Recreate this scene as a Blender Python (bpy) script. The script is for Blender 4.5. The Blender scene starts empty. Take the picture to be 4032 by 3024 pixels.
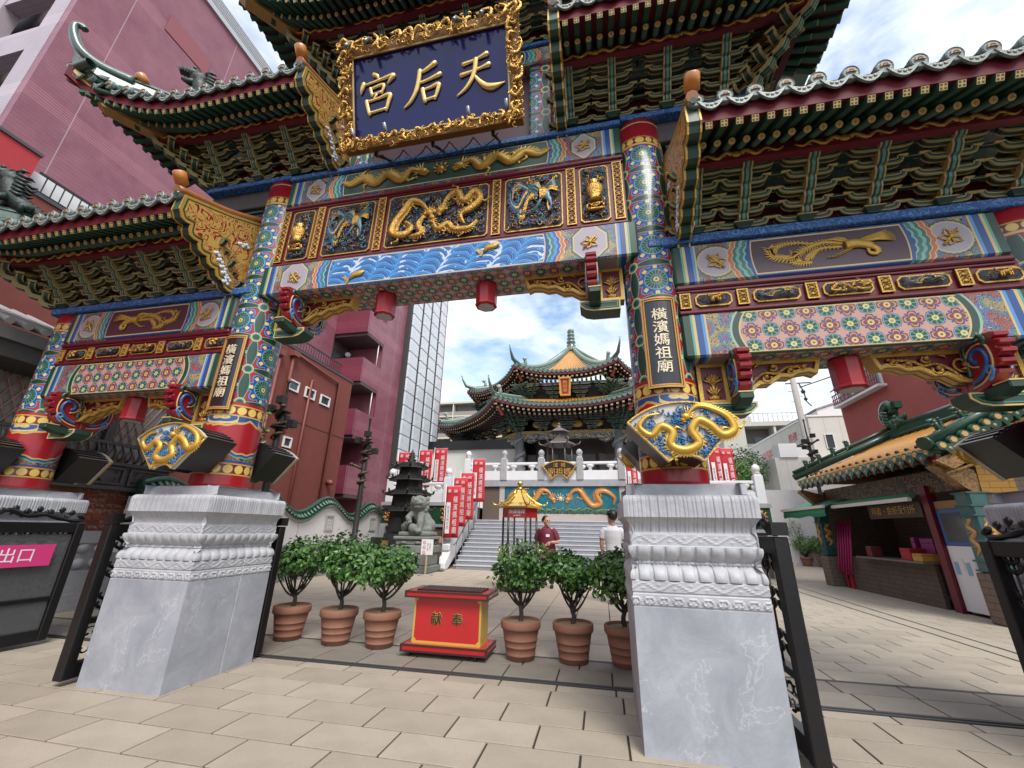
import bpy, math, random
from mathutils import Vector, Matrix
PI = math.pi
S, Cs = math.sin, math.cos
rnd = random.Random(7)
scene = bpy.context.scene
COL = scene.collection
# ------------------------------------------------------------------ camera
cam = bpy.data.cameras.new('camera'); camo = bpy.data.objects.new('camera', cam); COL.objects.link(camo)
cam.sensor_width = 36.0; cam.lens = 36.0*1600/4032; cam.clip_start = 0.05; cam.clip_end = 2000
up = Vector((84, -4462, 1600)).normalized()
lf = Vector((-7915, 425, 1600)); lf = (lf-up*lf.dot(up)).normalized()
XA = -lf; YA = up.cross(XA)
# rows: world axes expressed in the camera's (right, down, forward) axes
Mw = Matrix(((XA.x, -XA.y, -XA.z), (YA.x, -YA.y, -YA.z), (up.x, -up.y, -up.z)))
camo.matrix_world = Matrix.Translation((0, 0, 1.4)) @ Mw.to_4x4()
scene.camera = camo
# ------------------------------------------------------------------ world and sun
SUN_EL, SUN_AZ = math.radians(52), math.radians(150)
world = bpy.data.worlds.new('World'); scene.world = world; world.use_nodes = True
nt = world.node_tree; nt.nodes.clear()
def wn(t, **k):
    n = nt.nodes.new(t)
    for a, b in k.items(): setattr(n, a, b)
    return n
wl = nt.links.new
sky = wn('ShaderNodeTexSky', sky_type='NISHITA', sun_disc=False, sun_elevation=SUN_EL, sun_rotation=SUN_AZ, air_density=1.0, dust_density=1.2, ozone_density=1.2)
tc = wn('ShaderNodeTexCoord')
mp = wn('ShaderNodeMapping'); mp.inputs['Scale'].default_value = (1.0, 1.0, 2.2); mp.inputs['Location'].default_value = (3.1, 1.7, 0.4)
wl(tc.outputs['Generated'], mp.inputs['Vector'])
nz = wn('ShaderNodeTexNoise'); nz.inputs['Scale'].default_value = 2.6; nz.inputs['Detail'].default_value = 7; nz.inputs['Roughness'].default_value = .56; nz.inputs['Distortion'].default_value = .25
wl(mp.outputs['Vector'], nz.inputs['Vector'])
rp = wn('ShaderNodeValToRGB'); rp.color_ramp.elements[0].position = .35; rp.color_ramp.elements[1].position = .53
wl(nz.outputs['Fac'], rp.inputs['Fac'])
nz2 = wn('ShaderNodeTexNoise'); nz2.inputs['Scale'].default_value = 4.2; nz2.inputs['Detail'].default_value = 5; nz2.inputs['Roughness'].default_value = .5
wl(mp.outputs['Vector'], nz2.inputs['Vector'])
rp2 = wn('ShaderNodeValToRGB'); rp2.color_ramp.elements[0].position = .30; rp2.color_ramp.elements[1].position = .62
rp2.color_ramp.elements[0].color = (3.5, 3.8, 4.3, 1); rp2.color_ramp.elements[1].color = (5.9, 6.05, 6.3, 1)
wl(nz2.outputs['Fac'], rp2.inputs['Fac'])
mx = wn('ShaderNodeMix', data_type='RGBA')
sb = wn('ShaderNodeMix', data_type='RGBA', blend_type='MULTIPLY'); sb.inputs['Factor'].default_value = 1.0; sb.inputs[7].default_value = (1.35, 1.30, 1.18, 1)
wl(sky.outputs['Color'], sb.inputs[6])
wl(rp.outputs['Color'], mx.inputs['Factor']); wl(sb.outputs[2], mx.inputs[6]); wl(rp2.outputs['Color'], mx.inputs[7])
bg = wn('ShaderNodeBackground'); bg.inputs['Strength'].default_value = .10
wl(mx.outputs[2], bg.inputs['Color'])
wo = wn('ShaderNodeOutputWorld'); wl(bg.outputs['Background'], wo.inputs['Surface'])
sl = bpy.data.lights.new('sun', 'SUN'); sl.energy = 1.5; sl.angle = math.radians(26); sl.color = (1.0, .955, .89)
so = bpy.data.objects.new('sun', sl); COL.objects.link(so); so.location = (0, -10, 40)
so.rotation_euler = Vector((-S(SUN_AZ)*Cs(SUN_EL), -Cs(SUN_AZ)*Cs(SUN_EL), -S(SUN_EL))).to_track_quat('-Z', 'Y').to_euler()
vs = scene.view_settings; vs.view_transform = 'Standard'; vs.look = 'None'; vs.exposure = 1.36; vs.gamma = 1.0; vs.use_curve_mapping = False
scene.cycles.max_bounces = 6; scene.cycles.diffuse_bounces = 4; scene.cycles.use_denoising = True
# ------------------------------------------------------------------ node maths (write patterns as expressions)
class E:
    def __init__(s, m, k): s.m, s.k = m, k
    def _o(s, op, *a):
        n = s.m.nodes.new('ShaderNodeMath'); n.operation = op
        for i, q in enumerate((s,)+a):
            if isinstance(q, E): s.m.links.new(q.k, n.inputs[i])
            else: n.inputs[i].default_value = q
        return E(s.m, n.outputs[0])
    def __add__(s, o): return s._o('ADD', o)
    __radd__ = __add__
    def __sub__(s, o): return s._o('SUBTRACT', o)
    def __rsub__(s, o): return (s*-1)+o
    def __mul__(s, o): return s._o('MULTIPLY', o)
    __rmul__ = __mul__
    def __truediv__(s, o): return s._o('DIVIDE', o)
    def __pow__(s, o): return s._o('POWER', o)
    def __lt__(s, o): return s._o('LESS_THAN', o)
    def __gt__(s, o): return s._o('GREATER_THAN', o)
    def sin(s): return s._o('SINE')
    def cos(s): return s._o('COSINE')
    def abs(s): return s._o('ABSOLUTE')
    def fl(s): return s._o('FLOOR')
    def fr(s): return s._o('FRACT')
    def mn(s, o): return s._o('MINIMUM', o)
    def mx(s, o): return s._o('MAXIMUM', o)
    def at(s, o): return s._o('ARCTAN2', o)
    def sq(s): return s._o('SQRT')
def rgb(c): return (c[0], c[1], c[2], 1)
def mixc(f, a, b):
    """colour a where f=0, colour b where f=1"""
    t = f.m; n = t.nodes.new('ShaderNodeMix'); n.data_type = 'RGBA'
    t.links.new(f.k, n.inputs['Factor'])
    for i, q in ((6, a), (7, b)):
        if isinstance(q, E): t.links.new(q.k, n.inputs[i])
        else: n.inputs[i].default_value = rgb(q)
    return E(t, n.outputs[2])
MATS = {}
def mat(name, c=(.5, .5, .5), r=.55, metal=0, fn=None, var=0, vs_=6., bump=0, bs=40., coat=0, emit=None, trans=0, alpha=1, spec=.5):
    """fn(m, u, v, p) returns a colour expression; u, v in metres over the surface, p(scale, detail) a noise value"""
    if name in MATS: return MATS[name]
    M = bpy.data.materials.new(name); M.use_nodes = True; t = M.node_tree; b = t.nodes['Principled BSDF']
    b.inputs['Roughness'].default_value = r; b.inputs['Metallic'].default_value = metal; b.inputs['Base Color'].default_value = rgb(c)
    b.inputs['Coat Weight'].default_value = coat; b.inputs['Specular IOR Level'].default_value = spec
    if trans: b.inputs['Transmission Weight'].default_value = trans
    if alpha < 1: b.inputs['Alpha'].default_value = alpha
    if emit: b.inputs['Emission Color'].default_value = rgb(emit[:3]); b.inputs['Emission Strength'].default_value = emit[3]
    tcn = t.nodes.new('ShaderNodeTexCoord')
    def noise(sc, de=3, ro=.55, src='Object', dist=0):
        n = t.nodes.new('ShaderNodeTexNoise'); n.inputs['Scale'].default_value = sc; n.inputs['Detail'].default_value = de; n.inputs['Roughness'].default_value = ro; n.inputs['Distortion'].default_value = dist
        t.links.new(tcn.outputs[src], n.inputs['Vector']); return E(t, n.outputs['Fac'])
    col = None
    if fn:
        sx = t.nodes.new('ShaderNodeSeparateXYZ'); t.links.new(tcn.outputs['UV'], sx.inputs[0])
        col = fn(t, E(t, sx.outputs[0]), E(t, sx.outputs[1]), noise)
    if var:
        n = noise(vs_, 5, .6)
        k = t.nodes.new('ShaderNodeMix'); k.data_type = 'RGBA'; k.blend_type = 'MULTIPLY'; k.inputs['Factor'].default_value = 1
        if col is not None: t.links.new(col.k, k.inputs[6])
        else: k.inputs[6].default_value = rgb(c)
        n2 = n*(2*var)+(1-var)
        cb = t.nodes.new('ShaderNodeCombineColor'); [t.links.new(n2.k, cb.inputs[i]) for i in range(3)]
        t.links.new(cb.outputs[0], k.inputs[7]); col = E(t, k.outputs[2])
    if col is not None: t.links.new(col.k, b.inputs['Base Color'])
    if bump:
        bn = t.nodes.new('ShaderNodeBump'); bn.inputs['Strength'].default_value = bump; bn.inputs['Distance'].default_value = .02
        t.links.new(noise(bs, 4).k, bn.inputs['Height']); t.links.new(bn.outputs[0], b.inputs['Normal'])
    MATS[name] = M; return M
# ------------------------------------------------------------------ mesh builder
class MB:
    def __init__(s): s.v = []; s.f = []; s.m = []; s.u = []; s.sm = []; s.cm = 0; s.T = None; s.smooth = False
    def vv(s, p):
        if s.T is not None: p = s.T @ Vector(p)
        s.v.append((p[0], p[1], p[2])); return len(s.v)-1
    def ff(s, ids, uv=None):
        s.f.append(list(ids)); s.m.append(s.cm); s.u.append(uv); s.sm.append(s.smooth)
    def poly(s, pts, uv=None): s.ff([s.vv(p) for p in pts], uv)
    def box(s, x0, x1, y0, y1, z0, z1, skip=''):
        i = [s.vv((x, y, z)) for x in (x0, x1) for y in (y0, y1) for z in (z0, z1)]
        for c, q in (('l', (0, 1, 3, 2)), ('r', (4, 6, 7, 5)), ('f', (0, 4, 5, 1)), ('b', (2, 3, 7, 6)), ('d', (0, 2, 6, 4)), ('t', (1, 5, 7, 3))):
            if c not in skip: s.ff([i[k] for k in q])
        return s
    def bbox(s, x0, x1, y0, y1, z0, z1, b=.01):
        """box with bevelled edges all round (24 verts)"""
        xs, ys, zs = (x0, x1), (y0, y1), (z0, z1); I = {}
        sg = (1, -1)
        for i in (0, 1):
            for j in (0, 1):
                for k in (0, 1):
                    P = [xs[i], ys[j], zs[k]]
                    for a in range(3):
                        q = list(P)
                        for c, w in enumerate((i, j, k)):
                            if c != a: q[c] += sg[w]*b
                        I[i, j, k, a] = s.vv(q)
        def F(*k): s.ff([I[q] for q in k])
        for a in range(3):
            o = [c for c in range(3) if c != a]
            for w in (0, 1):
                def key(p, q):
                    e = [0]*3; e[a] = w; e[o[0]] = p; e[o[1]] = q; return tuple(e)+(a,)
                ks = [key(0, 0), key(1, 0), key(1, 1), key(0, 1)]
                if (w == 0) != (a == 1): ks.reverse()
                F(*ks)
        for a in range(3):
            o = [c for c in range(3) if c != a]
            for p in (0, 1):
                for q in (0, 1):
                    def key(w, ax):
                        e = [0]*3; e[a] = w; e[o[0]] = p; e[o[1]] = q; return tuple(e)+(ax,)
                    ks = [key(0, o[0]), key(1, o[0]), key(1, o[1]), key(0, o[1])]
                    if ((p+q) % 2 == 0) != (a == 1): ks.reverse()
                    F(*ks)
        for i in (0, 1):
            for j in (0, 1):
                for k in (0, 1):
                    ks = [(i, j, k, 0), (i, j, k, 1), (i, j, k, 2)]
                    if (i+j+k) % 2 == 0: ks.reverse()
                    F(*ks)
        return s
    def loft(s, rings, closed=True, cap0=True, cap1=True, uvf=None):
        ids = [[s.vv(p) for p in r] for r in rings]; n = len(rings[0])
        for a in range(len(ids)-1):
            for b in range(n if closed else n-1):
                c = (b+1) % n
                uv = None
                if uvf: uv = [uvf(b, a), uvf(b+1, a), uvf(b+1, a+1), uvf(b, a+1)]
                s.ff([ids[a][b], ids[a][c], ids[a+1][c], ids[a+1][b]], uv)
        sm = s.smooth; s.smooth = False
        if cap0 and closed: s.ff(ids[0][::-1])
        if cap1 and closed: s.ff(ids[-1])
        s.smooth = sm
        return s
    def lathe(s, prof, n=16, c=(0, 0, 0), smooth=True, cap0=True, cap1=True, a0=0, uv=False, sx=1, sy=1):
        o = s.smooth; s.smooth = smooth
        R0 = max(r for r, z in prof)
        uvf = (lambda b, a: (2*PI*R0*b/n, prof[a][1])) if uv else None
        s.loft([[(c[0]+sx*r*Cs(a0+2*PI*k/n), c[1]+sy*r*S(a0+2*PI*k/n), c[2]+z) for k in range(n)] for r, z in prof], True, cap0, cap1, uvf)
        s.smooth = o; return s
    def cyl(s, p, q, r0, r1=None, n=10, smooth=True):
        return s.tube([p, q], [r0, r0 if r1 is None else r1], n, smooth)
    def tube(s, pts, rad, n=6, smooth=True, flat=1.0):
        pts = [Vector(p) for p in pts]
        if not isinstance(rad, (list, tuple)): rad = [rad]*len(pts)
        rings = []; ref = None
        for i, p in enumerate(pts):
            d = (pts[min(i+1, len(pts)-1)]-pts[max(i-1, 0)])
            d = d.normalized() if d.length > 1e-9 else Vector((0, 0, 1))
            if ref is None:
                ref = Vector((0, 1, 0)) if abs(d.y) < .9 else Vector((1, 0, 0))
            x = ref-d*ref.dot(d)
            x = x.normalized() if x.length > 1e-6 else d.orthogonal().normalized()
            y = d.cross(x); ref = x
            rings.append([p+(x*Cs(2*PI*k/n)*flat+y*S(2*PI*k/n))*rad[i] for k in range(n)])
        o = s.smooth; s.smooth = smooth; s.loft(rings); s.smooth = o; return s
    def prism(s, pts, y0, y1, ax='y', caps=True, bev=0):
        """outline pts (a, b) extruded along an axis: 'y' -> (a, y, b), 'x' -> (x, a, b), 'z' -> (a, b, z)"""
        P = {'y': lambda a, b, t: (a, t, b), 'x': lambda a, b, t: (t, a, b), 'z': lambda a, b, t: (a, b, t)}[ax]
        area = sum(pts[i][0]*pts[(i+1) % len(pts)][1]-pts[(i+1) % len(pts)][0]*pts[i][1] for i in range(len(pts)))
        if area < 0: pts = pts[::-1]
        if ax == 'y': y0, y1 = y1, y0
        if bev:
            ins = offset(pts, bev); sg = 1 if y1 > y0 else -1
            R = [[P(a, b, y0) for a, b in ins], [P(a, b, y0+sg*bev) for a, b in pts], [P(a, b, y1-sg*bev) for a, b in pts], [P(a, b, y1) for a, b in ins]]
        else: R = [[P(a, b, y0) for a, b in pts], [P(a, b, y1) for a, b in pts]]
        return s.loft(R, True, caps, caps)
    def ball(s, c, r, n=8, m=6, sc=(1, 1, 1)):
        o = s.smooth; s.smooth = True
        rings = []
        for i in range(m+1):
            t = PI*min(max(i/m, .02), .98)
            rings.append([(c[0]+r*sc[0]*S(t)*Cs(2*PI*k/n), c[1]+r*sc[1]*S(t)*S(2*PI*k/n), c[2]-r*sc[2]*Cs(t)) for k in range(n)])
        s.loft(rings); s.smooth = o; return s
    def mesh(s, name, mats):
        me = bpy.data.meshes.new(name); me.from_pydata(s.v, [], s.f)
        for k in (mats if isinstance(mats, (list, tuple)) else [mats]): me.materials.append(k)
        me.polygons.foreach_set('material_index', s.m); me.polygons.foreach_set('use_smooth', s.sm)
        uvl = me.uv_layers.new(name='UVMap'); d = []
        V = s.v
        for f, uv in zip(s.f, s.u):
            if uv:
                for q in uv: d += (q[0], q[1])
                continue
            a, b, c = V[f[0]], V[f[1]], V[f[2]]
            ux, uy, uz = b[0]-a[0], b[1]-a[1], b[2]-a[2]; wx, wy, wz = c[0]-a[0], c[1]-a[1], c[2]-a[2]
            nx, ny, nz_ = abs(uy*wz-uz*wy), abs(uz*wx-ux*wz), abs(ux*wy-uy*wx)
            if nz_ >= nx and nz_ >= ny: A, B = 0, 1
            elif ny >= nx: A, B = 0, 2
            else: A, B = 1, 2
            for i in f: d += (V[i][A], V[i][B])
        uvl.data.foreach_set('uv', d)
        me.validate(); me.update()
        return me
    def obj(s, name, mats, parent=None, loc=(0, 0, 0), rz=0, kind=None):
        return put(name, s.mesh(name, mats), parent, loc, rz, kind)
def put(name, me, parent=None, loc=(0, 0, 0), rz=0, kind=None, sc=None):
    o = bpy.data.objects.new(name, me); COL.objects.link(o); o.parent = parent; o.location = loc
    if rz: o.rotation_euler[2] = rz
    if sc: o.scale = sc
    if kind: o['kind'] = kind
    return o
def tag(o, label, cat, group=None):
    o['label'] = label; o['category'] = cat
    if group: o['group'] = group
    return o
def thing(name, label, cat, loc=(0, 0, 0), rz=0, group=None):
    o = bpy.data.objects.new(name, None); COL.objects.link(o); o.location = loc; o.rotation_euler[2] = rz; o.empty_display_size = .1
    return tag(o, label, cat, group)
def empt(name, parent, loc=(0, 0, 0), rz=0):
    o = bpy.data.objects.new(name, None); COL.objects.link(o); o.parent = parent; o.location = loc; o.rotation_euler[2] = rz; o.empty_display_size = .1
    return o
def copy_tree(o, parent=None):
    c = o.copy(); COL.objects.link(c); c.parent = parent
    for ch in list(o.children): copy_tree(ch, c)
    return c
def offset(pts, d):
    """inset a counter-clockwise outline by d"""
    n = len(pts); out = []
    for i in range(n):
        p0, p1, p2 = pts[i-1], pts[i], pts[(i+1) % n]
        a = (p1[0]-p0[0], p1[1]-p0[1]); b = (p2[0]-p1[0], p2[1]-p1[1])
        la = math.hypot(*a) or 1e-9; lb = math.hypot(*b) or 1e-9
        na = (-a[1]/la, a[0]/la); nb = (-b[1]/lb, b[0]/lb)
        m = (na[0]+nb[0], na[1]+nb[1]); l = math.hypot(*m) or 1e-9; m = (m[0]/l, m[1]/l)
        k = d/max(.45, m[0]*na[0]+m[1]*na[1])
        out.append((p1[0]+m[0]*k, p1[1]+m[1]*k))
    return out
def ccw(pts):
    a = sum(pts[i][0]*pts[(i+1) % len(pts)][1]-pts[(i+1) % len(pts)][0]*pts[i][1] for i in range(len(pts)))
    return pts if a > 0 else pts[::-1]
def smoothp(pts, n=6, closed=False):
    """Catmull-Rom through points of any dimension"""
    P = [tuple(p) for p in pts]; L = len(P); out = []
    for i in range(L if closed else L-1):
        g = (lambda k: P[k % L]) if closed else (lambda k: P[min(max(k, 0), L-1)])
        a, b, c, d = g(i-1), g(i), g(i+1), g(i+2)
        for j in range(n):
            t = j/n
            out.append(tuple(.5*(2*b[k]+(c[k]-a[k])*t+(2*a[k]-5*b[k]+4*c[k]-d[k])*t*t+(3*b[k]-a[k]-3*c[k]+d[k])*t**3) for k in range(len(b))))
    if not closed: out.append(P[-1])
    return out
_fc = {}
def text_mesh(body, size, depth, material, vert=False, bevel=0):
    """lettering as a mesh in the x-z plane, centred, facing -y"""
    key = (body, size, depth, material.name, vert)
    if key in _fc: return _fc[key]
    cu = bpy.data.curves.new('lettering', 'FONT'); cu.body = '\n'.join(body) if vert else body
    cu.size = size; cu.extrude = depth; cu.align_x = 'CENTER'; cu.align_y = 'CENTER'; cu.bevel_depth = bevel; cu.resolution_u = 1
    if vert: cu.space_line = 1.02
    ob = bpy.data.objects.new('lettering', cu); COL.objects.link(ob)
    dg = bpy.context.evaluated_depsgraph_get(); dg.update()
    me = bpy.data.meshes.new_from_object(ob.evaluated_get(dg)); bpy.data.objects.remove(ob); bpy.data.curves.remove(cu)
    me.transform(Matrix.Rotation(PI/2, 4, 'X')); me.materials.clear(); me.materials.append(material)
    _fc[key] = me; return me
# ------------------------------------------------------------------ gate materials
RED = (.30, .008, .016); DRED = (.125, .006, .016); GOLD = (.52, .32, .06); CREAM = (.56, .43, .17); DGR = (.010, .045, .028); TEAL = (.10, .32, .26)
BLUE = (.012, .06, .23); LBL = (.07, .25, .54); LIL = (.33, .30, .36); BLK = (.012, .012, .013)
red = mat('red_lacquer', RED, .38, var=.18, vs_=5); dred = mat('dark_red_lacquer', DRED, .4, var=.15)
gold = mat('gold_paint', GOLD, .40, .35, var=.25, vs_=40, bump=.4, bs=80); gilt = mat('gilded_carving', (.56, .33, .085), .30, .85, var=.35, vs_=40, bump=.8, bs=70)
tan = mat('aged_gold_line', (.30, .235, .095), .55, var=.2, vs_=14); dgr = mat('dark_green_paint', DGR, .5, var=.2); teal = mat('pale_green_line', (.07, .20, .15), .5)
cream = mat('cream_line', CREAM, .45); blue = mat('blue_paint', BLUE, .45, var=.2); lbl = mat('light_blue_paint', LBL, .45); black = mat('black_paint', BLK, .4, var=.2)
white = mat('white_paint', (.72, .74, .76), .5); maroon = mat('maroon_paint', (.055, .016, .028), .45)
def dots(c, u, v, z0, z1, back=GOLD):
    h = (z1-z0)/2; w = h*1.72; a = ((u/w).fr()-.5)*w; b = v-(z0+h); rr = (a*a+b*b).sq(); inb = b.abs() < h
    c = mixc(inb, c, GOLD)
    tri = (b.abs() < h*.76)*(rr > h*.74)
    c = mixc(tri, c, DRED); c = mixc((rr < h*.66)*inb, c, (.66, .47, .12))
    return c
def column_fn(zb, zt, hi):
    def fn(m, u, v, p):
        W, H = .4555, .42
        a = ((u/W).fr()-.5)*W; b = (((v-2.74)/H).fr()-.5)*H
        r = (a*a+b*b).sq(); th = a.at(b); lob = (th*4).cos().abs()
        R = lob*.05+.142
        c = mixc(r < R+.013, RED, LBL); c = mixc(r < R, c, BLUE)
        c = mixc((r > .13)*(r < .172)*(lob > .86), c, (.70, .52, .18))
        c = mixc(r < .121, c, LBL); c = mixc(r < .113, c, TEAL)
        c = mixc((r < .107)*(r > .056)*((th*9).sin().abs() > .34), c, DGR)
        c = mixc((r < .050)*((th*7).sin().abs() > .3), c, DGR); c = mixc(r < .030, c, CREAM); c = mixc(r < .010, c, DGR)
        for dx, wv in ((a.abs()*-1+W/2, (b*(PI/H)).cos()*.048), (b.abs()*-1+H/2, (a*(PI/W)).cos()*.034)):
            c = mixc(dx < wv+.009, c, TEAL); c = mixc(dx < wv, c, DGR)
        ca = a.abs()*-1+W/2; cb = b.abs()*-1+H/2; rc = (ca*ca+cb*cb).sq()
        c = mixc(rc < .060, c, CREAM); c = mixc(rc < .050, c, TEAL); c = mixc(rc < .036, c, DGR)
        # painted bands at the foot
        low = v < 2.74
        c = mixc(low, c, RED)
        k = ((u/.61).fr()-.5).abs()*2          # 0 at the middle of a pendant, 1 between
        e = k*k*.07-.05+(u*40).cos()*.006
        pend = (v > e+2.50)*(v < 2.58)
        c = mixc(pend, c, GOLD); pend = (v > e+2.525)*(v < 2.58); c = mixc(pend, c, BLUE)
        swirl = ((v-2.555)*(v-2.555)*3+(k-.15)*(k-.15)*.05).sq()
        c = mixc(pend*((swirl*70).sin() > .3)*(k < .6), c, CREAM)
        c = dots(c, u, v, 2.575, 2.705)
        mt = (k*-1+1); e2 = mt*mt*.14+2.13+(u*52).cos()*.006
        mo = (v < e2+.03)*(v > 2.05); c = mixc(mo, c, GOLD)
        mo = (v < e2+.012)*(v > 2.05); c = mixc(mo, c, BLUE)
        mo = (v < e2-.012)*(v > 2.05); c = mixc(mo, c, TEAL)
        mo = (v < e2-.028)*(v > 2.05); c = mixc(mo, c, (.03, .06, .045))
        n = p(24, 1, .5, 'UV', 1.2); c = mixc(mo*(n > .55), c, (.42, .12, .05)); c = mixc(mo*(n < .42), c, (.06, .25, .19)); c = mixc((v > 2.05)*(v < 2.075), c, BLUE)
        c = dots(c, u, v, 1.915, 2.045)
        # top bands
        top = v > hi; c = mixc(top, c, RED); c = dots(c, u, v, hi+.03, hi+.14)
        for z in (hi+.015, zt-.05): c = mixc((v > z)*(v < z+.018), c, CREAM)
        return c
    return fn
def lattice_c(c0, u, v, s=.158):
    i = (u/s).fl(); j = (v/s+.5).fl(); par = (((i+j)*.5).fr()) > .25
    a = ((u/s).fr()-.5)*s; b = ((v/s+.5).fr()-.5)*s
    r = (a*a+b*b).sq(); th = a.at(b); q = (th*2).cos().abs(); PINK = (.46, .27, .21); BRN = (.155, .03, .026)
    base = mixc(((u*(PI/s)).sin().abs()).mn(((v+s/2)*(PI/s)).sin().abs()) < .42, (.06, .05, .27), PINK)
    A = mixc(r < q*.050+.052, base, PINK); A = mixc(r < q*.048+.044, A, BRN); A = mixc((r < q*.034+.036)*(r > .034)*(q > .35), A, (.44, .27, .21)); A = mixc((r < q*.026+.032)*(r > .034)*(q > .45), A, BRN)
    A = mixc((r > .045)*(r < .062)*(q < .3), A, (.05, .04, .3)); A = mixc(r < .027, A, CREAM); A = mixc(r < .010, A, BRN)
    B = mixc(r < .074, base, (.10, .10, .30)); B = mixc(r < .067, B, TEAL); B = mixc((r < .061)*((th*4).sin().abs() > .36), B, DGR); B = mixc(r < .026, B, (.62, .50, .15)); B = mixc(r < .012, B, TEAL)
    return mixc(par, A, B)
def scroll_c(u, v, p, base=(.045, .018, .02)):
    n = p(13, 1.5, .5, 'UV', 2.2); g = p(7, 0, .5, 'UV'); f = (n*9).fr()
    tone = mixc(g > .47, (.06, .24, .19), (.05, .14, .42)); tone = mixc(g > .56, tone, (.32, .05, .045)); tone = mixc(g < .40, tone, (.40, .31, .12))
    c = mixc(f > .42, base, tone); c = mixc((f > .38)*(f < .50), c, (.48, .42, .34)); return c
def ends_c(c, d):
    for z0, z1, k in ((0, .085, DGR), (.085, .105, TEAL), (.105, .13, CREAM), (.13, .185, BLUE), (.185, .21, LBL), (.21, .225, CREAM)):
        c = mixc((d > z0-.001)*(d < z1), c, k)
    return c
def wave_c(m, u, v, p):
    n1 = p(3.0, 2, .5, 'UV'); n2 = p(9, 2, .6, 'UV'); x = u+(n1-.5)*.22; y = v+(u*3.3).sin()*.035+(n1-.5)*.10
    W, Hh, R = .30, .085, .175; j0 = (y/Hh).fl(); c = None
    for dj in (1, 0, -1, -2):
        j = j0+dj; off = (j*.37).fr()*W+((j*.5).fr())*W
        a = (((x+off)/W).fr()-.5)*W; b = y-j*Hh+.02; r = (a*a+b*b*1.3).sq()/R; st = (r*6.5).fl()/6.5
        k = mixc(st > .30, (.005, .022, .11), (.008, .05, .22)); k = mixc(st > .48, k, (.011, .095, .34)); k = mixc(st > .62, k, (.022, .17, .46)); k = mixc(st > .78, k, (.06, .28, .56))
        k = mixc(((r*6.5).fr()) < .13, k, (.13, .36, .58)); cr = p(3.4, 1, .5, 'UV'); k = mixc((r > .86+(n2-.5)*.5)*(cr > .53), k, (.50, .56, .66))
        c = k if c is None else mixc(r < 1.0, c, k)
    fo = p(20, 1, .5, 'UV'); return mixc((fo > .72), c, (.45, .55, .66))
def beam_fn(uc, hl, zc, hh, kind, dm, dr, style):
    """painted beam: end stripes, scroll field with a lilac medallion at dm, rainbow cloud at dr, then the middle field"""
    def fn(m, u, v, p):
        x = u-uc; d = x.abs()*-1+hl; t = (v-zc)/hh
        c = scroll_c(u, v, p)
        if style == 'round': q = ((d-dm)*(d-dm)+(v-zc)*(v-zc)).sq(); R = hh*.74; q = q+((d-dm).at(v-zc)*12).cos().abs()*.006
        else:
            ax = (d-dm).abs(); ay = (v-zc).abs(); q = ax.mx(ay*(.62 if style == 'sq' else .80)).mx((ax+ay)*.66); R = hh*.80*(.62 if style == 'sq' else .8)*1.25
        if style != 'none':
            c = mixc(q < R+.022, c, (.02, .02, .02)); c = mixc(q < R+.014, c, (.10, .22, .2)); c = mixc(q < R+.004, c, CREAM); c = mixc(q < R-.008, c, LIL)
        bow = (t*t)*-.085+.085; sc = (t*7.5).cos().abs()*.018
        e = d+bow+sc-dr
        for z0, k in ((0, CREAM), (.012, (.48, .13, .06)), (.045, CREAM), (.055, (.035, .14, .13) if style != 'oct' else (.02, .10, .36)), (.085, (.16, .40, .34) if style != 'oct' else LBL), (.115, (.04, .16, .14)), (.15, (.20, .44, .38)), (.168, BLUE)):
            c = mixc(e > z0, c, k)
        inner = d+bow*.35-dr-.12
        if kind == 'lattice':
            e2 = d+bow-dr; c = mixc(e2 > .0, scroll_c(u, v, p), (.25, .42, .32)); c = mixc(e2 > .02, c, DGR); c = mixc(e2 > .075, c, CREAM); c = mixc(e2 > .09, c, lattice_c(None, u, v))
            c = mixc((e2 > .02)*(t.abs() > .93), c, DGR); c = mixc((e2 > .05)*(t.abs() > .88)*(t.abs() < .93), c, CREAM)
        else:
            mid = {'maroon': (.050, .020, .030), 'green': (.012, .055, .035)}.get(kind)
            if kind == 'wave': mid = wave_c(m, u, v, p)
            ins = (inner > .0)*(t.abs() < .93); c = mixc(ins, c, BLUE)
            ins = (inner > .03)*(t.abs() < .86); c = mixc(ins, c, CREAM)
            ins = (inner > .042)*(t.abs() < .80); c = mixc(ins, c, mid)
        c = ends_c(c, d)
        return c
    return fn
def under_fn(uc, hl):
    def fn(m, u, v, p):
        d = (u-uc).abs()*-1+hl; c = mixc(d < .42, lattice_c(None, u, v, .15), (.28, .24, .25)); c = mixc((d > .42)*(d < .62), c, scroll_c(u, v, p)); return ends_c(c, d)
    return fn
cloud_blue = mat('blue_cloud_band', fn=lambda m, u, v, p: mixc(((p(9, 1, .5, 'UV', 1.0)*7).fr()) < .3, (.016, .07, .24), (.07, .21, .45)), r=.5)
goldred = mat('gold_scroll_on_red', fn=lambda m, u, v, p: mixc(((p(5.5, 2, .5, 'UV', 1.6)*6).fr()) < .30, (.50, .31, .075), (.22, .01, .015)), r=.42, bump=.15, bs=30)
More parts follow.
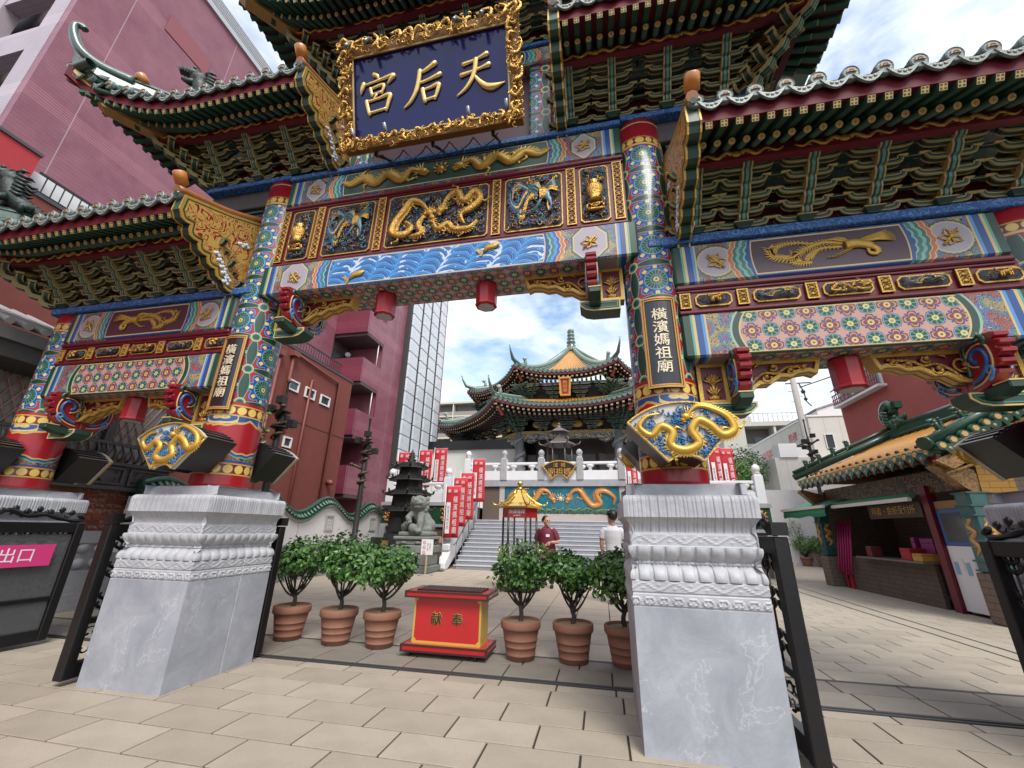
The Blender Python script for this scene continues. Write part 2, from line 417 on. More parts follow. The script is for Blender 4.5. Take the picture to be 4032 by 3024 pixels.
def marble_fn(base, dark, warm):
    def fn(m, u, v, p):
        n = p(1.1, 6, .62, 'Object', 1.5); vein = (n-.5).abs(); n2 = p(2.3, 7, .68, 'Object', .8)
        c = mixc((n2*2.6-.85).mx(0).mn(1), base, dark)
        c = mixc((vein*-26+1).mx(0)*.35, c, (.26, .27, .30)); n3 = p(.7, 2, .5, 'Object'); v2 = (p(1.6, 5, .7, 'Object', .6)-.47).abs()
        c = mixc((v2*-90+1).mx(0)*.22*(n3 > .5), c, (.70, .71, .74)); c = mixc((p(16, 3)*2.2-1.2).mx(0)*.35, c, warm); return c
    return fn
marble = mat('carved_marble', fn=marble_fn((.43, .44, .46), (.32, .33, .36), (.34, .33, .31)), r=.55, bump=.12, bs=60)
marble_g = mat('grey_marble', fn=marble_fn((.36, .38, .42), (.22, .24, .28), (.26, .27, .30)), r=.5, bump=.06, bs=60)
# ------------------------------------------------------------------ gate
GX, GY = -1.795, 3.98
gate = thing('ceremonial_gate', 'tall painted Chinese gate with five green tiled roofs on marble pedestals', 'gate', (GX, GY, 0))
UM, UO = 2.46, 5.575
def pedestal_mesh():
    N = 104; prof = []
    def add(z, o, k=None): prof.append((z, o, k))
    add(0, 0); add(.885, 0); add(.888, -.008); add(.896, -.008)
    for i in range(7): add(.90+i*.0115, 0, ('ru', i/6))
    add(.978, -.007); add(.984, -.007)
    for i in range(7): add(.988+i*.0115, 0, ('vi', i/6))
    add(1.063, -.010)
    for i in range(8): t = i/7; add(1.068+t*.10, .0-.045*t**2.2, ('lo', 1-t))
    for i in range(5): t = i/4; add(1.172+t*.022, -.055, ('be', t))
    for i in range(8): t = i/7; add(1.20+t*.10, -.045*(1-t)**2.2-.0, ('lo', t))
    add(1.306, -.02)
    for i in range(7): add(1.310+i*.0125, -.022, ('vi', i/6))
    add(1.392, -.028); add(1.398, -.03)
    for i in range(7): t = i/6; add(1.405+t*.10, -.036+.060*t**2, ('fl', t))
    for i in range(4): t = i/3; add(1.512+t*.10, .036, ('fl', 1))
    for i in range(5): t = i/4*PI/2; add(1.635+.045*S(t), -.012+.048*Cs(t), ('fl', 1))
    add(1.684, -.07); add(1.686, -.072); add(1.765, -.072); add(1.772, -.085)
    b = MB(); rings = []
    hx, hy = .465, .50
    for z, o, k in prof:
        ring = []
        for side in range(4):
            for i in range(N):
                f = i/N; s = (f-.5)*2; L = (hx if side % 2 == 0 else hy); q = s*L
                d = o; e = 1-abs(s)**14
                if k:
                    if k[0] == 'lo': e_ = abs(S(q*PI/.105)); d += .026*(e_**.5 if e_ > .22 else e_*1.2)*S(min(1, k[1]*1.0)*PI*.62+.25)-.012-(.010 if .22 < e_ < .36 else 0)
                    elif k[0] == 'be': d += .012*abs(S(q*PI/.032))*S(k[1]*PI)
                    elif k[0] == 'fl': w = (q/.031) % 1; d -= .009*(max(0, 1-abs(w-.5)*6))
                    elif k[0] == 'vi': t = k[1]*2-1; d += .006*max(0, 1-abs(t-.62*S(q*2*PI/.22))*3.0)+.006*max(0, 1-math.hypot(t+.35*S(q*2*PI/.22), (((q/.11) % 1)-.5)*2.2)*2.2)
                    elif k[0] == 'ru': t = k[1]*2-1; a = (((q/.10) % 1)-.5)*2; rr = math.hypot(a*.95, t+.2); d += .012*(max(0, 1-abs(rr-.62)*4.5)+max(0, 1-rr*3.2))
                if side in (1, 3) and abs(i-N*.60) < .6 and z < 1.69: d -= .012
                rnd_ = .018
                x, y = ((q, -hy-d), (hx+d, q), (-q, hy+d), (-hx-d, -q))[side]
                if abs(s) > .999: x, y = ((-hx-d*.7, -hy-d*.7), (hx+d*.7, -hy-d*.7), (hx+d*.7, hy+d*.7), (-hx-d*.7, hy+d*.7))[side]
                ring.append((x, y, z))
        rings.append(ring)
    b.smooth = False
    b.cm = 1; b.loft(rings[:2], True, True, False); b.cm = 0; b.loft(rings[1:], True, False, True)
    return b.mesh('pedestal', [marble, marble_g])
ped_me = pedestal_mesh()
def column_mesh(r, z0, z1, m):
    b = MB(); b.smooth = True; n = 40
    zs = [z0, z0+.05]+[z0+.05+(z1-z0-.05)*i/8 for i in range(1, 9)]
    b.loft([[(r*Cs(2*PI*k/n-PI/2), r*S(2*PI*k/n-PI/2), z) for k in range(n)] for z in zs], True, True, True, lambda i, a: (2*PI*r*i/n+.2277, zs[a]))
    return b.mesh('column', m)
colm = mat('painted_main_column', fn=column_fn(1.8, 6.0, 5.60), r=.34, coat=.15)
colo = mat('painted_outer_column', fn=column_fn(1.8, 4.30, 3.90), r=.34, coat=.15)
cm_me = column_mesh(.29, 1.765, 6.02, colm); co_me = column_mesh(.275, 1.765, 4.28, colo)
for u in (-UO, -UM, UM, UO):
    put('pedestal', ped_me, gate, (u, 0, 0)); put('column', cm_me if abs(u) == UM else co_me, gate, (u, 0, 0))
# ---- gilded relief figures (x-z plane, facing -y)
def dragon(b, path, r=.035, th=.5, legs=True, flip=1, y=0):
    P = smoothp([(a, y, c) for a, c in path], 7); n = len(P)
    R = [r*(.35+.9*min(1, i/n*4))*(1 if i < n*.75 else max(.22, 1-(i/n-.75)*3.2)) for i in range(n)]
    b.tube(P, R, 6, True, th)
    for i in range(2, n-1, 1):
        p, q = Vector(P[i]), Vector(P[i-1]); d = (p-q).normalized(); nn = Vector((-d.z, 0, d.x))*flip
        b.poly([p+nn*R[i]*.7-d*R[i]*.5+Vector((0, -.004, 0)), p+nn*R[i]*.7+d*R[i]*.5+Vector((0, -.004, 0)), p+nn*R[i]*1.75+d*R[i]*.9])
    h = Vector(P[0]); d = (h-Vector(P[3])).normalized()
    b.ball(h+d*r*.5, r*1.25, 7, 5, (1.15, th, .9)); b.ball(h+d*r*1.7, r*.8, 6, 4, (1.2, th, .6)); b.ball(h+d*r*1.3+Vector((0, 0, -r*.9)), r*.5, 6, 4, (1.5, th, .5))
    for a in (.5, .9, 1.3, -.5, -.9):
        e = Vector((-d.x*Cs(a)-d.z*S(a), 0, -d.z*Cs(a)+d.x*S(a)))
        b.tube([h, h+e*r*1.6, h+e*r*2.7+Vector((0, 0, r*.5))], [r*.35, r*.28, r*.05], 5, True, th)
    if legs:
        for f, sg in ((.22, 1), (.3, -1), (.62, 1), (.7, -1)):
            i = int(f*n); p = Vector(P[i]); d = (Vector(P[min(n-1, i+1)])-p).normalized(); nn = Vector((-d.z, 0, d.x))*sg
            k = p+nn*r*1.9+d*r*.7; e = k+nn*r*1.0-d*r*1.6
            b.tube([p, k, e], [r*.6, r*.42, r*.3], 5, True, th)
            for a in (-.7, 0, .7):
                w = (e-k).normalized(); w = Vector((w.x*Cs(a)-w.z*S(a), 0, w.x*S(a)+w.z*Cs(a))); b.tube([e, e+w*r*.9], [r*.22, r*.04], 4, True, th)
def pearl(b, x, z, r):
    b.ball((x, 0, z), r, 8, 6, (1, .5, 1))
    for k in range(9):
        a = 2*PI*k/9; b.tube([(x+r*1.1*Cs(a), 0, z+r*1.1*S(a)), (x+r*1.7*Cs(a+.2), 0, z+r*1.5*S(a+.2)+r*.3), (x+r*1.9*Cs(a+.05), 0, z+r*1.9*S(a)+r*.7)], [r*.32, r*.2, .002], 5, True, .5)
def plume(b, pts, r=.012, barb=.05):
    P = smoothp([(a, 0, c) for a, c in pts], 6); n = len(P); b.tube(P, [r*(1-.55*i/n) for i in range(n)], 5, True, .5)
    for i in range(1, n):
        p, q = Vector(P[i]), Vector(P[i-1]); d = (p-q).normalized(); nn = Vector((-d.z, 0, d.x)); k = barb*(.6+.6*i/n)
        for sg in (1, -1): b.poly([p-d*r*.9, p+d*r*.9, p+d*k*.8+nn*sg*k])
def phoenix(b, s=1, f=1):
    def q(pts): return [(x*f*s, z*s) for x, z in pts]
    b.tube([(x, 0, z) for x, z in smoothp(q([(.05, .02), (.2, .03), (.36, -.02), (.45, -.10), (.42, -.16), (.34, -.14), (.33, -.07)]), 6)], [.075*s*k for k in ([1.0]*8+[.9]*6+[.62]*8+[.42]*8+[.34]*20)][:37], 7, True, .45)
    plume(b, q([(.02, .05), (-.25, .10), (-.5, .02), (-.72, -.10), (-.95, -.05), (-1.0, .08)]), .026*s, .085*s)
    plume(b, q([(.0, .0), (-.3, .0), (-.45, -.1), (-.52, -.18), (-.68, -.16), (-.66, -.05)]), .024*s, .075*s)
    plume(b, q([(-.3, .07), (-.6, .14), (-.85, .12), (-.95, .02)]), .02*s, .06*s)
    for k in range(9):
        a = -.25+k*.13; b.tube([(x, -.004, z) for x, z in q([(.18, .05), (.40+.09*Cs(a), .06+.03*k/3), (.58+.14*Cs(a*1.4), .02+.022*k)])], [.022*s, .018*s, .003], 5, True, .45)
    for k in range(6):
        a = k*.12; b.tube([(x, -.004, z) for x, z in q([(.12, .06), (.05-.03*k, .13), (-.05-.05*k, .17-.01*k)])], [.02*s, .016*s, .003], 5, True, .45)
    for dx in (0, .05): b.tube([(x, 0, z) for x, z in q([(.1+dx, -.03), (-.04+dx, -.10), (-.16+dx, -.16)])], [.012*s, .008*s, .005*s], 5); b.tube([(x, 0, z) for x, z in q([(-.16+dx, -.16), (-.21+dx, -.14), (-.23+dx, -.16)])], .005*s, 4)
def knot(b, s=.1):
    for k in range(5):
        a = .6+k*1.26; b.tube([(0, 0, 0), (s*.5*Cs(a-.4), -.004, s*.6*S(a-.4)), (s*.95*Cs(a), -.004, s*.8*S(a)), (s*.6*Cs(a+.5), -.004, s*.6*S(a+.5)), (0, 0, 0)], s*.085, 5, True, .5)
    b.tube([(-s*.7, -.006, -s*.75), (s*.7, -.006, s*.75)], [s*.14, s*.08], 6, True, .5); b.ball((0, -.006, 0), s*.2, 7, 5, (1, .6, 1))
kn = MB(); knot(kn); kn_me = kn.mesh('medallion_relief', gold)
VF = -.26
def beam(uc, hl, z0, z1, kind, dm, dr, style, bottom=True, vf=VF, name='beam'):
    zc, hh = (z0+z1)/2, (z1-z0)/2
    k = len([m for m in MATS if m.startswith('painted_beam')])
    key = f'painted_beam_{kind}_{round(hl,2)}_{round(uc,2)}'
    m0 = mat(key, fn=beam_fn(uc, hl, zc, hh, kind, dm, dr, style), r=.42, coat=.08)
    m1 = mat(f'painted_underside_{round(uc,2)}_{round(hl,2)}', fn=under_fn(uc, hl), r=.45)
    b = MB()
    n = len(b.f); b.bbox(uc-hl, uc+hl, vf, -vf, z0, z1, .02)
    for i, f in enumerate(b.f):
        zz = [b.v[q][2] for q in f]
        if max(zz) < z0+.001: b.m[i] = 1
    o = b.obj(name, [m0, m1], gate)
    if style != 'none':
        for sg in (-1, 1): put('medallion_relief', kn_me, o, (uc+sg*(hl-dm), vf-.006, zc), sc=(1, 1, hh*2/.42) if sg > 0 else (-1, 1, hh*2/.42))
    return o
# main span
HM = UM-.20
ub = beam(0, HM, 5.55, 5.98, 'green', .44, .74, 'sq')
for sg in (-1, 1):
    b = MB(); dragon(b, [(sg*.27, .02), (sg*.42, .06), (sg*.55, -.07), (sg*.75, .06), (sg*.92, -.06), (sg*1.1, .05), (sg*1.28, -.02), (sg*1.42, .05)], .05, .4, True, sg); b.obj('dragon_relief', gold, ub, (0, VF-.008, 5.765))
b = MB(); pearl(b, 0, 0, .055); b.obj('flaming_pearl_relief', gold, ub, (0, VF-.008, 5.765))
lb = beam(0, HM+.07, 4.12, 4.56, 'wave', .50, .86, 'oct', vf=-.28)
for x, z in ((-.95, 4.25), (.72, 4.41)):
    b = MB(); b.tube([(-.09, 0, -.05), (-.03, 0, .02), (.05, 0, .03), (.10, 0, .06)], [.008, .04, .042, .015], 6, True, .4)
    for k in range(5): b.poly([(-.08, -.005, -.045), (-.10-.02*k, -.006, -.09+.02*k), (-.13-.005*k, -.006, -.085+.025*k)])
    b.obj('golden_carp_relief', gold, lb, (x, -.29, z))
# cornice strip of blue cloud above each bracket deck
def strip(u0, u1, z0, z1, m, vf=-.30, name='cornice_strip'): return MB().bbox(u0, u1, vf, -vf, z0, z1, .008).obj(name, m, gate)
strip(-UM+.2, UM-.2, 5.982, 6.055, cloud_blue)
for sg in (-1, 1):
    strip(min(sg*(UM-.196), sg*3.70), max(sg*(UM-.196), sg*3.70), 6.022, 6.095, cloud_blue)
# carved panel rows
CURL = [mat('carving_blue', (.03, .09, .20), .35, var=.3, vs_=30), mat('carving_green', (.02, .085, .06), .35, var=.3, vs_=30), mat('carving_plum', (.10, .02, .03), .35, var=.3, vs_=30), mat('carving_teal', (.10, .22, .26), .35, var=.2, vs_=30), mat('carving_rose', (.25, .07, .08), .4, var=.2, vs_=30), gilt, mat('carving_back', (.022, .006, .010), .6)]
def curl(b, x, z, r, a, sg, rad, y=0):
    pts = []
    for i in range(9):
        t = i/8; rr = r*(1-.78*t); an = a+sg*t*4.6; pts.append((x+rr*Cs(an), y-.012*t, z+rr*S(an)))
    b.tube(pts, [rad*(.45+.6*i/8) for i in range(9)], 5)
def carving(w, h, seed, subject):
    R = random.Random(seed); b = MB(); b.cm = 6; b.box(-w/2, w/2, 0, .02, -h/2, h/2, 'b')
    n = int(w*h*620)+16
    for i in range(n):
        b.cm = R.choice((0, 1, 2, 3, 3, 1, 0, 4, 5)); r = R.uniform(.016, .040)*min(1.1, h/.4+.2)
        curl(b, R.uniform(-w/2+r, w/2-r), R.uniform(-h/2+r, h/2-r), r, R.uniform(0, 6.3), R.choice((-1, 1)), r*.24, -.005-R.uniform(0, .02))
    b.cm = 5
    y = -.045
    def T(pts): return [(x*w, z*h) for x, z in pts]
    if subject == 'dragons':
        o = MB(); q = min(1, h/.80); r = .036*q+.004
        dragon(o, T([(-.06, .04), (-.14, .24), (-.25, .32), (-.33, .12), (-.40, -.08), (-.42, -.28), (-.30, -.36), (-.22, -.22), (-.30, -.08)]), r, .6, True, 1); dragon(o, T([(.06, .06), (.12, .30), (.22, .36), (.28, .16), (.38, .34), (.44, .16), (.36, .0), (.26, -.10), (.30, -.28)]), r, .6, True, -1); dragon(o, T([(-.02, -.10), (.04, -.32), (.14, -.24), (.20, -.36), (.34, -.38), (.42, -.24)]), r*.8, .6, True, -1); dragon(o, T([(-.10, .0), (-.16, -.18), (-.12, -.36), (-.24, -.40)]), r*.7, .6, False, 1); pearl(o, -.01*w, .04*h, .032*q); o = (o, [5])
    elif subject == 'phoenix':
        o = MB(); k_ = min(w*.62, .62); phoenix(o, k_, 1 if seed % 2 else -1)
        zs = [v[2] for v in o.v]; xs_ = [v[0] for v in o.v]; cx_ = (max(xs_)+min(xs_))/2; fx = min(1, w*.92/(max(xs_)-min(xs_))); fz_ = h*.80/(max(zs)-min(zs)); cz_ = (max(zs)+min(zs))/2
        o.v = [((v[0]-cx_)*fx, v[1], (v[2]-cz_)*fz_) for v in o.v]; o = (o, None)
    elif subject == 'vase':
        o = MB(); o.lathe([(.04, -.15), (.075, -.14), (.05, -.11), (.09, -.05), (.10, .02), (.075, .07), (.035, .10), (.055, .13)], 10, sy=.5)
        for x0, x1, z0, z1 in ((-.10, .10, -.20, -.18), (-.10, -.08, -.26, -.18), (.08, .10, -.26, -.18), (-.10, .10, -.27, -.25), (-.05, -.03, -.24, -.18), (-.05, .05, -.23, -.215), (.03, .05, -.23, -.2)): o.box(x0, x1, -.01, .02, z0, z1)
        o = (o, [5])
    else:
        o = MB(); s = min(w*.45, h*.8)
        o.ball((.02*s, 0, 0), s*.3, 8, 6, (1.5, .5, .75)); o.ball((.5*s, 0, .18*s), s*.27, 8, 6, (1, .6, 1)); o.ball((.68*s, -.01, .1*s), s*.14, 6, 5)
        for x in (-.38, -.2, .3, .48): o.tube([(x*s, 0, -.1*s), ((x+.06)*s, 0, -.28*s), ((x+.02)*s, 0, -.42*s), ((x+.12)*s, 0, -.43*s)], [s*.11, s*.08, s*.06, s*.05], 6)
        o.tube([(-.4*s, 0, .1*s), (-.62*s, 0, .2*s), (-.6*s, 0, .42*s), (-.75*s, 0, .45*s)], [s*.07, s*.06, s*.09, s*.02], 6); o = (o, [5])
    src, _ = o; base = len(b.v)
    for v in src.v: b.v.append((v[0], v[1]*1.6+y, v[2]))
    for i, f in enumerate(src.f): b.f.append([q+base for q in f]); b.m.append(5 if _ else (5, 3, 0, 5, 1)[(i//60) % 5]); b.u.append(None); b.sm.append(True)
    return b.mesh('carved_relief', CURL)
def oct_(w, h, c): return [(-w/2+c, -h/2), (w/2-c, -h/2), (w/2, -h/2+c), (w/2, h/2-c), (w/2-c, h/2), (-w/2+c, h/2), (-w/2, h/2-c), (-w/2, -h/2+c)]
def ring(b, P, Q, y0, y1):
    """flat ring between two outlines, with sides"""
    n = len(P); a = [b.vv((x, y1, z)) for x, z in P]; c = [b.vv((x, y1, z)) for x, z in Q]; e = [b.vv((x, y0, z)) for x, z in P]; g = [b.vv((x, y0, z)) for x, z in Q]
    for i in range(n):
        j = (i+1) % n; b.ff([a[i], a[j], c[j], c[i]]); b.ff([e[i], e[j], a[j], a[i]]); b.ff([c[i], c[j], g[j], g[i]])
def strip_mesh(w, h):
    b = MB(); b.cm = 0; b.box(-w/2, w/2, -.02, .03, -h/2, h/2, 'b'); b.cm = 1
    ring(b, [(-w/2, -h/2), (w/2, -h/2), (w/2, h/2), (-w/2, h/2)], [(-w/2+.014, -h/2+.014), (w/2-.014, -h/2+.014), (w/2-.014, h/2-.014), (-w/2+.014, h/2-.014)], -.02, -.03)
    n = max(2, round(h/.13)); a = (h-.04)/n
    for k in range(n):
        z = -h/2+.02+a*(k+.5)
        for sx in (-1, 1):
            for sz in (-1, 1): b.tube([(sx*.004, -.024, z+sz*a*.48), (sx*w*.34, -.026, z+sz*a*.3), (sx*w*.22, -.027, z+sz*a*.08), (0, -.026, z+sz*a*.14)], [.005, .008, .007, .004], 4)
        b.ball((0, -.024, z), .017, 7, 4, (1, .5, 1))
    return b.mesh('lattice_strip', [dred, gold])
def panel_row(u0, u1, z0, z1, widths, subjects, gap, sw, vf=-.215, seed=1):
    bd = MB(); bd.bbox(u0, u1, vf, -vf, z0, z1, .01)
    bd.bbox(u0, u1, vf-.045, vf+.01, z1-.055, z1-.001, .014); bd.bbox(u0, u1, vf-.025, vf+.01, z1-.085, z1-.056, .008); bd.bbox(u0, u1, vf-.04, vf+.01, z0+.001, z0+.045, .012)
    o = bd.obj('panel_board', red if False else dred, gate)
    H = z1-z0-.16; zc = z0+.045+(z1-z0-.13)/2; x = u0+.02+sw/2; sm_ = strip_mesh(sw, H)
    put('lattice_strip', sm_, o, (x, vf-.012, zc)); x += sw/2
    for i, (w, sj) in enumerate(zip(widths, subjects)):
        x += gap+w/2; h = H*(.93 if H > .5 else .66)
        b = MB(); b.cm = 0; P = oct_(w+.09, h+.07, .001); Q = oct_(w+.03, h+.03, .03)
        b.prism(oct_(w+.12, h+.075, .004), vf-.012, vf+.01); b.cm = 1; ring(b, oct_(w+.03, h+.03, .035), oct_(w+.004, h+.004, .03), vf-.012, vf-.03)
        fr = b.obj('panel_frame', [dred, gold], o, (x, 0, zc))
        put('carved_relief', carving(w, h, seed*10+i, sj), o, (x, vf-.026, zc))
        x += w/2+gap; x += sw/2; put('lattice_strip', sm_, o, (x, vf-.012, zc)); x += sw/2
    return o
panel_row(-HM, HM, 4.565, 5.545, (.30, .66, 1.30, .66, .30), ('vase', 'phoenix', 'dragons', 'phoenix', 'vase'), .062, .105, seed=1)
# wings
HW = (UO-UM-.36)/2
for sg in (-1, 1):
    uc = sg*(UM+UO)/2
    pb = beam(uc, HW, 3.715, 4.175, 'maroon', .40, .60, 'round')
    b = MB(); phoenix(b, .64, -sg*-1 if sg > 0 else -1); x_ = [v[0] for v in b.v]; mx_ = (max(x_)+min(x_))/2; b.v = [((v[0]-mx_)*1.12/(max(x_)-min(x_)), v[1], v[2]*1.05) for v in b.v]; b.obj('phoenix_relief', gold, pb, (uc, VF-.010, 3.955))
    b = MB(); ring(b, [(-HW, -.2), (HW, -.2), (HW, .2), (-HW, .2)], [(-HW+.01, -.19), (HW-.01, -.19), (HW-.01, .19), (-HW+.01, .19)], 0, .0)
    strip(uc-HW-.22, uc+HW+.40 if sg > 0 else uc+HW+.22, 4.179, 4.275, cloud_blue) if sg > 0 else strip(uc-HW-.40, uc+HW+.22, 4.179, 4.275, cloud_blue)
    panel_row(uc-HW, uc+HW, 3.385, 3.712, (.30, .37, .37, .37, .30), ('lion', 'phoenix', 'dragons', 'phoenix', 'lion'), .058, .10, seed=3+sg)
    beam(uc, HW, 2.93, 3.38, 'lattice', .5, .50, 'none')
# ------------------------------------------------------------------ sparrow braces under the beams
orn_blue = mat('swirl_blue', (.02, .10, .30), .35, coat=.2); orn_green = mat('swirl_green', (.015, .075, .045), .35, coat=.2); orn_red = mat('swirl_red', (.24, .010, .020), .32, coat=.25)
def cloud_mesh():
    pr = [(.02, -.44), (-.05, -.43), (-.14, -.40), (-.20, -.37)]
    for k in range(5):
        t = k/5; c0 = (-.24-.10*S(t*PI*.9), -.34+.36*t)
        pr += [(c0[0]-.005, c0[1]), (c0[0]-.045, c0[1]+.018), (c0[0]-.05, c0[1]+.045), (c0[0]-.015, c0[1]+.066)]
    pr += [(-.20, .04), (-.10, .05), (-.02, .02), (.02, 0)]
    b = MB(); b.cm = 0; b.prism(pr, -.055, .055, 'x', bev=.008)
    for sx in (-1, 1):
        x = sx*.058
        def sw(c, pts, r):
            b.cm = c; b.tube([(x, a, z) for a, z in smoothp(pts, 5)], r, 5)
        sw(1, [(-.06, -.34), (-.16, -.30), (-.24, -.20), (-.22, -.10), (-.14, -.09), (-.11, -.15), (-.15, -.19)], .018)
        sw(4, [(-.04, -.38), (-.17, -.345), (-.275, -.24), (-.27, -.08), (-.17, -.045), (-.075, -.10), (-.08, -.19), (-.15, -.225)], .008)
        sw(2, [(-.05, -.28), (-.06, -.16), (-.07, -.04), (-.14, .0), (-.23, .02), (-.28, -.03), (-.25, -.07)], .018)
        sw(4, [(-.03, -.22), (-.04, -.05), (-.13, .028), (-.24, .045)], .007)
        sw(3, [(-.20, -.36), (-.26, -.30), (-.24, -.25), (-.20, -.28), (-.225, -.305)], .012)
    return b.mesh('cloud_bracket', [orn_red, orn_blue, orn_green, lbl, cream])
cloud_me = cloud_mesh()
def block_mesh():
    b = MB(); b.cm = 0; P = [(-.26, .0), (-.26, -.05), (-.20, -.10), (-.12, -.12), (.16, -.12), (.16, 0)]
    b.prism(P, -.10, .10, bev=.012); b.cm = 1
    for y in (-.104, .104): ring(b, ccw(P), offset(ccw(P), .014), y*.9, y)
    b.cm = 2; Q = offset(ccw(P), .024)
    for y in (-.1045, .1045): ring(b, Q, offset(Q, .012), y*.9, y)
    b.cm = 0; b.prism([(-.34, .02), (-.34, -.03), (-.22, -.075), (0, -.075), (0, .02)], -.16, -.04, 'x', bev=.01); b.cm = 1; b.box(-.162, -.038, -.345, -.2, .02, .03)
    return b.mesh('brace_block', [dgr, cream, teal])
block_me = block_mesh()
def orchid_mesh(h):
    b = MB(); w = .26; b.cm = 0; b.box(0, w, -.055, .055, -h, 0); b.cm = 1; q = [(.035, -h+.035), (w-.035, -h+.035), (w-.035, -.035), (.035, -.035)]; ring(b, [(0, -h), (w, -h), (w, 0), (0, 0)], q, -.055, -.075)
    b.cm = 2
    for z0, n in ((-h+.07, 5), (-h*.52, 7)):
        for k in range(n):
            a = PI/2+(k-(n-1)/2)*.36; l = h*.34; b.tube([(w/2, -.06, z0), (w/2+l*.5*Cs(a), -.07, z0+l*.6*S(a)), (w/2+l*.8*Cs(a)+.01, -.065, z0+l*.95*S(a)-.02*abs(a-PI/2))], [.006, .014, .002], 5)
    b.tube([(w/2, -.06, -h+.06), (w/2-.01, -.07, -h*.5)], .007, 5); b.ball((w/2, -.06, -h+.06), .04, 7, 5, (1.5, .5, .6))
    return b.mesh('orchid_panel', [dred, gold, gilt])
def brace(ue, sg, zt, L, H):
    P = [(.30, 0), (L, 0), (L-.05, -.15), (L*.90, -.125), (L*.82, -.135), (L*.76, -.17), (L*.68, -.165), (L*.60, -.225), (L*.52, -.225), (L*.44, -.29), (L*.34, -.30), (.30, -.34), (.30, -H+.02)]
    P = ccw([(ue*0+sg*x, z) for x, z in P]); b = MB()
    b.cm = 0; b.prism(P, -.045, .045); b.cm = 1; ring(b, P, offset(P, .032), -.045, -.07); ring(b, P, offset(P, .032), .045, .07); b.cm = 1
    Q = P
    for i in range(len(Q)):
        p, q = Q[i], Q[(i+1) % len(Q)]
        if max(p[1], q[1]) < -.001 or abs(p[0]-q[0]) < .06: b.poly([(p[0], -.07, p[1]-.0006), (p[0], .07, p[1]-.0006), (q[0], .07, q[1]-.0006), (q[0], -.07, q[1]-.0006)])
    b.cm = 0
    for p, q in zip(Q, Q[1:]+Q[:1]):
        if max(p[1], q[1]) < -.001 and abs(p[0]-q[0]) > .03:
            for y0, y1 in ((-.042, -.028), (.028, .042)): b.poly([(p[0], y0, p[1]-.002), (p[0], y1, p[1]-.002), (q[0], y1, q[1]-.002), (q[0], y0, q[1]-.002)])
    o = b.obj('sparrow_brace', [dred, gold], gate, (ue, 0, zt))
    v = MB(); z0 = -.27
    def vine(pts, r): v.tube([(sg*x, -.062, z) for x, z in smoothp(pts, 5)], r, 6)
    vine([(.36, -.30), (.46, -.26), (.54, -.17), (.62, -.12), (.72, -.13), (.80, -.08), (.90, -.07), (L-.12, -.06)], .015)
    for c, z, r, a, s in ((.45, -.13, .075, -1.8, 1), (.62, -.175, .05, .4, -1), (.70, -.07, .04, 3.5, 1), (.83, -.11, .035, .3, -1), (L-.16, -.085, .035, 2.5, 1)):
        pts = []
        for i in range(10):
            t = i/9; rr = r*(1-.7*t); an = a+s*t*5.2; pts.append((sg*(c+rr*Cs(an)), -.066-.01*t, z+rr*S(an)))
        v.tube(pts, [.012*(1-.3*i/9) for i in range(10)], 5); v.ball(pts[-1], .022, 7, 5)
    for c, z in ((.40, -.20), (.53, -.07), (.57, -.21), (.75, -.12), (.88, -.04)): v.tube([(sg*c, -.06, z), (sg*(c+.03), -.07, z+.03), (sg*(c+.06), -.06, z+.025)], [.004, .016, .002], 5)
    v.obj('vine_relief', gilt, o)
    om = put('orchid_panel', orchid_mesh(H), o, (.03*sg if sg > 0 else -.03-.26, 0, 0)) if sg > 0 else put('orchid_panel', orchid_mesh(H), o, (-.29, 0, 0))
    put('cloud_bracket', cloud_me, o, (sg*.36, -.02, .02)); c2 = put('cloud_bracket', cloud_me, o, (sg*.36, .02, .02), rz=PI)
    put('brace_block', block_me, o, (sg*.24, 0, -H), sc=(-sg, 1, 1))
for sg in (-1, 1):
    brace(sg*(UM-.27), -sg, 4.12, 1.12, .40); brace(sg*(UM+.27), sg, 2.93, 1.10, .40); brace(sg*(UO-.26), -sg, 2.93, 1.10, .40)
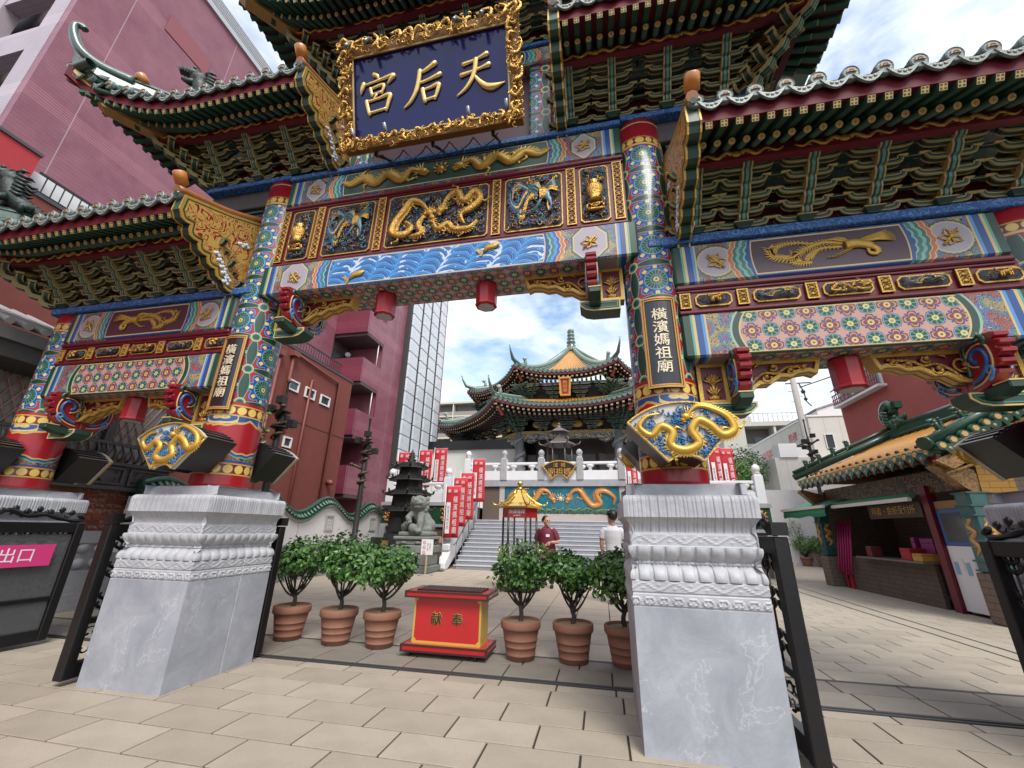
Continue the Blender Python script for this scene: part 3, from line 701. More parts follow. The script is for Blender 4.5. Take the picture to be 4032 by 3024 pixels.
# ------------------------------------------------------------------ bracket sets
def bracket_mesh(tiers=5, dz=.097, dv=.088, wide=.25, ang=1.0):
    b = MB()
    def arm_v(v0, v1, z, w=.034, tipz=.03):
        P = [(v0, z), (v0, z+.055), (v1+.06, z+.055), (v1+.01, z+.064), (v1-.045, z+.078+tipz), (v1-.066, z+.072+tipz), (v1-.050, z+.036+tipz*.5), (v1-.01, z+.008), (v1+.05, z-.006), (v1+.10, z)]
        for x0, x1, c in ((-w-.010, -w+.004, 1), (-w+.004, w-.004, 0), (w-.004, w+.010, 1)): b.cm = c; b.prism(P, x0, x1, 'x')
        b.cm = 2; b.prism([(v1-.047, z+.080+tipz), (v1-.070, z+.074+tipz), (v1-.054, z+.034+tipz*.5), (v1-.012, z+.004), (v1+.05, z-.010), (v1+.05, z-.004), (v1-.008, z+.012), (v1-.045, z+.042+tipz*.5)], -.012, .012, 'x')
    def arm_u(v, z, L, w=.030, h=.052, rise=.075):
        C_ = [(-L, z+rise), (-L*.97, z+rise*.62), (-L*.88, z+rise*.25), (-L*.74, z+.006), (-L*.58, z), (L*.58, z), (L*.74, z+.006), (L*.88, z+rise*.25), (L*.97, z+rise*.62), (L, z+rise)]
        n = len(C_); nr = []
        for i in range(n):
            p, q = C_[max(0, i-1)], C_[min(n-1, i+1)]; d = (q[0]-p[0], q[1]-p[1]); l = math.hypot(*d); nr.append((-d[1]/l, d[0]/l))
        def strip_(t0, t1, y0, y1, c):
            b.cm = c; b.loft([[(C_[i][0]+nr[i][0]*t, y, C_[i][1]+nr[i][1]*t) for t, y in ((t0, y0), (t0, y1), (t1, y1), (t1, y0))] for i in range(n)])
        strip_(.0, h, v-w, v+w, 0); strip_(-.001, .011, v-w-.003, v-w+.002, 1); strip_(h-.012, h+.001, v-w-.003, v-w+.002, 1); strip_(.017, .023, v-w-.002, v-w+.001, 2)
        strip_(-.003, .002, v-w, v-w+.012, 1); strip_(-.003, .002, v+w-.012, v+w, 1)
    def cup(x, v, z):
        b.cm = 0; b.loft([[(x+sx*r, v+sy*r, z+h) for sx, sy in ((-1, -1), (1, -1), (1, 1), (-1, 1))] for r, h in ((.022, 0), (.036, .014), (.036, .030))])
        b.cm = 3; b.loft([[(x+sx*r, v+sy*r, z+h) for sx, sy in ((-1, -1), (1, -1), (1, 1), (-1, 1))] for r, h in ((.024, .001), (.040, .014), (.038, .020))], True, False, False)
    for k in range(tiers):
        z = .015+dz*k; v = -dv*k; L = wide*(1.0 if k % 2 == 0 else .80)
        arm_v(.22, v-.055*ang, z, .034, .02+.016*ang)
        arm_u(v, z+.002, L)
        for x in (-L, 0, L): cup(x, v, z+.074)
    b.cm = 0; b.loft([[(sx*r, -.01+sy*r, h) for sx, sy in ((-1, -1), (1, -1), (1, 1), (-1, 1))] for r, h in ((.05, -.01), (.05, 0), (.085, .03), (.085, .05))]); b.cm = 3; b.box(-.088, .088, -.098, .078, .036, .044)
    return b.mesh('bracket_set', [mat('bracket_green', (.011, .040, .027), .5, var=.25, vs_=12), tan, teal, mat('bracket_gold_edge', (.42, .31, .10), .5)])
br_me = bracket_mesh(); brc_me = bracket_mesh(5, .097, .125, .18, 2.6)
# ------------------------------------------------------------------ roof pieces
glaze = mat('weathered_green_glaze', (.05, .095, .082), .33, var=.45, vs_=9, bump=.1, bs=25, coat=.2); glaze_l = mat('pale_glaze_edge', (.20, .25, .235), .4, var=.45, vs_=30, bump=.2, bs=60); clay = mat('tile_end_buff', (.42, .27, .17), .5, var=.2, vs_=60)
glaze_d = mat('dark_green_glaze', (.016, .030, .026), .48, var=.5, vs_=18, bump=.5, bs=35); orange = mat('orange_glaze', (.52, .19, .035), .35, var=.2, coat=.2); oliv = mat('hip_beam_gold', (.36, .215, .055), .45, var=.25, vs_=9)
raf_g = mat('rafter_green', (.022, .075, .048), .5, var=.2); raf_r = mat('soffit_red', (.15, .010, .018), .5, var=.2)
sqend = mat('rafter_end_fret', fn=lambda m, u, v, p: mixc((((u*1/.0275+.5).fr()-.5).abs().mn(((v/.0275+.5).fr()-.5).abs())) < .19, (.045, .07, .04), (.62, .42, .13)), r=.45)
def cap_mesh():
    b = MB(); n = 16; r = .066
    def circ(rr, y): return [(rr*Cs(2*PI*k/n), y, rr*S(2*PI*k/n)) for k in range(n)]
    b.cm = 1; b.loft([circ(r, .02), circ(r, -.016), circ(r*.90, -.024), circ(r*.80, -.018)], True, False, True); b.cm = 0
    b.smooth = True; b.loft([circ(r*.93, .30), circ(r*.93, .02)], True, False, False); b.smooth = False
    b.cm = 2; b.prism([(-.036, -.004), (-.018, .004), (.018, .004), (.036, -.004), (.029, .026), (0, .035), (-.029, .026)], -.030, -.018)
    b.cm = 0
    for k in range(5): a = PI*(.25+.125*k); b.box(.022*Cs(a)-.002, .022*Cs(a)+.002, -.033, -.029, .022*S(a)-.005-.002, .022*S(a)-.005+.007)
    return b.mesh('tile_end', [glaze, glaze_l, clay])
def drip_mesh():
    b = MB(); n = 10; w = .112; top = [(-w+2*w*i/n, -.020-.040*S(PI*i/n)) for i in range(n+1)]; bot = [(-w*.97+2*w*.97*i/n, -.026-.040*S(PI*i/n)-.055*S(PI*i/n)**.8) for i in range(n+1)]
    b.cm = 1; b.prism(top+bot[::-1], -.012, .010)
    b.cm = 0; b.smooth = True; b.loft([[(x, -.01, z) for x, z in top], [(x, .30, z+.02) for x, z in top]], False); b.smooth = False
    b.cm = 2
    for k in range(-1, 2): b.ball((k*.035, -.014, -.083+.008*abs(k)), .013, 6, 4, (1.2, .4, 1))
    return b.mesh('drip_tile', [glaze, glaze_l, mat('drip_relief', (.27, .23, .17), .5)])
cap_me, drip_me = cap_mesh(), drip_mesh()
b = MB(); b.cm = 0; b.cyl((0, 0, 0), (0, -1, 0), .033, n=10); b.cm = 1; b.cyl((0, -1.0, 0), (0, -1.003, 0), .030, n=12); b.cm = 2
b.box(-.018, .018, -1.005, -1.002, -.003, .003); b.box(-.003, .003, -1.005, -1.002, -.018, .018); rr_me = b.mesh('round_rafter', [raf_g, mat('rafter_end_gold', (.62, .42, .13), .45, var=.1), tan])
b = MB(); b.cm = 0; b.box(-.03, .03, -1, 0, -.03, .03); b.cm = 1; b.poly([(-.027, -1.002, -.027), (.027, -1.002, -.027), (.027, -1.002, .027), (-.027, -1.002, .027)]); sr_me = b.mesh('flying_rafter', [raf_g, sqend])
def aim(name, me, par, p, q, n=None):
    """unit piece laid from p to q (its -y axis)"""
    p, q = Vector(p), Vector(q); d = q-p; o = put(name, me, par, p); o.rotation_mode = 'QUATERNION'; o.rotation_quaternion = d.to_track_quat('-Y', 'Z'); o.scale = (1, d.length, 1); return o
def beast_mesh(kind):
    b = MB(); b.cm = 0
    if kind == 'lion':   # crouching dragon-headed beast, head towards -x
        b.tube([(.34, 0, 0), (.22, 0, .07), (.08, 0, .13), (-.04, 0, .24), (-.08, 0, .36), (-.09, 0, .42)], [.03, .075, .10, .10, .09, .085], 9)
        b.ball((-.10, 0, .45), .105, 9, 7, (1.1, .85, 1)); b.tube([(-.10, 0, .50), (-.20, 0, .50), (-.30, 0, .47), (-.32, 0, .50)], [.08, .065, .05, .02], 7); b.tube([(-.10, 0, .40), (-.19, 0, .345), (-.27, 0, .35)], [.06, .045, .02], 7)
        for y in (-.05, .05):
            b.ball((-.17, y, .545), .028, 6, 5); b.tube([(-.05, y, .52), (.0, y*1.5, .57), (.05, y*1.6, .55)], [.03, .025, .006], 5)
            for k in range(6): b.tube([(-.02, y*1.4, .50-.05*k), (.05, y*2, .47-.05*k), (.10, y*1.7, .48-.05*k)], [.03, .022, .004], 5)
            b.tube([(-.02, y*1.5, .16), (-.13, y*1.7, .12), (-.17, y*1.6, .01), (-.22, y*1.6, .0)], [.05, .045, .03, .02], 6); b.tube([(.2, y*1.4, .07), (.12, y*2, .09), (.13, y*2, .0)], [.06, .05, .03], 6)
            for k in range(4): b.tube([(-.20-.03*k, y*.8, .465), (-.20-.03*k, y*.8, .43)], [.012, .002], 4)
        for k in range(5): b.tube([(.10+.05*k, 0, .17-.025*k), (.16+.05*k, 0, .22-.03*k)], [.03, .003], 5)
    else:                # swallowing-dragon ridge end, open mouth to -x, scroll tail
        b.tube(smoothp([(-.22, 0, .05), (-.05, 0, .12), (.10, 0, .24), (.13, 0, .42), (.02, 0, .52), (-.10, 0, .46), (-.08, 0, .36), (-.01, 0, .37)], 5), [.11]*6+[.12]*8+[.10]*8+[.075]*8+[.05]*10, 9, True, 1)
        b.ball((-.16, 0, .14), .14, 9, 7, (1.2, .8, .9)); b.tube([(-.18, 0, .18), (-.32, 0, .2), (-.38, 0, .26)], [.08, .05, .02], 7); b.tube([(-.16, 0, .06), (-.30, 0, .04), (-.36, 0, .08)], [.07, .045, .02], 7)
        for y in (-.08, .08):
            b.ball((-.20, y, .235), .035, 6, 5)
            for k in range(5): b.tube([(-.04, y, .10+.06*k), (.05, y*1.5, .14+.06*k), (.10, y*1.3, .20+.05*k)], [.035, .028, .004], 5)
        b.box(-.28, -.16, -.06, .06, .40, .46); [b.box(-.275+.03*k, -.258+.03*k, -.065, .065, .40, .53) for k in range(4)]
    return b.mesh('ridge_beast', glaze_d)
lion_me, wen_me = beast_mesh('lion'), beast_mesh('wen')
b = MB(); b.lathe([(.034, 0), (.036, .10), (.068, .11), (.07, .24), (.06, .25)], 14); knob_me = b.mesh('orange_finial', orange)
EV, TIP, RISE = 1.18, .40, .45
def roof(u0, u1, hips, zb, beasts=()):
    """tiled roof along u from u0 to u1; hips: (+1 / -1 ends that flare); zb = top of the beam its brackets stand on"""
    R = empt('roof', gate, (0, 0, 0)); ze, zr = zb+.675, zb+1.30; H = set(hips)
    lo = u0-(EV+TIP) if -1 in H else u0; hi = u1+(EV+TIP) if 1 in H else u1
    def sfl(u):
        if 1 in H and u > u1-.25: return (u-u1+.25)/(EV+TIP+.25)
        if -1 in H and u < u0+.25: return (u0+.25-u)/(EV+TIP+.25)
        return 0.
    def eave(u): s = sfl(u); return Vector((u, -EV-TIP*s**2.4, ze+RISE*s**2.2))
    def fr(u, v, z, k=1.0):      # follows the flare: v grows and z rises with s
        s = sfl(u); return Vector((u, v-TIP*k*s**2.4, z+RISE*k*s**2.2))
    def swing(p, sg):            # front eave -> side eave of the hip at that end
        a = u1 if sg > 0 else u0; return Vector((a+sg*(-p.y), -(p.x-a)*sg, p.z))
    # bracket deck
    bl, bh = (u0-.22 if -1 in H else u0), (u1+.22 if 1 in H else u1)
    MB().box(bl, bh, -.13, .13, zb, zb+.62).obj('bracket_board', raf_r, R)
    n = max(1, round((u1-u0)/.60)); step = (u1-u0)/n
    for k in range(n+1):
        u = u0+step*k
        if (k == 0 and -1 not in H): u += .12
        if (k == n and 1 not in H): u -= .12
        put('bracket_set', br_me, R, (u, VF, zb))
    for sg in H:
        a = u1 if sg > 0 else u0
        put('bracket_set', brc_me, R, (a+sg*.20, -.22, zb), rz=sg*PI/4, sc=(1, 1.25, 1))
        for v in (-.02, .35): put('bracket_set', br_me, R, (a+sg*.26, v, zb), rz=sg*PI/2)
    for k in range(6):
        v = VF-.088*k; z = zb+.088+.097*k
        if k == 5: continue
        e = .5 if k < 3 else .62
        b = MB(); b.cm = 0; b.box(bl-(.0 if -1 not in H else .08*k), bh+(.0 if 1 not in H else .08*k), v-.018, v+.018, z, z+.028); b.cm = 1; b.box(bl-(.0 if -1 not in H else .08*k), bh+(.0 if 1 not in H else .08*k), v-.0185, v+.0185, z+.001, z+.006)
        b.obj('tie_beam', [MATS['bracket_green'], tan], R)
        for sg in H:
            a = u1 if sg > 0 else u0; x = a+sg*(.26+.088*k); b = MB(); b.cm = 0; b.box(x-.018, x+.018, -.30-.08*k, .9, z, z+.028); b.cm = 1; b.box(x-.0185, x+.0185, -.30-.08*k, .9, z+.001, z+.006); b.obj('tie_beam', [MATS['bracket_green'], tan], R)
    # eave purlin board with gold scrolls
    fz = zb+.435
    def board(fn0, us, v0, v1, z0, z1, name, m, k):
        b = MB(); rings = []
        for u in us:
            q = [fr(u, v0, z0, k), fr(u, v0, z1, k), fr(u, v1, z1, k), fr(u, v1, z0, k)]; rings.append([fn0(x) for x in q])
        b.loft(rings); return b.obj(name, m, R)
    ident = lambda p: p
    def us(a, b_, n): return [a+(b_-a)*i/n for i in range(n+1)]
    plo, phi = (u0-.78 if -1 in H else u0), (u1+.78 if 1 in H else u1)
    fb = board(ident, us(plo, phi, 24), -.745, -.665, fz, fz+.15, 'eave_purlin', dred, .55)
    b = MB(); b.cm = 0
    L = (phi-plo); nn = max(2, round(L/.95))
    for k in range(nn):
        c = plo+L*(k+.5)/nn
        for sg in (-1, 1):
            pts = []
            for i in range(13):
                t = i/12; u = c+sg*(.04+.36*t); p = fr(u, -.752, fz+.058+.034*S(t*13)*(1-.4*t), .55); pts.append(p)
            b.tube(pts, [.020*(1-.7*i/12)+.004 for i in range(13)], 5, True, .6)
            for q in (2, 5, 8): p = pts[q]; b.tube([p, p+Vector((sg*.02, 0, .03*(1 if q % 2 else -1))), p+Vector((-sg*.015, 0, .04*(1 if q % 2 else -1)))], [.008, .007, .002], 4)
        b.ball(fr(c, -.752, fz+.058, .55), .038, 7, 5, (1.3, .4, .9))
    b.obj('gold_scroll', gold, R)
    for sg in H: board(lambda p, sg=sg: swing(p, sg), us((u1-.2) if sg > 0 else (u0+.2), (u1+.78) if sg > 0 else (u0-.78), 12), -.745, -.665, fz, fz+.115, 'eave_purlin', dred, .55)
    # rafters, fascia, soffit, tiles
    rs, ts = .1225, .2335
    def rafters(fn0, a, c, ins):
        n = int(abs(c-a)/rs); d = (1 if c > a else -1)*rs
        for k in range(n):
            u = a+d*(k+.5); s = sfl(u); iu = u
            if ins is not None: iu = ins+(u-ins)*(.55 if s > .16 else 1) if (u-ins)*d > 0 else u
            if s > .93: continue
            p, q = fr(iu, -.30, zb+.83, .5), fr(u, -.91, zb+.485, .88); aim('round_rafter', rr_me, R, fn0(p), fn0(q))
            p, q = fr(iu+(u-iu)*.6, -.62, zb+.725, .75), fr(u, -1.128, zb+.465, .96); aim('flying_rafter', sr_me, R, fn0(p), fn0(q))
    def eaves(fn0, a, c, ins, rz):
        n = int(abs(c-a)/ts); d = (1 if c > a else -1); st = abs(c-a)/max(1, n)*d
        for k in range(n+1):
            u = a+st*k
            if sfl(u) > .985: continue
            p = fr(u, -EV, ze+.035, 1); o = put('tile_end', cap_me, R, fn0(p), rz); o.rotation_euler[0] = .16
            if k < n: p = fr(u+st/2, -EV-.012, ze+.03, 1); o = put('drip_tile', drip_me, R, fn0(p), rz); o.rotation_euler[0] = .10; g = (fr(u+st, -EV, ze)-fr(u, -EV, ze)); o.rotation_euler[1] = -math.atan2(g.z, abs(st))*d*(1 if abs(rz) < 1 else 1)
    a_in = u1 if 1 in H else None
    if 1 in H: rafters(ident, u0+.06 if -1 not in H else (u0+u1)/2, hi-.1, u1)
    if -1 in H: rafters(ident, u1-.06 if 1 not in H else (u0+u1)/2, lo+.1, u0)
    eaves(ident, u0+.03 if -1 not in H else lo+.06, u1-.03 if 1 not in H else hi-.06, None, 0)
    board(ident, us(lo, hi, 40), -1.135, -1.095, zb+.505, zb+.70, 'eave_board', mat('eave_red', (.105, .005, .012), .62, var=.15, spec=.25), .97)
    def soff(fn0, uu):
        b = MB(); rings = []
        for u in uu:
            d_ = max(0, u-u1 if 1 in H else -9, u0-u if -1 in H else -9); vi = -max(.55, d_+.02); s = sfl(u); e0 = fr(u, -1.10, zb+.515, .97); k_ = min(1, (-vi-.55)/1.03)
            e1 = Vector((u, min(vi, -.55), zb+.80+RISE*.75*k_**1.5)); 
            if e1.y < e0.y+.02: e1.y = e0.y+.02
            rings.append([fn0(e0), fn0(e0+Vector((0, 0, .012))), fn0(e1+Vector((0, 0, .012))), fn0(e1)])
        b.loft(rings); return b.obj('soffit', raf_r, R)
    soff(ident, us(lo+.04, hi-.04, 40))
    for sg in H:
        f = lambda p, sg=sg: swing(p, sg); c = hi if sg > 0 else lo; a = u1 if sg > 0 else u0
        rafters(f, a, c-sg*.1, a); eaves(f, a, c-sg*.06, a, sg*PI/2)
        board(f, us(a, c, 20), -1.135, -1.095, zb+.505, zb+.70, 'eave_board', MATS['eave_red'], .97); soff(f, us(a, c-sg*.04, 20))
        # hip beam, two stacked timbers
        def dg(t, z): return Vector((a+sg*t, -t, z))
        for t0, t1, z0, z1, w, m in ((.40, 1.28, zb+.50, zb+.68, .085, oliv), (.9, 1.50, zb+.68, zb+.98, .065, oliv)):
            b = MB(); n0 = Vector((sg, 1, 0)).normalized()*w; h = .15 if w > .08 else .10
            def sec(t, z, hh): p = dg(t, z); return [p-n0, p+n0, p+n0+Vector((0, 0, hh)), p-n0+Vector((0, 0, hh))]
            b.cm = 0; b.loft([sec(t0, z0, h), sec((t0+t1)/2, z0+(z1-z0)*.35, h), sec(t1-.06, z1-.02, h*.95), sec(t1, z1+.05, h*.6)])
            b.cm = 1; p0, p1 = dg(t0+.1, z0+(z1-z0)*.1-.003), dg(t1-.3, z0+(z1-z0)*.55-.004); n1 = n0*.55; b.poly([p0-n1, p0+n1, p1+n1, p1-n1])
            for k in range(3):
                p = dg(t1-.12-.05*k, z0+(z1-z0)*(.85-.08*k)+h*.5)
                for s2 in (-1, 1): b.ball(p+n0*s2*1.0, .028, 6, 4, (1, 1, .8))
            b.obj('hip_beam', [m, black], R)
        b = MB(); b.cyl(dg(.45, zb+.44), dg(.60, zb+.47), .055, .06, 12); b.obj('hip_beam_boss', oliv, R)
        # hip ridge with upswept horn
        T_ = EV+TIP; zt = ze+RISE
        b = MB(); n0 = Vector((sg, 1, 0)).normalized(); rings = []; N = 16
        def zh(w): return zt+(zr-zt)*(1-w)**1.25
        def sec(p, w, h0, h1): return [p-n0*w+Vector((0, 0, h0)), p+n0*w+Vector((0, 0, h0)), p+n0*w*.8+Vector((0, 0, h1*.7)), p+n0*w*.95+Vector((0, 0, h1*.82)), p+n0*w*.6+Vector((0, 0, h1)), p-n0*w*.6+Vector((0, 0, h1)), p-n0*w*.95+Vector((0, 0, h1*.82)), p-n0*w*.8+Vector((0, 0, h1*.7))]
        rings = [sec(dg(T_*i/N, zh(i/N)), .06, -.02, .22) for i in range(0, N-1)]
        b.cm = 0; b.loft(rings)
        for i in range(N-2): 
            b.cm = 1; p, q = dg(T_*i/N, zh(i/N)+.165), dg(T_*(i+1)/N, zh((i+1)/N)+.165)
            for s2 in (-1, 1): b.tube([p+n0*s2*.055, q+n0*s2*.055], .011, 5)
        w0 = .70; P = [(w0, zh(w0)+.16), (.86, zh(.86)+.20), (.97, zt+.34), (1.03, zt+.56), (1.05, zt+.74), (1.02, zt+.78), (1.005, zt+.745)]
        b.cm = 0; b.tube([dg(T_*w, z) for w, z in smoothp(P, 4)], [.095-.052*min(1, i/17) for i in range(25)], 8, True, 1.0)
        b.cm = 1; b.tube([dg(T_*w, z+.07) for w, z in smoothp(P[:4], 4)], .02, 5)
        b.cm = 2; n2 = n0*.03; Q4 = [dg(T_*.80, zh(.8)+.08), dg(T_*.98, zt+.04), dg(T_*.99, zt+.30), dg(T_*.9, zh(.9)+.2)]; b.loft([[q-n2 for q in Q4], [q+n2 for q in Q4]])
        b.obj('hip_ridge', [glaze, glaze_l, glaze_d], R)
        for w, me, dz_ in beasts:
            p = dg(T_*w, zh(w)+.15); o = put('ridge_beast', me, R, p, rz=(PI/4 if sg < 0 else 3*PI/4)); o.scale = (1.25, 1.25, 1.25)
        o = put('orange_finial', knob_me, R, dg(T_*.62, zh(.62)+.12)); o.rotation_euler = (.75, 0, sg*.5)
    # tiled slopes
    b = MB(); b.smooth = False
    N = 44; M_ = 8
    for fb_ in (1, -1):
        grid = []
        for i in range(N+1):
            u = lo+(hi-lo)*i/N; e = eave(u); col = []
            if 1 in H and u > u1: w = (u-u1)/(EV+TIP); tgt = Vector((u, -(u-u1), (ze+RISE)+(zr-ze-RISE)*(1-w)**1.25))
            elif -1 in H and u < u0: w = (u0-u)/(EV+TIP); tgt = Vector((u, -(u0-u), (ze+RISE)+(zr-ze-RISE)*(1-w)**1.25))
            else: tgt = Vector((u, 0, zr))
            for j in range(M_+1):
                t = j/M_; p = e.lerp(tgt, t); p.z = e.z+(tgt.z-e.z)*t**1.35; p.y *= fb_; col.append(b.vv(p))
            grid.append(col)
        for i in range(N):
            for j in range(M_):
                q = [grid[i][j], grid[i+1][j], grid[i+1][j+1], grid[i][j+1]]; b.ff(q if fb_ > 0 else q[::-1])
        for sg in H:
            a = u1 if sg > 0 else u0; g2 = []
            for i in range(13):
                u = a+sg*(EV+TIP)*i/12; e = eave(u); w = i/12; tgt = Vector((u, -(EV+TIP)*w, (ze+RISE)+(zr-ze-RISE)*(1-w)**1.25)); colv = []
                for j in range(M_+1):
                    t = j/M_; p = e.lerp(tgt, t); p.z = e.z+(tgt.z-e.z)*t**1.35; p = swing(p, sg); p.y *= fb_; colv.append(b.vv(p))
                g2.append(colv)
            for i in range(12):
                for j in range(M_): b.ff([g2[i][j], g2[i+1][j], g2[i+1][j+1], g2[i][j+1]])
    b.obj('tile_slope', glaze, R)
    b = MB(); n = int((hi-lo)/ts)
    for k in range(n+1):
        u = lo+.06+(hi-lo-.12)*k/n; e = eave(u)
        if 1 in H and u > u1: w = (u-u1)/(EV+TIP); tgt = Vector((u, -(u-u1), (ze+RISE)+(zr-ze-RISE)*(1-w)**1.25))
        elif -1 in H and u < u0: w = (u0-u)/(EV+TIP); tgt = Vector((u, -(u0-u), (ze+RISE)+(zr-ze-RISE)*(1-w)**1.25))
        else: tgt = Vector((u, 0, zr))
        P = []
        for j in range(7):
            t = .12+.88*j/6; p = e.lerp(tgt, t); p.z = e.z+(tgt.z-e.z)*t**1.35+.035; P.append(p)
        b.tube(P, .062, 6)
    b.obj('tile_row', glaze, R, kind='stuff')
    # main ridge with brown relief band
    b = MB(); b.cm = 0; b.box(u0, u1, -.10, .10, zr-.12, zr+.30); b.cm = 1; b.box(u0, u1, -.13, .13, zr+.10, zr+.135); b.box(u0, u1, -.135, .135, zr+.30, zr+.35); b.cm = 2
    rr2 = random.Random(int(zb*10+u0))
    for k in range(int((u1-u0)*6)): curl(b, rr2.uniform(u0+.05, u1-.05), zr+.03+rr2.uniform(-.04, .05), .04, rr2.uniform(0, 6), rr2.choice((-1, 1)), .012, -.10)
    b.obj('main_ridge', [glaze_d, glaze, mat('brown_relief', (.16, .055, .04), .5)], R)
    # gable ends with scalloped barge boards
    for sg in (-1, 1):
        if sg in H: continue
        x = u1 if sg > 0 else u0
        pr = [(-1.155, .70), (-1.165, .50)]
        for k in range(6):
            t = k/6; c = (-1.13+.86*t, .47-.55*t**.8); pr += [(c[0]-.012, c[1]), (c[0]+.015, c[1]-.05), (c[0]+.07, c[1]-.065), (c[0]+.125, c[1]-.055)]
        pr += [(-.26, -.12), (.26, -.12), (1.16, .50), (1.155, .70), (.6, .92), (0, 1.22), (-.6, .92)]
        P = ccw([(a, zb+c) for a, c in pr]); b = MB()
        for x0, x1, m in ((-.062, -.046, 1), (-.046, .046, 0), (.046, .062, 1)): b.cm = m; b.prism(P if m == 0 else offset(P, -.006), x+x0, x+x1, 'x')
        I = offset(P, .055); 
        for s2 in (-1, 1): b.cm = 0; b.prism(offset(P, .028), x+s2*.062, x+s2*.064, 'x'); b.cm = 1; b.prism(offset(P, .045), x+s2*.064, x+s2*.066, 'x'); b.cm = 2; b.prism(offset(P, .058), x+s2*.066, x+s2*.070, 'x')
        b.cm = 3
        for s2 in (-1, 1):
            for c, z in ((-.62, .28), (-.50, .16), (-.40, .06), (-.36, .62), (-.28, .66), (-.56, .22), (-.46, .10), (-.42, .0)):
                for q in range(3): b.ball((x+s2*.073, c+.03*q-.03, zb+z+.02*(q % 2)), .030, 6, 4, (.3, 1, .8))
        b.obj('barge_board', [dgr, gold, goldred, mat('white_cloud_paint', (.55, .62, .68), .5)], R)
        b = MB(); pts = [(x, a, zb+c) for a, c in smoothp([(-1.22, .735), (-.6, .965), (0, 1.30)], 6)]; b.cm = 0; b.tube(pts, .055, 8); b.cm = 1; b.tube([(p[0], p[1], p[2]-.05) for p in pts], .03, 6)
        b.obj('verge_tile', [mat('verge_orange', (.30, .12, .04), .4, var=.3), glaze], R)
        o = put('orange_finial', knob_me, R, (x+sg*-.02, -1.12, zb+.76)); o.rotation_euler = (.55, 0, 0)
        for v in (1,): pass
        o = put('ridge_beast', wen_me, R, (x-sg*.75 if len(beasts) else x-sg*.3, 0, zr+.30), rz=0 if sg < 0 else PI)
    return R
roof(UM+.31, UO, (1,), 4.275, ((.55, lion_me, 0),)); roof(-UO, -UM-.31, (-1,), 4.275, ((.55, lion_me, 0),))
roof(1.57, 3.42, (1,), 6.095, ((.36, lion_me, 0),)); roof(-3.42, -1.57, (-1,), 6.095, ((.36, lion_me, 0),))
roof(-1.60, 1.60, (-1, 1), 7.80)
# upper storey: painted posts and the dark red wall behind the name board
postm = mat('painted_post', fn=column_fn(0, 99, 99), r=.36)
for sg in (-1, 1):
    b = MB(); b.bbox(sg*1.30-.15, sg*1.30+.15, -.21, .21, 6.056, 7.72, .02); b.obj('upper_post', postm, gate)
MB().box(-1.145, 1.145, -.08, .08, 6.056, 7.5).obj('upper_wall', maroon, gate)
beam(0, 1.72, 7.44, 7.74, 'green', .3, .5, 'none'); strip(-1.75, 1.75, 7.742, 7.798, cloud_blue)
for sg in (-1, 1): MB().bbox(min(sg*(UM-.27), sg*3.7), max(sg*(UM-.27), sg*3.7), -.18, .18, 5.72, 6.02, .01).obj('outrigger_beam', mat('dark_ridge_relief', (.06, .05, .045), .5, var=.3), gate)
# ------------------------------------------------------------------ name board
def bend(me, R):
    for v in me.vertices: x = v.co.x; v.co.x = R*S(x/R); v.co.y += R*(1-Cs(x/R))
    return me
nb = thing('name_board', 'large tilted navy name board with three gilt characters in a carved gold dragon frame', 'sign', (GX+.04, 3.30, 5.75)); nb.rotation_euler[0] = .29
PW, PH = 2.30, 1.40
navy = mat('navy_gloss_panel', (.010, .010, .085), .16, coat=.15, spec=.3)
MB().bbox(-PW/2+.10, PW/2-.10, -.02, .06, .10, PH-.12, .005).obj('panel', navy, nb)
b = MB(); Rf = random.Random(5); b.cm = 1; fo = [(-PW/2+.03, .03), (PW/2-.03, .03), (PW/2-.03, PH-.04), (-PW/2+.03, PH-.04)]; fi = [(-PW/2+.17, .145), (PW/2-.17, .145), (PW/2-.17, PH-.185), (-PW/2+.17, PH-.185)]
ring(b, fo, fi, .06, -.04); b.cm = 2
gi = offset(fi, .0); ring(b, offset(fi, -.012), offset(fi, .006), -.04, -.05); b.cm = 0
def framepos(t):
    L = 2*(PW+PH); d = t*L
    for (x0, z0, x1, z1, l, w) in ((-PW/2, .075, PW/2, .075, PW, .06), (PW/2-.085, 0, PW/2-.085, PH, PH, .075), (PW/2, PH-.10, -PW/2, PH-.10, PW, .09), (-PW/2+.085, PH, -PW/2+.085, 0, PH, .075)):
        if d <= l: f = d/l; return x0+(x1-x0)*f, z0+(z1-z0)*f, w
        d -= l
    return -PW/2, .07, .06
for i in range(430):
    x, z, w = framepos(i/430); k = Rf.uniform(-1, 1); bot = z < .2
    curl(b, x+(Rf.uniform(-w, w)), z+Rf.uniform(-w, w), Rf.uniform(.018, .048), Rf.uniform(0, 6.3), Rf.choice((-1, 1)), Rf.uniform(.008, .015), -.055-Rf.uniform(0, .05))
for i in range(46):
    x, z, w = framepos((i+.5)/46); o = MB(); pts = []; a = Rf.uniform(0, 6.28)
    P = [(x+w*1.3*Cs(a+k)*(.4+.2*k), -.09-.02*(k % 2), z+w*1.3*S(a+k*1.2)*(.4+.18*k)) for k in range(4)]; b.tube(smoothp(P, 4), [.012+.010*S(j/12*PI) for j in range(13)], 6)
b.obj('carved_frame', [gilt, mat('frame_shadow_gold', (.20, .10, .03), .5, .5), cream], nb)
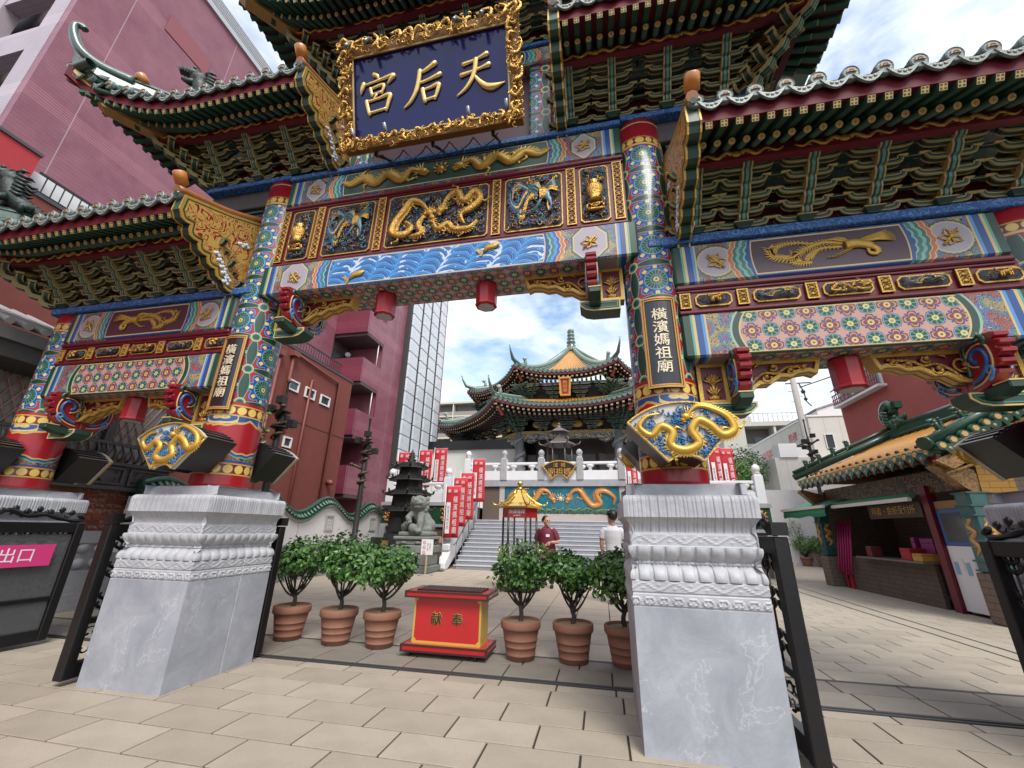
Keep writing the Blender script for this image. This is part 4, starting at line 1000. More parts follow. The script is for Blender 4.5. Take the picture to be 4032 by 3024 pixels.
STR = {'ten': [[(.20, .79, .07), (.42, .83, .05), (.60, .88, .055), (.76, .93, .085)], [(.14, .53, .075), (.40, .575, .05), (.62, .62, .05), (.80, .66, .085)], [(.50, .84, .085), (.47, .62, .08), (.38, .38, .075), (.22, .18, .06), (.02, .05, .03)], [(.46, .46, .04), (.56, .31, .07), (.72, .15, .105), (.90, .10, .11), (1.16, .16, .015)]],
 'kou': [[(.74, .98, .09), (.56, .88, .07), (.34, .80, .045)], [(.36, .86, .08), (.32, .62, .08), (.24, .36, .075), (.10, .14, .06), (-.06, .02, .03)], [(.34, .56, .05), (.56, .60, .05), (.86, .68, .08)], [(.42, .38, .075), (.44, .24, .07), (.47, .08, .07)], [(.42, .37, .05), (.62, .40, .05), (.82, .44, .075), (.80, .30, .07), (.72, .10, .05)], [(.47, .11, .05), (.74, .14, .055)]],
 'gu': [[(.42, 1.02, .08), (.50, .97, .07), (.53, .89, .04)], [(.13, .83, .08), (.08, .70, .07), (.05, .60, .03)], [(.14, .80, .045), (.50, .85, .045), (.92, .91, .08), (.86, .82, .07), (.78, .74, .03)], [(.31, .68, .06), (.35, .50, .055)], [(.31, .67, .04), (.66, .72, .06), (.61, .52, .045)], [(.35, .52, .04), (.61, .55, .04)], [(.47, .50, .045), (.40, .39, .045)], [(.20, .37, .07), (.23, .2, .065), (.27, .03, .06)], [(.20, .36, .05), (.50, .39, .045), (.82, .44, .075), (.78, .25, .07), (.72, .06, .05)], [(.27, .06, .05), (.72, .10, .05)]]}
for key, cx in (('gu', -.66), ('kou', -.03), ('ten', .60)):
    sz = .50; b = MB()
    for st in STR[key]:
        P = smoothp(st, 5); b.tube([(cx+(x-.5)*sz, -.035, .44+z*sz) for x, z, w in P], [max(.010, w*sz*.76) for x, z, w in P], 8, True, .75)
        for e in (P[0], P[-1]): b.ball((cx+(e[0]-.5)*sz, -.035, .44+e[1]*sz), max(.010, e[2]*sz*.75), 8, 6, (1, .75, 1))
    b.obj('gilt_character', mat('bright_gilt', (.78, .56, .20), .30, .55), nb)
stl = mat('steel_grey', (.22, .23, .24), .4, .7)
b = MB(); b.cyl((0, -.06, .02), (0, -.17, -.12), .022, n=10); b.cyl((0, 0, .05), (0, -.07, .03), .008, n=6); sp_me = b.mesh('spotlight', stl)
for x in (-.98, -.72, .40, .72): put('spotlight', sp_me, nb, (x, -.05, PH-.06))
for x in (-.98, -.55, .50, .95): o = put('spotlight', sp_me, nb, (x, -.05, .06)); o.rotation_euler[0] = -1.9
b = MB()
for x in (-.75, 0, .75): b.box(x-.02, x+.02, .05, .09, -.02, .9); b.cyl((x, .08, .0), (x, .55, .20), .018, n=6); b.cyl((x, .08, .55), (x, .5, .65), .018, n=6)
for k in range(5): b.tube([(-.7+.3*k, .1, .02), (-.6+.3*k, .14, -.10), (-.45+.3*k, .1, -.04), (-.4+.3*k, .09, .02)], .007, 5)
b.obj('support_frame', black, nb)
# ------------------------------------------------------------------ vertical couplet boards on the main columns
def vboard(u, lab):
    t = thing('vertical_sign', lab, 'sign', (GX+u, GY, 2.63), 0, 'black couplet boards on the main columns'); R = .335; H = .93; W = .165
    def arc(b, x0, x1, r0, r1, z0, z1, n=8):
        b.loft([[(r*S(a), -r*Cs(a), z) for r, z in ((r0, z0), (r1, z0), (r1, z1), (r0, z1))] for a in [x0/R+(x1-x0)/R*i/n for i in range(n+1)]])
    b = MB(); arc(b, -W, W, .292, .325, 0, H); b.obj('board', mat('black_lacquer', (.010, .011, .014), .3, coat=.3), t)
    b = MB(); b.cm = 0
    for w0, w1, r in ((0, .016, .338), (.022, .034, .333)):
        arc(b, -W+w0, -W+w1, .32, r, w0, H-w0, 2); arc(b, W-w1, W-w0, .32, r, w0, H-w0, 2); arc(b, -W+w1, W-w1, .32, r, w0, w1); arc(b, -W+w1, W-w1, .32, r, H-w1, H-w0)
    b.obj('frame', mat('ochre_frame', (.50, .26, .07), .4, .3), t)
    me = text_mesh('橫濱媽祖廟', .150, .004, mat('pale_gilt_letter', (.66, .58, .42), .4, .2), True, .0012).copy()
    bend(me, R); put('lettering', me, t, (0, -.328, H/2), sc=(1, 1, .88))
vboard(-UM+.02, 'black couplet board on the main column beside the fan lamp and black pole'); vboard(UM-.02, 'black couplet board on the main column next to the larger phoenix beam')
bpy.data.objects['vertical_sign']['label'] = 'curved black vertical sign on the column left of the central opening'
bpy.data.objects['vertical_sign.001']['label'] = 'curved black vertical sign on the column right of the central opening'
# ------------------------------------------------------------------ fan-shaped dragon lamps
relief_blue = mat('fan_cloud_blue', (.03, .14, .31), .4, var=.3, vs_=20); fan_white = mat('fan_white', (.50, .48, .44), .5); fan_gold = mat('fan_dragon_gold', (.58, .36, .06), .35, .45, var=.15, vs_=20)
blk_s = mat('black_lamp_case', (.018, .017, .017), .35, var=.2)
def fan_pts(ro, ri, ha, cz, n=14):
    return [(ro*S(-ha+2*ha*i/n), cz+ro*Cs(-ha+2*ha*i/n)) for i in range(n+1)]+[(ri*S(ha-2*ha*i/6), cz+ri*Cs(ha-2*ha*i/6)) for i in range(7)]
def fan_meshes():
    P = ccw(fan_pts(.62, .19, .735, -.40)); b = MB(); b.cm = 0; b.prism(P, 0, .03); b.cm = 1; ring(b, P, offset(P, .012), 0, -.02)
    face = b.mesh('fan_face', [fan_white, gold])
    b = MB(); R_ = random.Random(3); b.cm = 0
    for i in range(190):
        a = R_.uniform(-.68, .68); r = R_.uniform(.23, .58); curl(b, r*S(a), -.40+r*Cs(a), R_.uniform(.018, .035), R_.uniform(0, 6.3), R_.choice((-1, 1)), .0085, -.008)
    b.cm = 1; o = MB(); dragon(o, [(.04, .10), (.12, .17), (.22, .15), (.33, .08), (.36, -.02), (.28, -.06), (.20, .02), (.12, .06), (.06, -.02), (.10, -.12), (.0, -.17), (-.10, -.13), (-.08, -.03), (-.16, .02), (-.24, -.05), (-.32, .02), (-.26, .10), (-.16, .12)], .027, .6, True, 1)
    base = len(b.v); b.v += [(v[0], v[1]*1.3-.02, v[2]) for v in o.v]
    for f in o.f: b.f.append([q+base for q in f]); b.m.append(1); b.u.append(None); b.sm.append(True)
    dr = b.mesh('dragon_relief', [relief_blue, fan_gold])
    b = MB(); b.prism(ccw(fan_pts(.60, .20, .72, -.40)), .03, .40)
    for i in range(15):
        a = -.70+1.4*i/14; c, s_ = Cs(a), S(a); r0, r1 = .60, .617; w = .012
        b.loft([[(r*s_+q*c, y, -.40+r*c-q*s_) for r, q in ((r0, -w), (r0, w), (r1, w), (r1, -w))] for y in (.035, .40)])
    cs = b.mesh('lamp_case', blk_s)
    b = MB(); b.box(-.03, .03, .38, .50, -.12, .12); br = b.mesh('lamp_bracket', blk_s)
    return face, dr, cs, br
fm = fan_meshes()
NM = {-UO: 'outer column above the pink exit sign', -UM: 'main column left of the central opening', UM: 'main column right of the central opening', UO: 'outer column nearest the shop'}
for u in (-UO, -UM, UM, UO):
    for back in (0, 1):
        t = thing('fan_lamp', ('gold dragon fan lamp on the ' if not back else 'black rear fan lamp case of the ')+NM[u], 'lamp', (GX+u-.01, GY+(-.68 if not back else .68), 2.165), PI if back else 0, 'fan lamps on the columns')
        for nme, me in zip(('fan_face', 'dragon_relief', 'lamp_case', 'lamp_bracket'), fm): put(nme, me, t)
# ------------------------------------------------------------------ red octagonal lanterns under the beams
b = MB(); b.cm = 0; b.lathe([(.10, -.30), (.122, -.28), (.125, -.02), (.11, 0)], 8, smooth=False, a0=PI/8); b.cm = 1; b.lathe([(.098, -.302), (.085, -.306)], 8, smooth=False, a0=PI/8); b.cm = 2; b.lathe([(.123, -.290), (.128, -.285), (.128, -.270), (.124, -.265)], 8, smooth=False, a0=PI/8, cap0=False, cap1=False)
lan_me = b.mesh('lantern_body', [red, mat('milky_lens', (.36, .36, .34), .4), mat('lantern_trim', (.34, .02, .03), .35)])
for x, z, l in ((-2.47, 4.12, 'red octagonal lantern under the wave beam nearer the mauve tower'), (-1.18, 4.12, 'red octagonal lantern under the wave beam nearer the temple finial'), (2.25, 2.93, 'red octagonal lantern under the beam before the salmon building'), (-5.86, 2.93, 'red octagonal lantern under the beam before the diamond-paned window')):
    t = thing('lantern', l, 'lantern', (x, GY, z), 0, 'lanterns under the beams'); put('lantern_body', lan_me, t); MB().cyl((0, 0, -.01), (0, 0, .001), .05, n=10).obj('mount', black, t)
# ------------------------------------------------------------------ wrought iron gate leaves
iron = mat('black_iron', (.010, .010, .011), .38, .3, var=.3, vs_=15, bump=.08, bs=50)
def leaf_mesh(W):
    t = {}
    H = 1.34; b = MB(); s_ = .095
    for x in (0, W-s_): b.bbox(x, x+s_, -.05, .05, 0, H, .008)
    for z0, z1 in ((0, .13), (H-.12, H), (.44, .49)): b.bbox(s_, W-s_, -.04, .04, z0, z1, .006)
    b.box(W-.10, W+.01, -.055, .055, H+.01, H+.10); t['leaf_frame'] = b.mesh('leaf_frame', iron)
    b = MB(); R_ = random.Random(11); n = int(W/.10)
    for k in range(n):
        x = s_+.05+(W-2*s_-.1)*k/max(1, n-1)
        for z in (.165, .30): curl(b, x, z+.06, .055, R_.uniform(0, 6), R_.choice((-1, 1)), .011, 0)
    m = 5
    for k in range(m):
        x = s_+(W-2*s_)*(k+.5)/m
        b.cyl((x, 0, .49), (x, 0, H-.12), .009, n=6)
        for z in (.56, .64, .84, .92, 1.10, 1.17):
            for sx in (-1, 1): b.tube([(x, 0, z), (x+sx*.045, 0, z+.02), (x+sx*.06, 0, z+.05), (x+sx*.04, 0, z+.06)], [.016, .016, .018, .012], 5)
            b.ball((x, 0, z+.01), .026, 6, 5, (1, .6, 1))
    t['lattice'] = b.mesh('lattice', iron)
    b = MB(); pts = [(W*.08, 0, H+.10), (W*.03, 0, H+.05), (W*.10, 0, H+.02), (W*.25, 0, H+.05), (W*.4, 0, H+.09), (W*.55, 0, H+.07), (W*.7, 0, H+.13), (W*.82, 0, H+.05), (W*.92, 0, H+.03)]
    b.tube(smoothp(pts, 5), [.02+.012*abs(S(i*.5)) for i in range(41)], 6)
    for k in range(7):
        x = W*(.15+.1*k); b.ball((x, 0, H+.12+.03*(k % 2)), .035, 7, 5, (1, .6, 1)); curl(b, x+.03, H+.10, .05, k*1.3, 1 if k % 2 else -1, .013, 0)
    t['crest'] = b.mesh('crest', iron)
    return t
lf_me = leaf_mesh(1.12); smoke = mat('smoked_panel', (.10, .105, .11), .25, alpha=.72)
sheet_me = MB().box(.1, 1.02, .012, .018, .13, 1.2).mesh('backing_sheet', smoke)
def leaf(x, y, rz, lab, sheet=False):
    t = thing('gate_leaf', lab, 'gate leaf', (x, y, .045), rz, 'black wrought iron gate leaves')
    for k, me in lf_me.items(): put(k, me, t)
    if sheet: put('backing_sheet', sheet_me, t)
    return t
leaf(-6.72, 4.42, -PI/2, 'black iron gate leaf carrying the pink exit sign', True)
leaf(-4.86, 4.52, -PI/2, 'black iron gate leaf folded along the outer side of the left main pedestal')
leaf(-4.94, 4.60, 0, 'black iron gate leaf folded behind the left main pedestal')
leaf(1.25, 4.56, -PI/2, 'black iron gate leaf with drop bolt beside the right main pedestal'); leaf(3.16, 4.42, -PI/2, 'black iron gate leaf at the right edge before the shop'); leaf(.25, 4.62, 0, 'black iron gate leaf folded behind the right main pedestal')
es = thing('exit_sign', 'pink sign with white exit characters on the black gate leaf', 'sign', (-6.655, 3.82, 1.01), PI/2)
MB().box(-.34, .34, -.006, 0, -.12, .12).obj('plate', mat('pink_sign', (.62, .04, .19), .45), es); put('lettering', text_mesh('出口', .17, .001, white), es, (0, -.008, -.005))
# ------------------------------------------------------------------ ground and paving
gm = mat('joint_sand', (.028, .025, .022), .9, var=.3, vs_=3)
ground = MB().box(-400, 400, -60, 500, -1.0, -.012).obj('ground', gm); ground['kind'] = 'structure'
def paver_mat(name, c, c2, spk=.5):
    def fn(m, u, v, p):
        oi = m.nodes.new('ShaderNodeObjectInfo'); rd = E(m, oi.outputs['Random'])
        a = mixc(rd, c, c2); n = p(170, 2, .6); a = mixc((n*3-1.25).mx(0).mn(1)*spk, a, tuple(x*1.5 for x in c)); n = p(120, 1, .5)
        a = mixc((n*5-3.0).mx(0).mn(1)*spk*1.3, a, tuple(x*.42 for x in c)); n = p(2.3, 5, .65); a = mixc((n*2.6-1.1).mx(0).mn(1)*.42, a, tuple(x*.70 for x in c2))
        n = p(.55, 4, .6); a = mixc((n*4-2.1).mx(0).mn(1)*.35, a, tuple(x*.62 for x in c)); return a
    return mat(name, fn=fn, r=.72, bump=.10, bs=220)
pv_a = paver_mat('beige_granite', (.335, .288, .230), (.255, .218, .172)); pv_d = paver_mat('dark_granite_band', (.21, .188, .158), (.17, .15, .128)); pv_c = paver_mat('courtyard_granite', (.40, .335, .262), (.345, .288, .228)); pv_r = paver_mat('grey_beige_granite', (.355, .312, .252), (.285, .25, .202))  # the band beside the gate track is a darker stone of its own
_pm = {}
def paver(w, d, m, x, y, par, name='paver'):
    k = (round(w, 3), round(d, 3), m.name)
    if k not in _pm: _pm[k] = MB().bbox(-w/2+.008, w/2-.008, -d/2+.008, d/2-.008, -.03, 0, .003).mesh('paver', m)
    return put(name, _pm[k], par, (x, y, 0))
def field(name, m, rows, w, x0, x1, shift, par, ofs=0., single=None, stuff=None):
    """rows: list of (y0, y1); each row staggered by shift"""
    for i, (y0, y1) in enumerate(rows):
        x = ofs-shift*i; x = x0+((x-x0) % w)-w
        while x < x1:
            a, c = max(x, x0), min(x+w, x1)
            if c-a > .05:
                if single is None or single((a+c)/2, (y0+y1)/2): paver(c-a, y1-y0, m, (a+c)/2, (y0+y1)/2, par)
                else: stuff.box(a+.0055, c-.0055, y0+.0055, y1-.0055, -.03, 0, 'd')
            x += w
pavement = empt('pavement', None); pavement['kind'] = 'structure'
ys = [4.50-.3625*k for k in range(11)]
st = MB()
inn = lambda x, y: y > 2.0 and x > -2.9*y*1.02-.3 and x < 1.15*y+.4
field('paver', pv_a, [(ys[k+1], ys[k]) for k in range(10)], .645, -9, 7.5, -.3225, pavement, .105, lambda x, y: y > 2.2 and -2.0*y-1 < x < .95*y+.6, st)
field('paver', pv_a, [(4.50, 4.655)], .55, -9, 7.5, 0, pavement, .05, lambda x, y: -8 < x < 4.4, st)
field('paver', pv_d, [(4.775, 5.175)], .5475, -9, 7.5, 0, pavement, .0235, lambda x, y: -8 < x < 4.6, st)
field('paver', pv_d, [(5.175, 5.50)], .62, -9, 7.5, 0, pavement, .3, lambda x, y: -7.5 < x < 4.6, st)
st.obj('paver', pv_a, pavement, kind='stuff')
st = MB(); yc = [5.56, 6.29, 6.89, 7.57, 8.25, 8.9, 9.6, 10.3, 11.0, 11.7, 12.4, 13.1, 13.8, 14.5, 15.2, 15.9, 16.6, 17.3, 18., 18.7, 19.4, 20.1, 20.8, 21.5, 22.2]
field('paver', pv_c, [(yc[k], yc[k+1]) for k in range(len(yc)-1)], .567, -14, .95, 0, pavement, .05, lambda x, y: y < 9.0 and -5.8 < x < .9, st)
st.obj('paver', pv_c, pavement, kind='stuff')
st = MB(); yr = [5.56+.36*k for k in range(70)]
field('paver', pv_r, [(yr[k], yr[k+1]) for k in range(69)], .66, .95, 16, .33, pavement, .95, lambda x, y: y < 8.6 and x < 4.5, st)
st.obj('paver', pv_r, pavement, kind='stuff')
rail = MB(); rail.box(-9, 7.5, 4.662, 4.768, -.03, -.006); rail.cm = 1
for y in (4.675, 4.735): rail.box(-9, 7.5, y, y+.018, -.006, .003)
rail.cm = 2; rail.box(-9, 7.5, 5.505, 5.555, -.03, -.003)
ro = rail.obj('gate_track', [mat('track_gap', (.02, .02, .02), .8), mat('track_steel', (.10, .10, .10), .5, .6), mat('drain_slot', (.05, .05, .048), .8)]); ro['kind'] = 'structure'
dr = MB(); dr.poly([(5.16, 6.9, .003), (5.20, 6.9, .003), (5.46, 15.5, .003), (5.42, 15.5, .003)]); dr.poly([(4.86, 6.4, .003), (4.90, 6.4, .003), (5.02, 15.5, .003), (4.98, 15.5, .003)]); o = dr.obj('drain_channel', MATS['drain_slot']); o['kind'] = 'structure'
# ------------------------------------------------------------------ potted trees
terra = mat('terracotta', (.235, .105, .068), .75, var=.25, vs_=7, bump=.06, bs=60); soil = mat('bark_mulch', (.22, .15, .08), .9, var=.6, vs_=60, bump=.6, bs=90); bark = mat('dark_bark', (.035, .028, .022), .85, var=.3, vs_=30, bump=.3, bs=60)
def leaf_mat(name, c, c2):
    def fn(m, u, v, p):
        g = m.nodes.new('ShaderNodeNewGeometry'); r = E(m, g.outputs['Random Per Island']); return mixc(r*r, c, c2)
    M = mat(name, fn=fn, r=.38); M.node_tree.nodes['Principled BSDF'].inputs['Subsurface Weight'].default_value = 0; return M
lv = leaf_mat('glossy_leaf', (.030, .095, .018), (.12, .25, .05)); lv2 = leaf_mat('light_leaf', (.05, .14, .02), (.16, .28, .05)); lv3 = leaf_mat('dull_leaf', (.03, .075, .02), (.07, .14, .035))
def leaf_one(b, p, n, L, W, R):
    n = Vector(n).normalized(); t = n.orthogonal().normalized(); t.rotate(Matrix.Rotation(R.uniform(0, 6.28), 3, n)); s = n.cross(t); p = Vector(p)
    e = p+t*L+n*L*.12; m = p+t*L*.5+n*L*.05; b.poly([p, m+s*W+n*W*.35, e, m]); b.poly([p, m, e, m-s*W+n*W*.35])
def crown_mesh(seed, rx, ry, rz, n, m, L=.045, W=.014, lump=.22):
    R = random.Random(seed); b = MB(); cl = []
    for k in range(26): a = R.uniform(0, 6.28); c = R.uniform(-.8, 1); s_ = math.sqrt(max(0, 1-c*c)); cl.append((s_*Cs(a), s_*S(a), c, R.uniform(-1, 1)))
    for k in range(n):
        a = R.uniform(0, 6.28); c = R.uniform(-1, 1); s_ = math.sqrt(1-c*c); d = (s_*Cs(a), s_*S(a), c)
        g = 1+lump*sum(w*max(0, d[0]*x+d[1]*y+d[2]*z-.7)*2.4 for x, y, z, w in cl)
        r = g*(R.random()**.30)*(1 if R.random() < .93 else R.uniform(1.0, 1.16))
        p = (d[0]*r*rx, d[1]*r*ry, d[2]*r*rz); nn = Vector((d[0]+R.gauss(0, .55), d[1]+R.gauss(0, .55), d[2]+.5+R.gauss(0, .5)))
        leaf_one(b, p, nn, L*R.uniform(.7, 1.25), W*R.uniform(.8, 1.25), R)
    return b.mesh('crown', m)
def pot_mesh():
    b = MB(); b.cm = 0; b.lathe([(.150, 0), (.168, .006), (.176, .05), (.181, .052), (.181, .060), (.178, .064), (.189, .13), (.194, .132), (.194, .140), (.191, .144), (.202, .20), (.207, .202), (.207, .210), (.204, .214), (.224, .31), (.240, .315), (.246, .33), (.246, .39), (.238, .40), (.226, .40), (.218, .37)], 28, cap1=False); b.cm = 1; b.lathe([(.219, .371), (.10, .378), (.001, .385)], 16, cap0=False)
    return b.mesh('pot', [terra, soil])
pot_me = pot_mesh()
TREES = [(-4.12, 5.42, (.47, .42, .29), .93, 1, 'first potted tree in the row, beside the left main pedestal'), (-3.40, 5.40, (.47, .42, .30), .94, 2, 'middle potted tree between the left pedestal and red offering box'), (-2.80, 5.42, (.45, .42, .29), .90, 3, 'potted round tree just left of the red offering box'),
         (-1.00, 5.40, (.40, .38, .31), .93, 4, 'potted round tree just right of the red offering box'), (-.39, 5.44, (.36, .34, .30), .91, 5, 'second potted tree right of the red offering box'), (.20, 5.46, (.36, .34, .30), .93, 6, 'potted tree half hidden behind the right main pedestal')]
for x, y, rr_, zc, sd, lab in TREES:
    R = random.Random(sd*7); t = thing('potted_tree', lab, 'potted tree', (x, y, 0), 0, 'potted trees across the gateway'); p_ = put('pot', pot_me, t, rz=R.uniform(0, 6), sc=(.96, .96, 1))
    b = MB(); z1 = .60+R.uniform(-.03, .03); tx = R.uniform(-.03, .03); tr = smoothp([(0, 0, .37), (tx, .01, .46), (-tx*.4, 0, .53), (tx*.8, .02, z1)], 4); b.tube(tr, [.030-.010*i/12 for i in range(13)], 7)
    for k in range(11):
        a = 2*PI*k/11+R.uniform(-.25, .25); s0 = tr[R.randrange(6, 12)]; q = rr_[0]*R.uniform(.45, .78)
        P = smoothp([s0, (s0[0]+q*.35*Cs(a), s0[1]+q*.35*S(a), s0[2]+.07), (s0[0]+q*.8*Cs(a), s0[1]+q*.8*S(a), zc-rr_[2]*R.uniform(.3, .62)), (s0[0]+q*Cs(a+.2), s0[1]+q*S(a+.2), zc+R.uniform(-.05, .1))], 4); b.tube(P, [.016-.011*i/12 for i in range(13)], 5)
        for j in range(2): p = P[R.randrange(5, 9)]; b.tube([p, (p[0]+R.uniform(-.1, .1), p[1]+R.uniform(-.1, .1), p[2]+.10)], [.007, .003], 4)
    b.obj('trunk', bark, t); put('crown', crown_mesh(sd, rr_[0]*.90, rr_[1]*.90, rr_[2]*.84, 1700, lv, .068, .022, .42), t, (0, 0, zc+.035))
# ------------------------------------------------------------------ offering box
ob = thing('offering_box', 'red offering box with black and gold characters between the potted trees', 'offering box', (-1.848, 5.10, 0))
rb = mat('box_red_gloss', (.42, .012, .016), .25, coat=.4, var=.1); brn = mat('dark_wood_trim', (.035, .016, .012), .4); ygold = mat('box_gold_trim', (.50, .33, .06), .4)
def slab(z0, z1, w, d0, d1, nm):
    b = MB(); b.cm = 0; b.bbox(-w/2, w/2, d0, d1, z0, z1, .006); b.cm = 1; e = .016
    for z in (z0, z1-e): b.box(-w/2-.004, w/2+.004, d0-.004, d0+.012, z-.002, z+e+.002); b.box(-w/2-.004, -w/2+.012, d0, d1, z-.002, z+e+.002); b.box(w/2-.012, w/2+.004, d0, d1, z-.002, z+e+.002)
    for x in (-w/2, w/2): b.box(x-.012, x+.012, d0-.006, d0+.014, z0-.003, z1+.003)
    return b.obj(nm, [rb, brn], ob)
slab(.055, .13, 1.02, 0, .48, 'base'); tp = slab(.615, .685, 1.02, 0, .54, 'top')
b = MB(); b.cm = 0; b.bbox(-.418, .418, .085, .40, .125, .62, .004); b.cm = 1; P = [(-.418, .13), (.418, .13), (.418, .617), (-.418, .617)]; ring(b, P, [(-.398, .155), (.398, .155), (.398, .60), (-.398, .60)], .085, .078)
for x in (-.398, .398):
    for z in (.155, .60): b.cyl((x, .084, z), (x, .076, z), .028, n=10)
for x in (-.42, .404): b.box(x, x+.016, .085, .40, .13, .617)
b.obj('body', [rb, ygold], ob)
b = MB(); b.cm = 0; b.box(-.40, .40, .07, .46, .686, .690); b.cm = 1
b.obj('slot_opening', mat('dark_slot', (.004, .004, .004), .9), tp); sl_me = MB().bbox(-.012, .012, .07, .46, 0, .012, .002).mesh('slat', brn)
for k in range(19): put('slat', sl_me, tp, (-.39+.0433*k, 0, .690))
for x0, x1, y0, y1 in ((-.51, .51, .0, .07), (-.51, .51, .46, .54)): pass
for ch, x in (('献', -.13), ('奉', .13)):
    put('lettering', text_mesh(ch, .135, .001, ygold, False, .004), ob, (x, .080, .385)); put('lettering', text_mesh(ch, .135, .003, black, False, .0012), ob, (x, .076, .385))
b = MB(); b.cyl((-.012, 0, .03), (.012, 0, .03), .03, n=12); b.box(-.02, .02, -.02, .02, .045, .058); wh = b.mesh('caster', black)
for x, y in ((-.42, .06), (.38, .05), (-.42, .42), (.38, .42)): put('caster', wh, ob, (x, y, 0))
# ------------------------------------------------------------------ left side: wavy garden wall
stucco = mat('white_stucco', (.66, .655, .64), .8, var=.10, vs_=2, bump=.15, bs=120); greent = mat('green_glazed_tile', (.016, .060, .034), .34, var=.35, vs_=10, coat=.2); cut = mat('grey_cut_stone', fn=lambda m, u, v, p: mixc((p(9, 4)*2-.6).mx(0).mn(1), (.20, .205, .205), (.34, .34, .335)), r=.7)
gw = thing('garden_wall', 'white wavy garden wall with green tile coping beside the courtyard', 'wall', (-8.3, 6.2, 0)); WL = 8.85
def wz(y): return 1.93+.235*Cs(2*PI*(y+6.2-9.28)/2.60)
b = MB(); N = 90
rings = [[(0, WL*i/N, .9), (.0, WL*i/N, wz(WL*i/N)-.10), (-.28, WL*i/N, wz(WL*i/N)-.10), (-.28, WL*i/N, .9)] for i in range(N+1)]; b.loft(rings)
b.obj('wall_body', stucco, gw)
b = MB(); rings = [[(x, WL*i/N, wz(WL*i/N)+z) for x, z in ((.035, -.16), (.045, -.12), (.0, -.10), (.02, -.20))] for i in range(N+1)]; b.loft(rings)
rings = [[(x, WL*i/N, wz(WL*i/N)+z) for x, z in ((.0, -.24), (.018, -.24), (.018, -.215), (.0, -.215))] for i in range(N+1)]; b.loft(rings); b.obj('cornice', mat('cream_cornice', (.50, .47, .42), .7), gw)
b = MB(); rings = [[(-.14+.085*Cs(a), WL*i/N, wz(WL*i/N)+.06+.075*S(a)) for a in [PI*2*k/8 for k in range(8)]] for i in range(N+1)]; b.smooth = True; b.loft(rings); b.smooth = False
rings = [[(-.14+x, WL*i/N, wz(WL*i/N)+z) for x, z in ((-.24, -.16), (.24, -.16), (.04, .0), (-.04, .0))] for i in range(N+1)]; b.loft(rings); b.obj('coping_ridge', greent, gw)
b = MB(); b.tube([(-.06, 0, .04), (.06, 0, -.03), (.16, 0, -.11), (.165, 0, -.115)], [.058, .056, .056, .05], 7); cop_me = b.mesh('coping_tile', greent)
for k in range(72):
    y = .06+WL/72*k; put('coping_tile', cop_me, gw, (-.14+.02, y, wz(y)))
b = MB()
b.box(-.30, .03, 0, WL, .0, .90); b.obj('stone_plinth', cut, gw)
for y in (1.75, 4.35, 6.97): MB().box(.0, .004, y-.008, y+.008, .9, wz(y)-.2).obj('wall_joint', mat('joint_grey', (.34, .33, .32), .8), gw)
b = MB(); b.cm = 0; ring(b, [(-.21, -.23), (.21, -.23), (.21, .23), (-.21, .23)], [(-.17, -.19), (.17, -.19), (.17, .19), (-.17, .19)], 0, -.03)
for i in range(3):
    for j in range(4):
        for q in range(2): curl(b, -.11+.11*i, -.14+.095*j, .035, q*PI, 1, .008, -.008)
rp_me = b.mesh('relief_tile', mat('grey_relief', (.42, .42, .41), .7, var=.2, vs_=30))
for y in (2.95-.02, 5.70, 8.27): o = put('relief_tile', rp_me, gw, (.004, y, 1.50), rz=PI/2)
# ------------------------------------------------------------------ brick house beyond the wing
bh = thing('brick_house', 'old brick house with black panelled bay and diamond-paned windows left of the gate', 'house', (-8.8, 6.75, 0))
MB().box(-2.5, -.02, -5, 0, .25, 4.2).obj('wall_body', mat('mortar', (.40, .37, .33), .9), bh)
def br_fn(m, u, v, p):
    oi = m.nodes.new('ShaderNodeObjectInfo'); rd = E(m, oi.outputs['Random']); c = mixc(rd, (.24, .055, .035), (.36, .115, .06)); n = p(14, 4, .7, 'Object'); w = ((n*4-2.0).mx(0).mn(1))*(((rd*7.3).fr()) > .42)
    return mixc(w*.9, c, (.60, .56, .50))
brk = mat('old_brick', fn=br_fn, r=.85, bump=.4, bs=50); bk_me = MB().bbox(-.012, .012, -.140, .140, -.040, .040, .004).mesh('brick', brk); bk2 = MB().bbox(-.012, .012, -.065, .065, -.040, .040, .004).mesh('brick', brk)
for r in range(8):
    for k in range(9):
        y = -.15-.295*k-(.147 if r % 2 else 0)
        put('brick', bk_me, bh, (-.012, y, 1.30+.0915*r))
    if r % 2: put('brick', bk2, bh, (-.012, -.067, 1.30+.0915*r))
b = MB(); b.box(-.3, .10, -4.5, .05, .0, .26); b.box(-.3, .06, -4.5, .03, .26, .62); b.box(-.3, .05, -4.5, .03, 1.05, 1.25)
for i in range(18): 
    y = -.1-.25*i
    for z, s_ in ((.72, 1), (.97, -1)): b.ball((.0, y, z), .10, 8, 6, (.7, 1.15, .9))
b.box(-.3, -.0, -4.5, .0, .62, 1.05); b.obj('marble_plinth', marble, bh)
dkw = mat('black_timber', (.048, .045, .043), .55, var=.3, vs_=9, bump=.15, bs=40)
b = MB(); b.box(-.1, .34, -4.2, .02, 1.94, 2.0); b.box(-.1, .30, -4.2, 0, 2.0, 2.36); b.box(-.1, .36, -4.2, .04, 2.36, 2.42); b.box(.3, .36, -4.2, .04, 2.70, 2.75); b.obj('bay', dkw, bh)
b = MB(); ring(b, [(-.33, -.15), (.33, -.15), (.33, .15), (-.33, .15)], [(-.29, -.115), (.29, -.115), (.29, .115), (-.29, .115)], 0, -.025); b.prism([(-.12, 0), (0, -.10), (.12, 0), (0, .10)], 0, -.03)
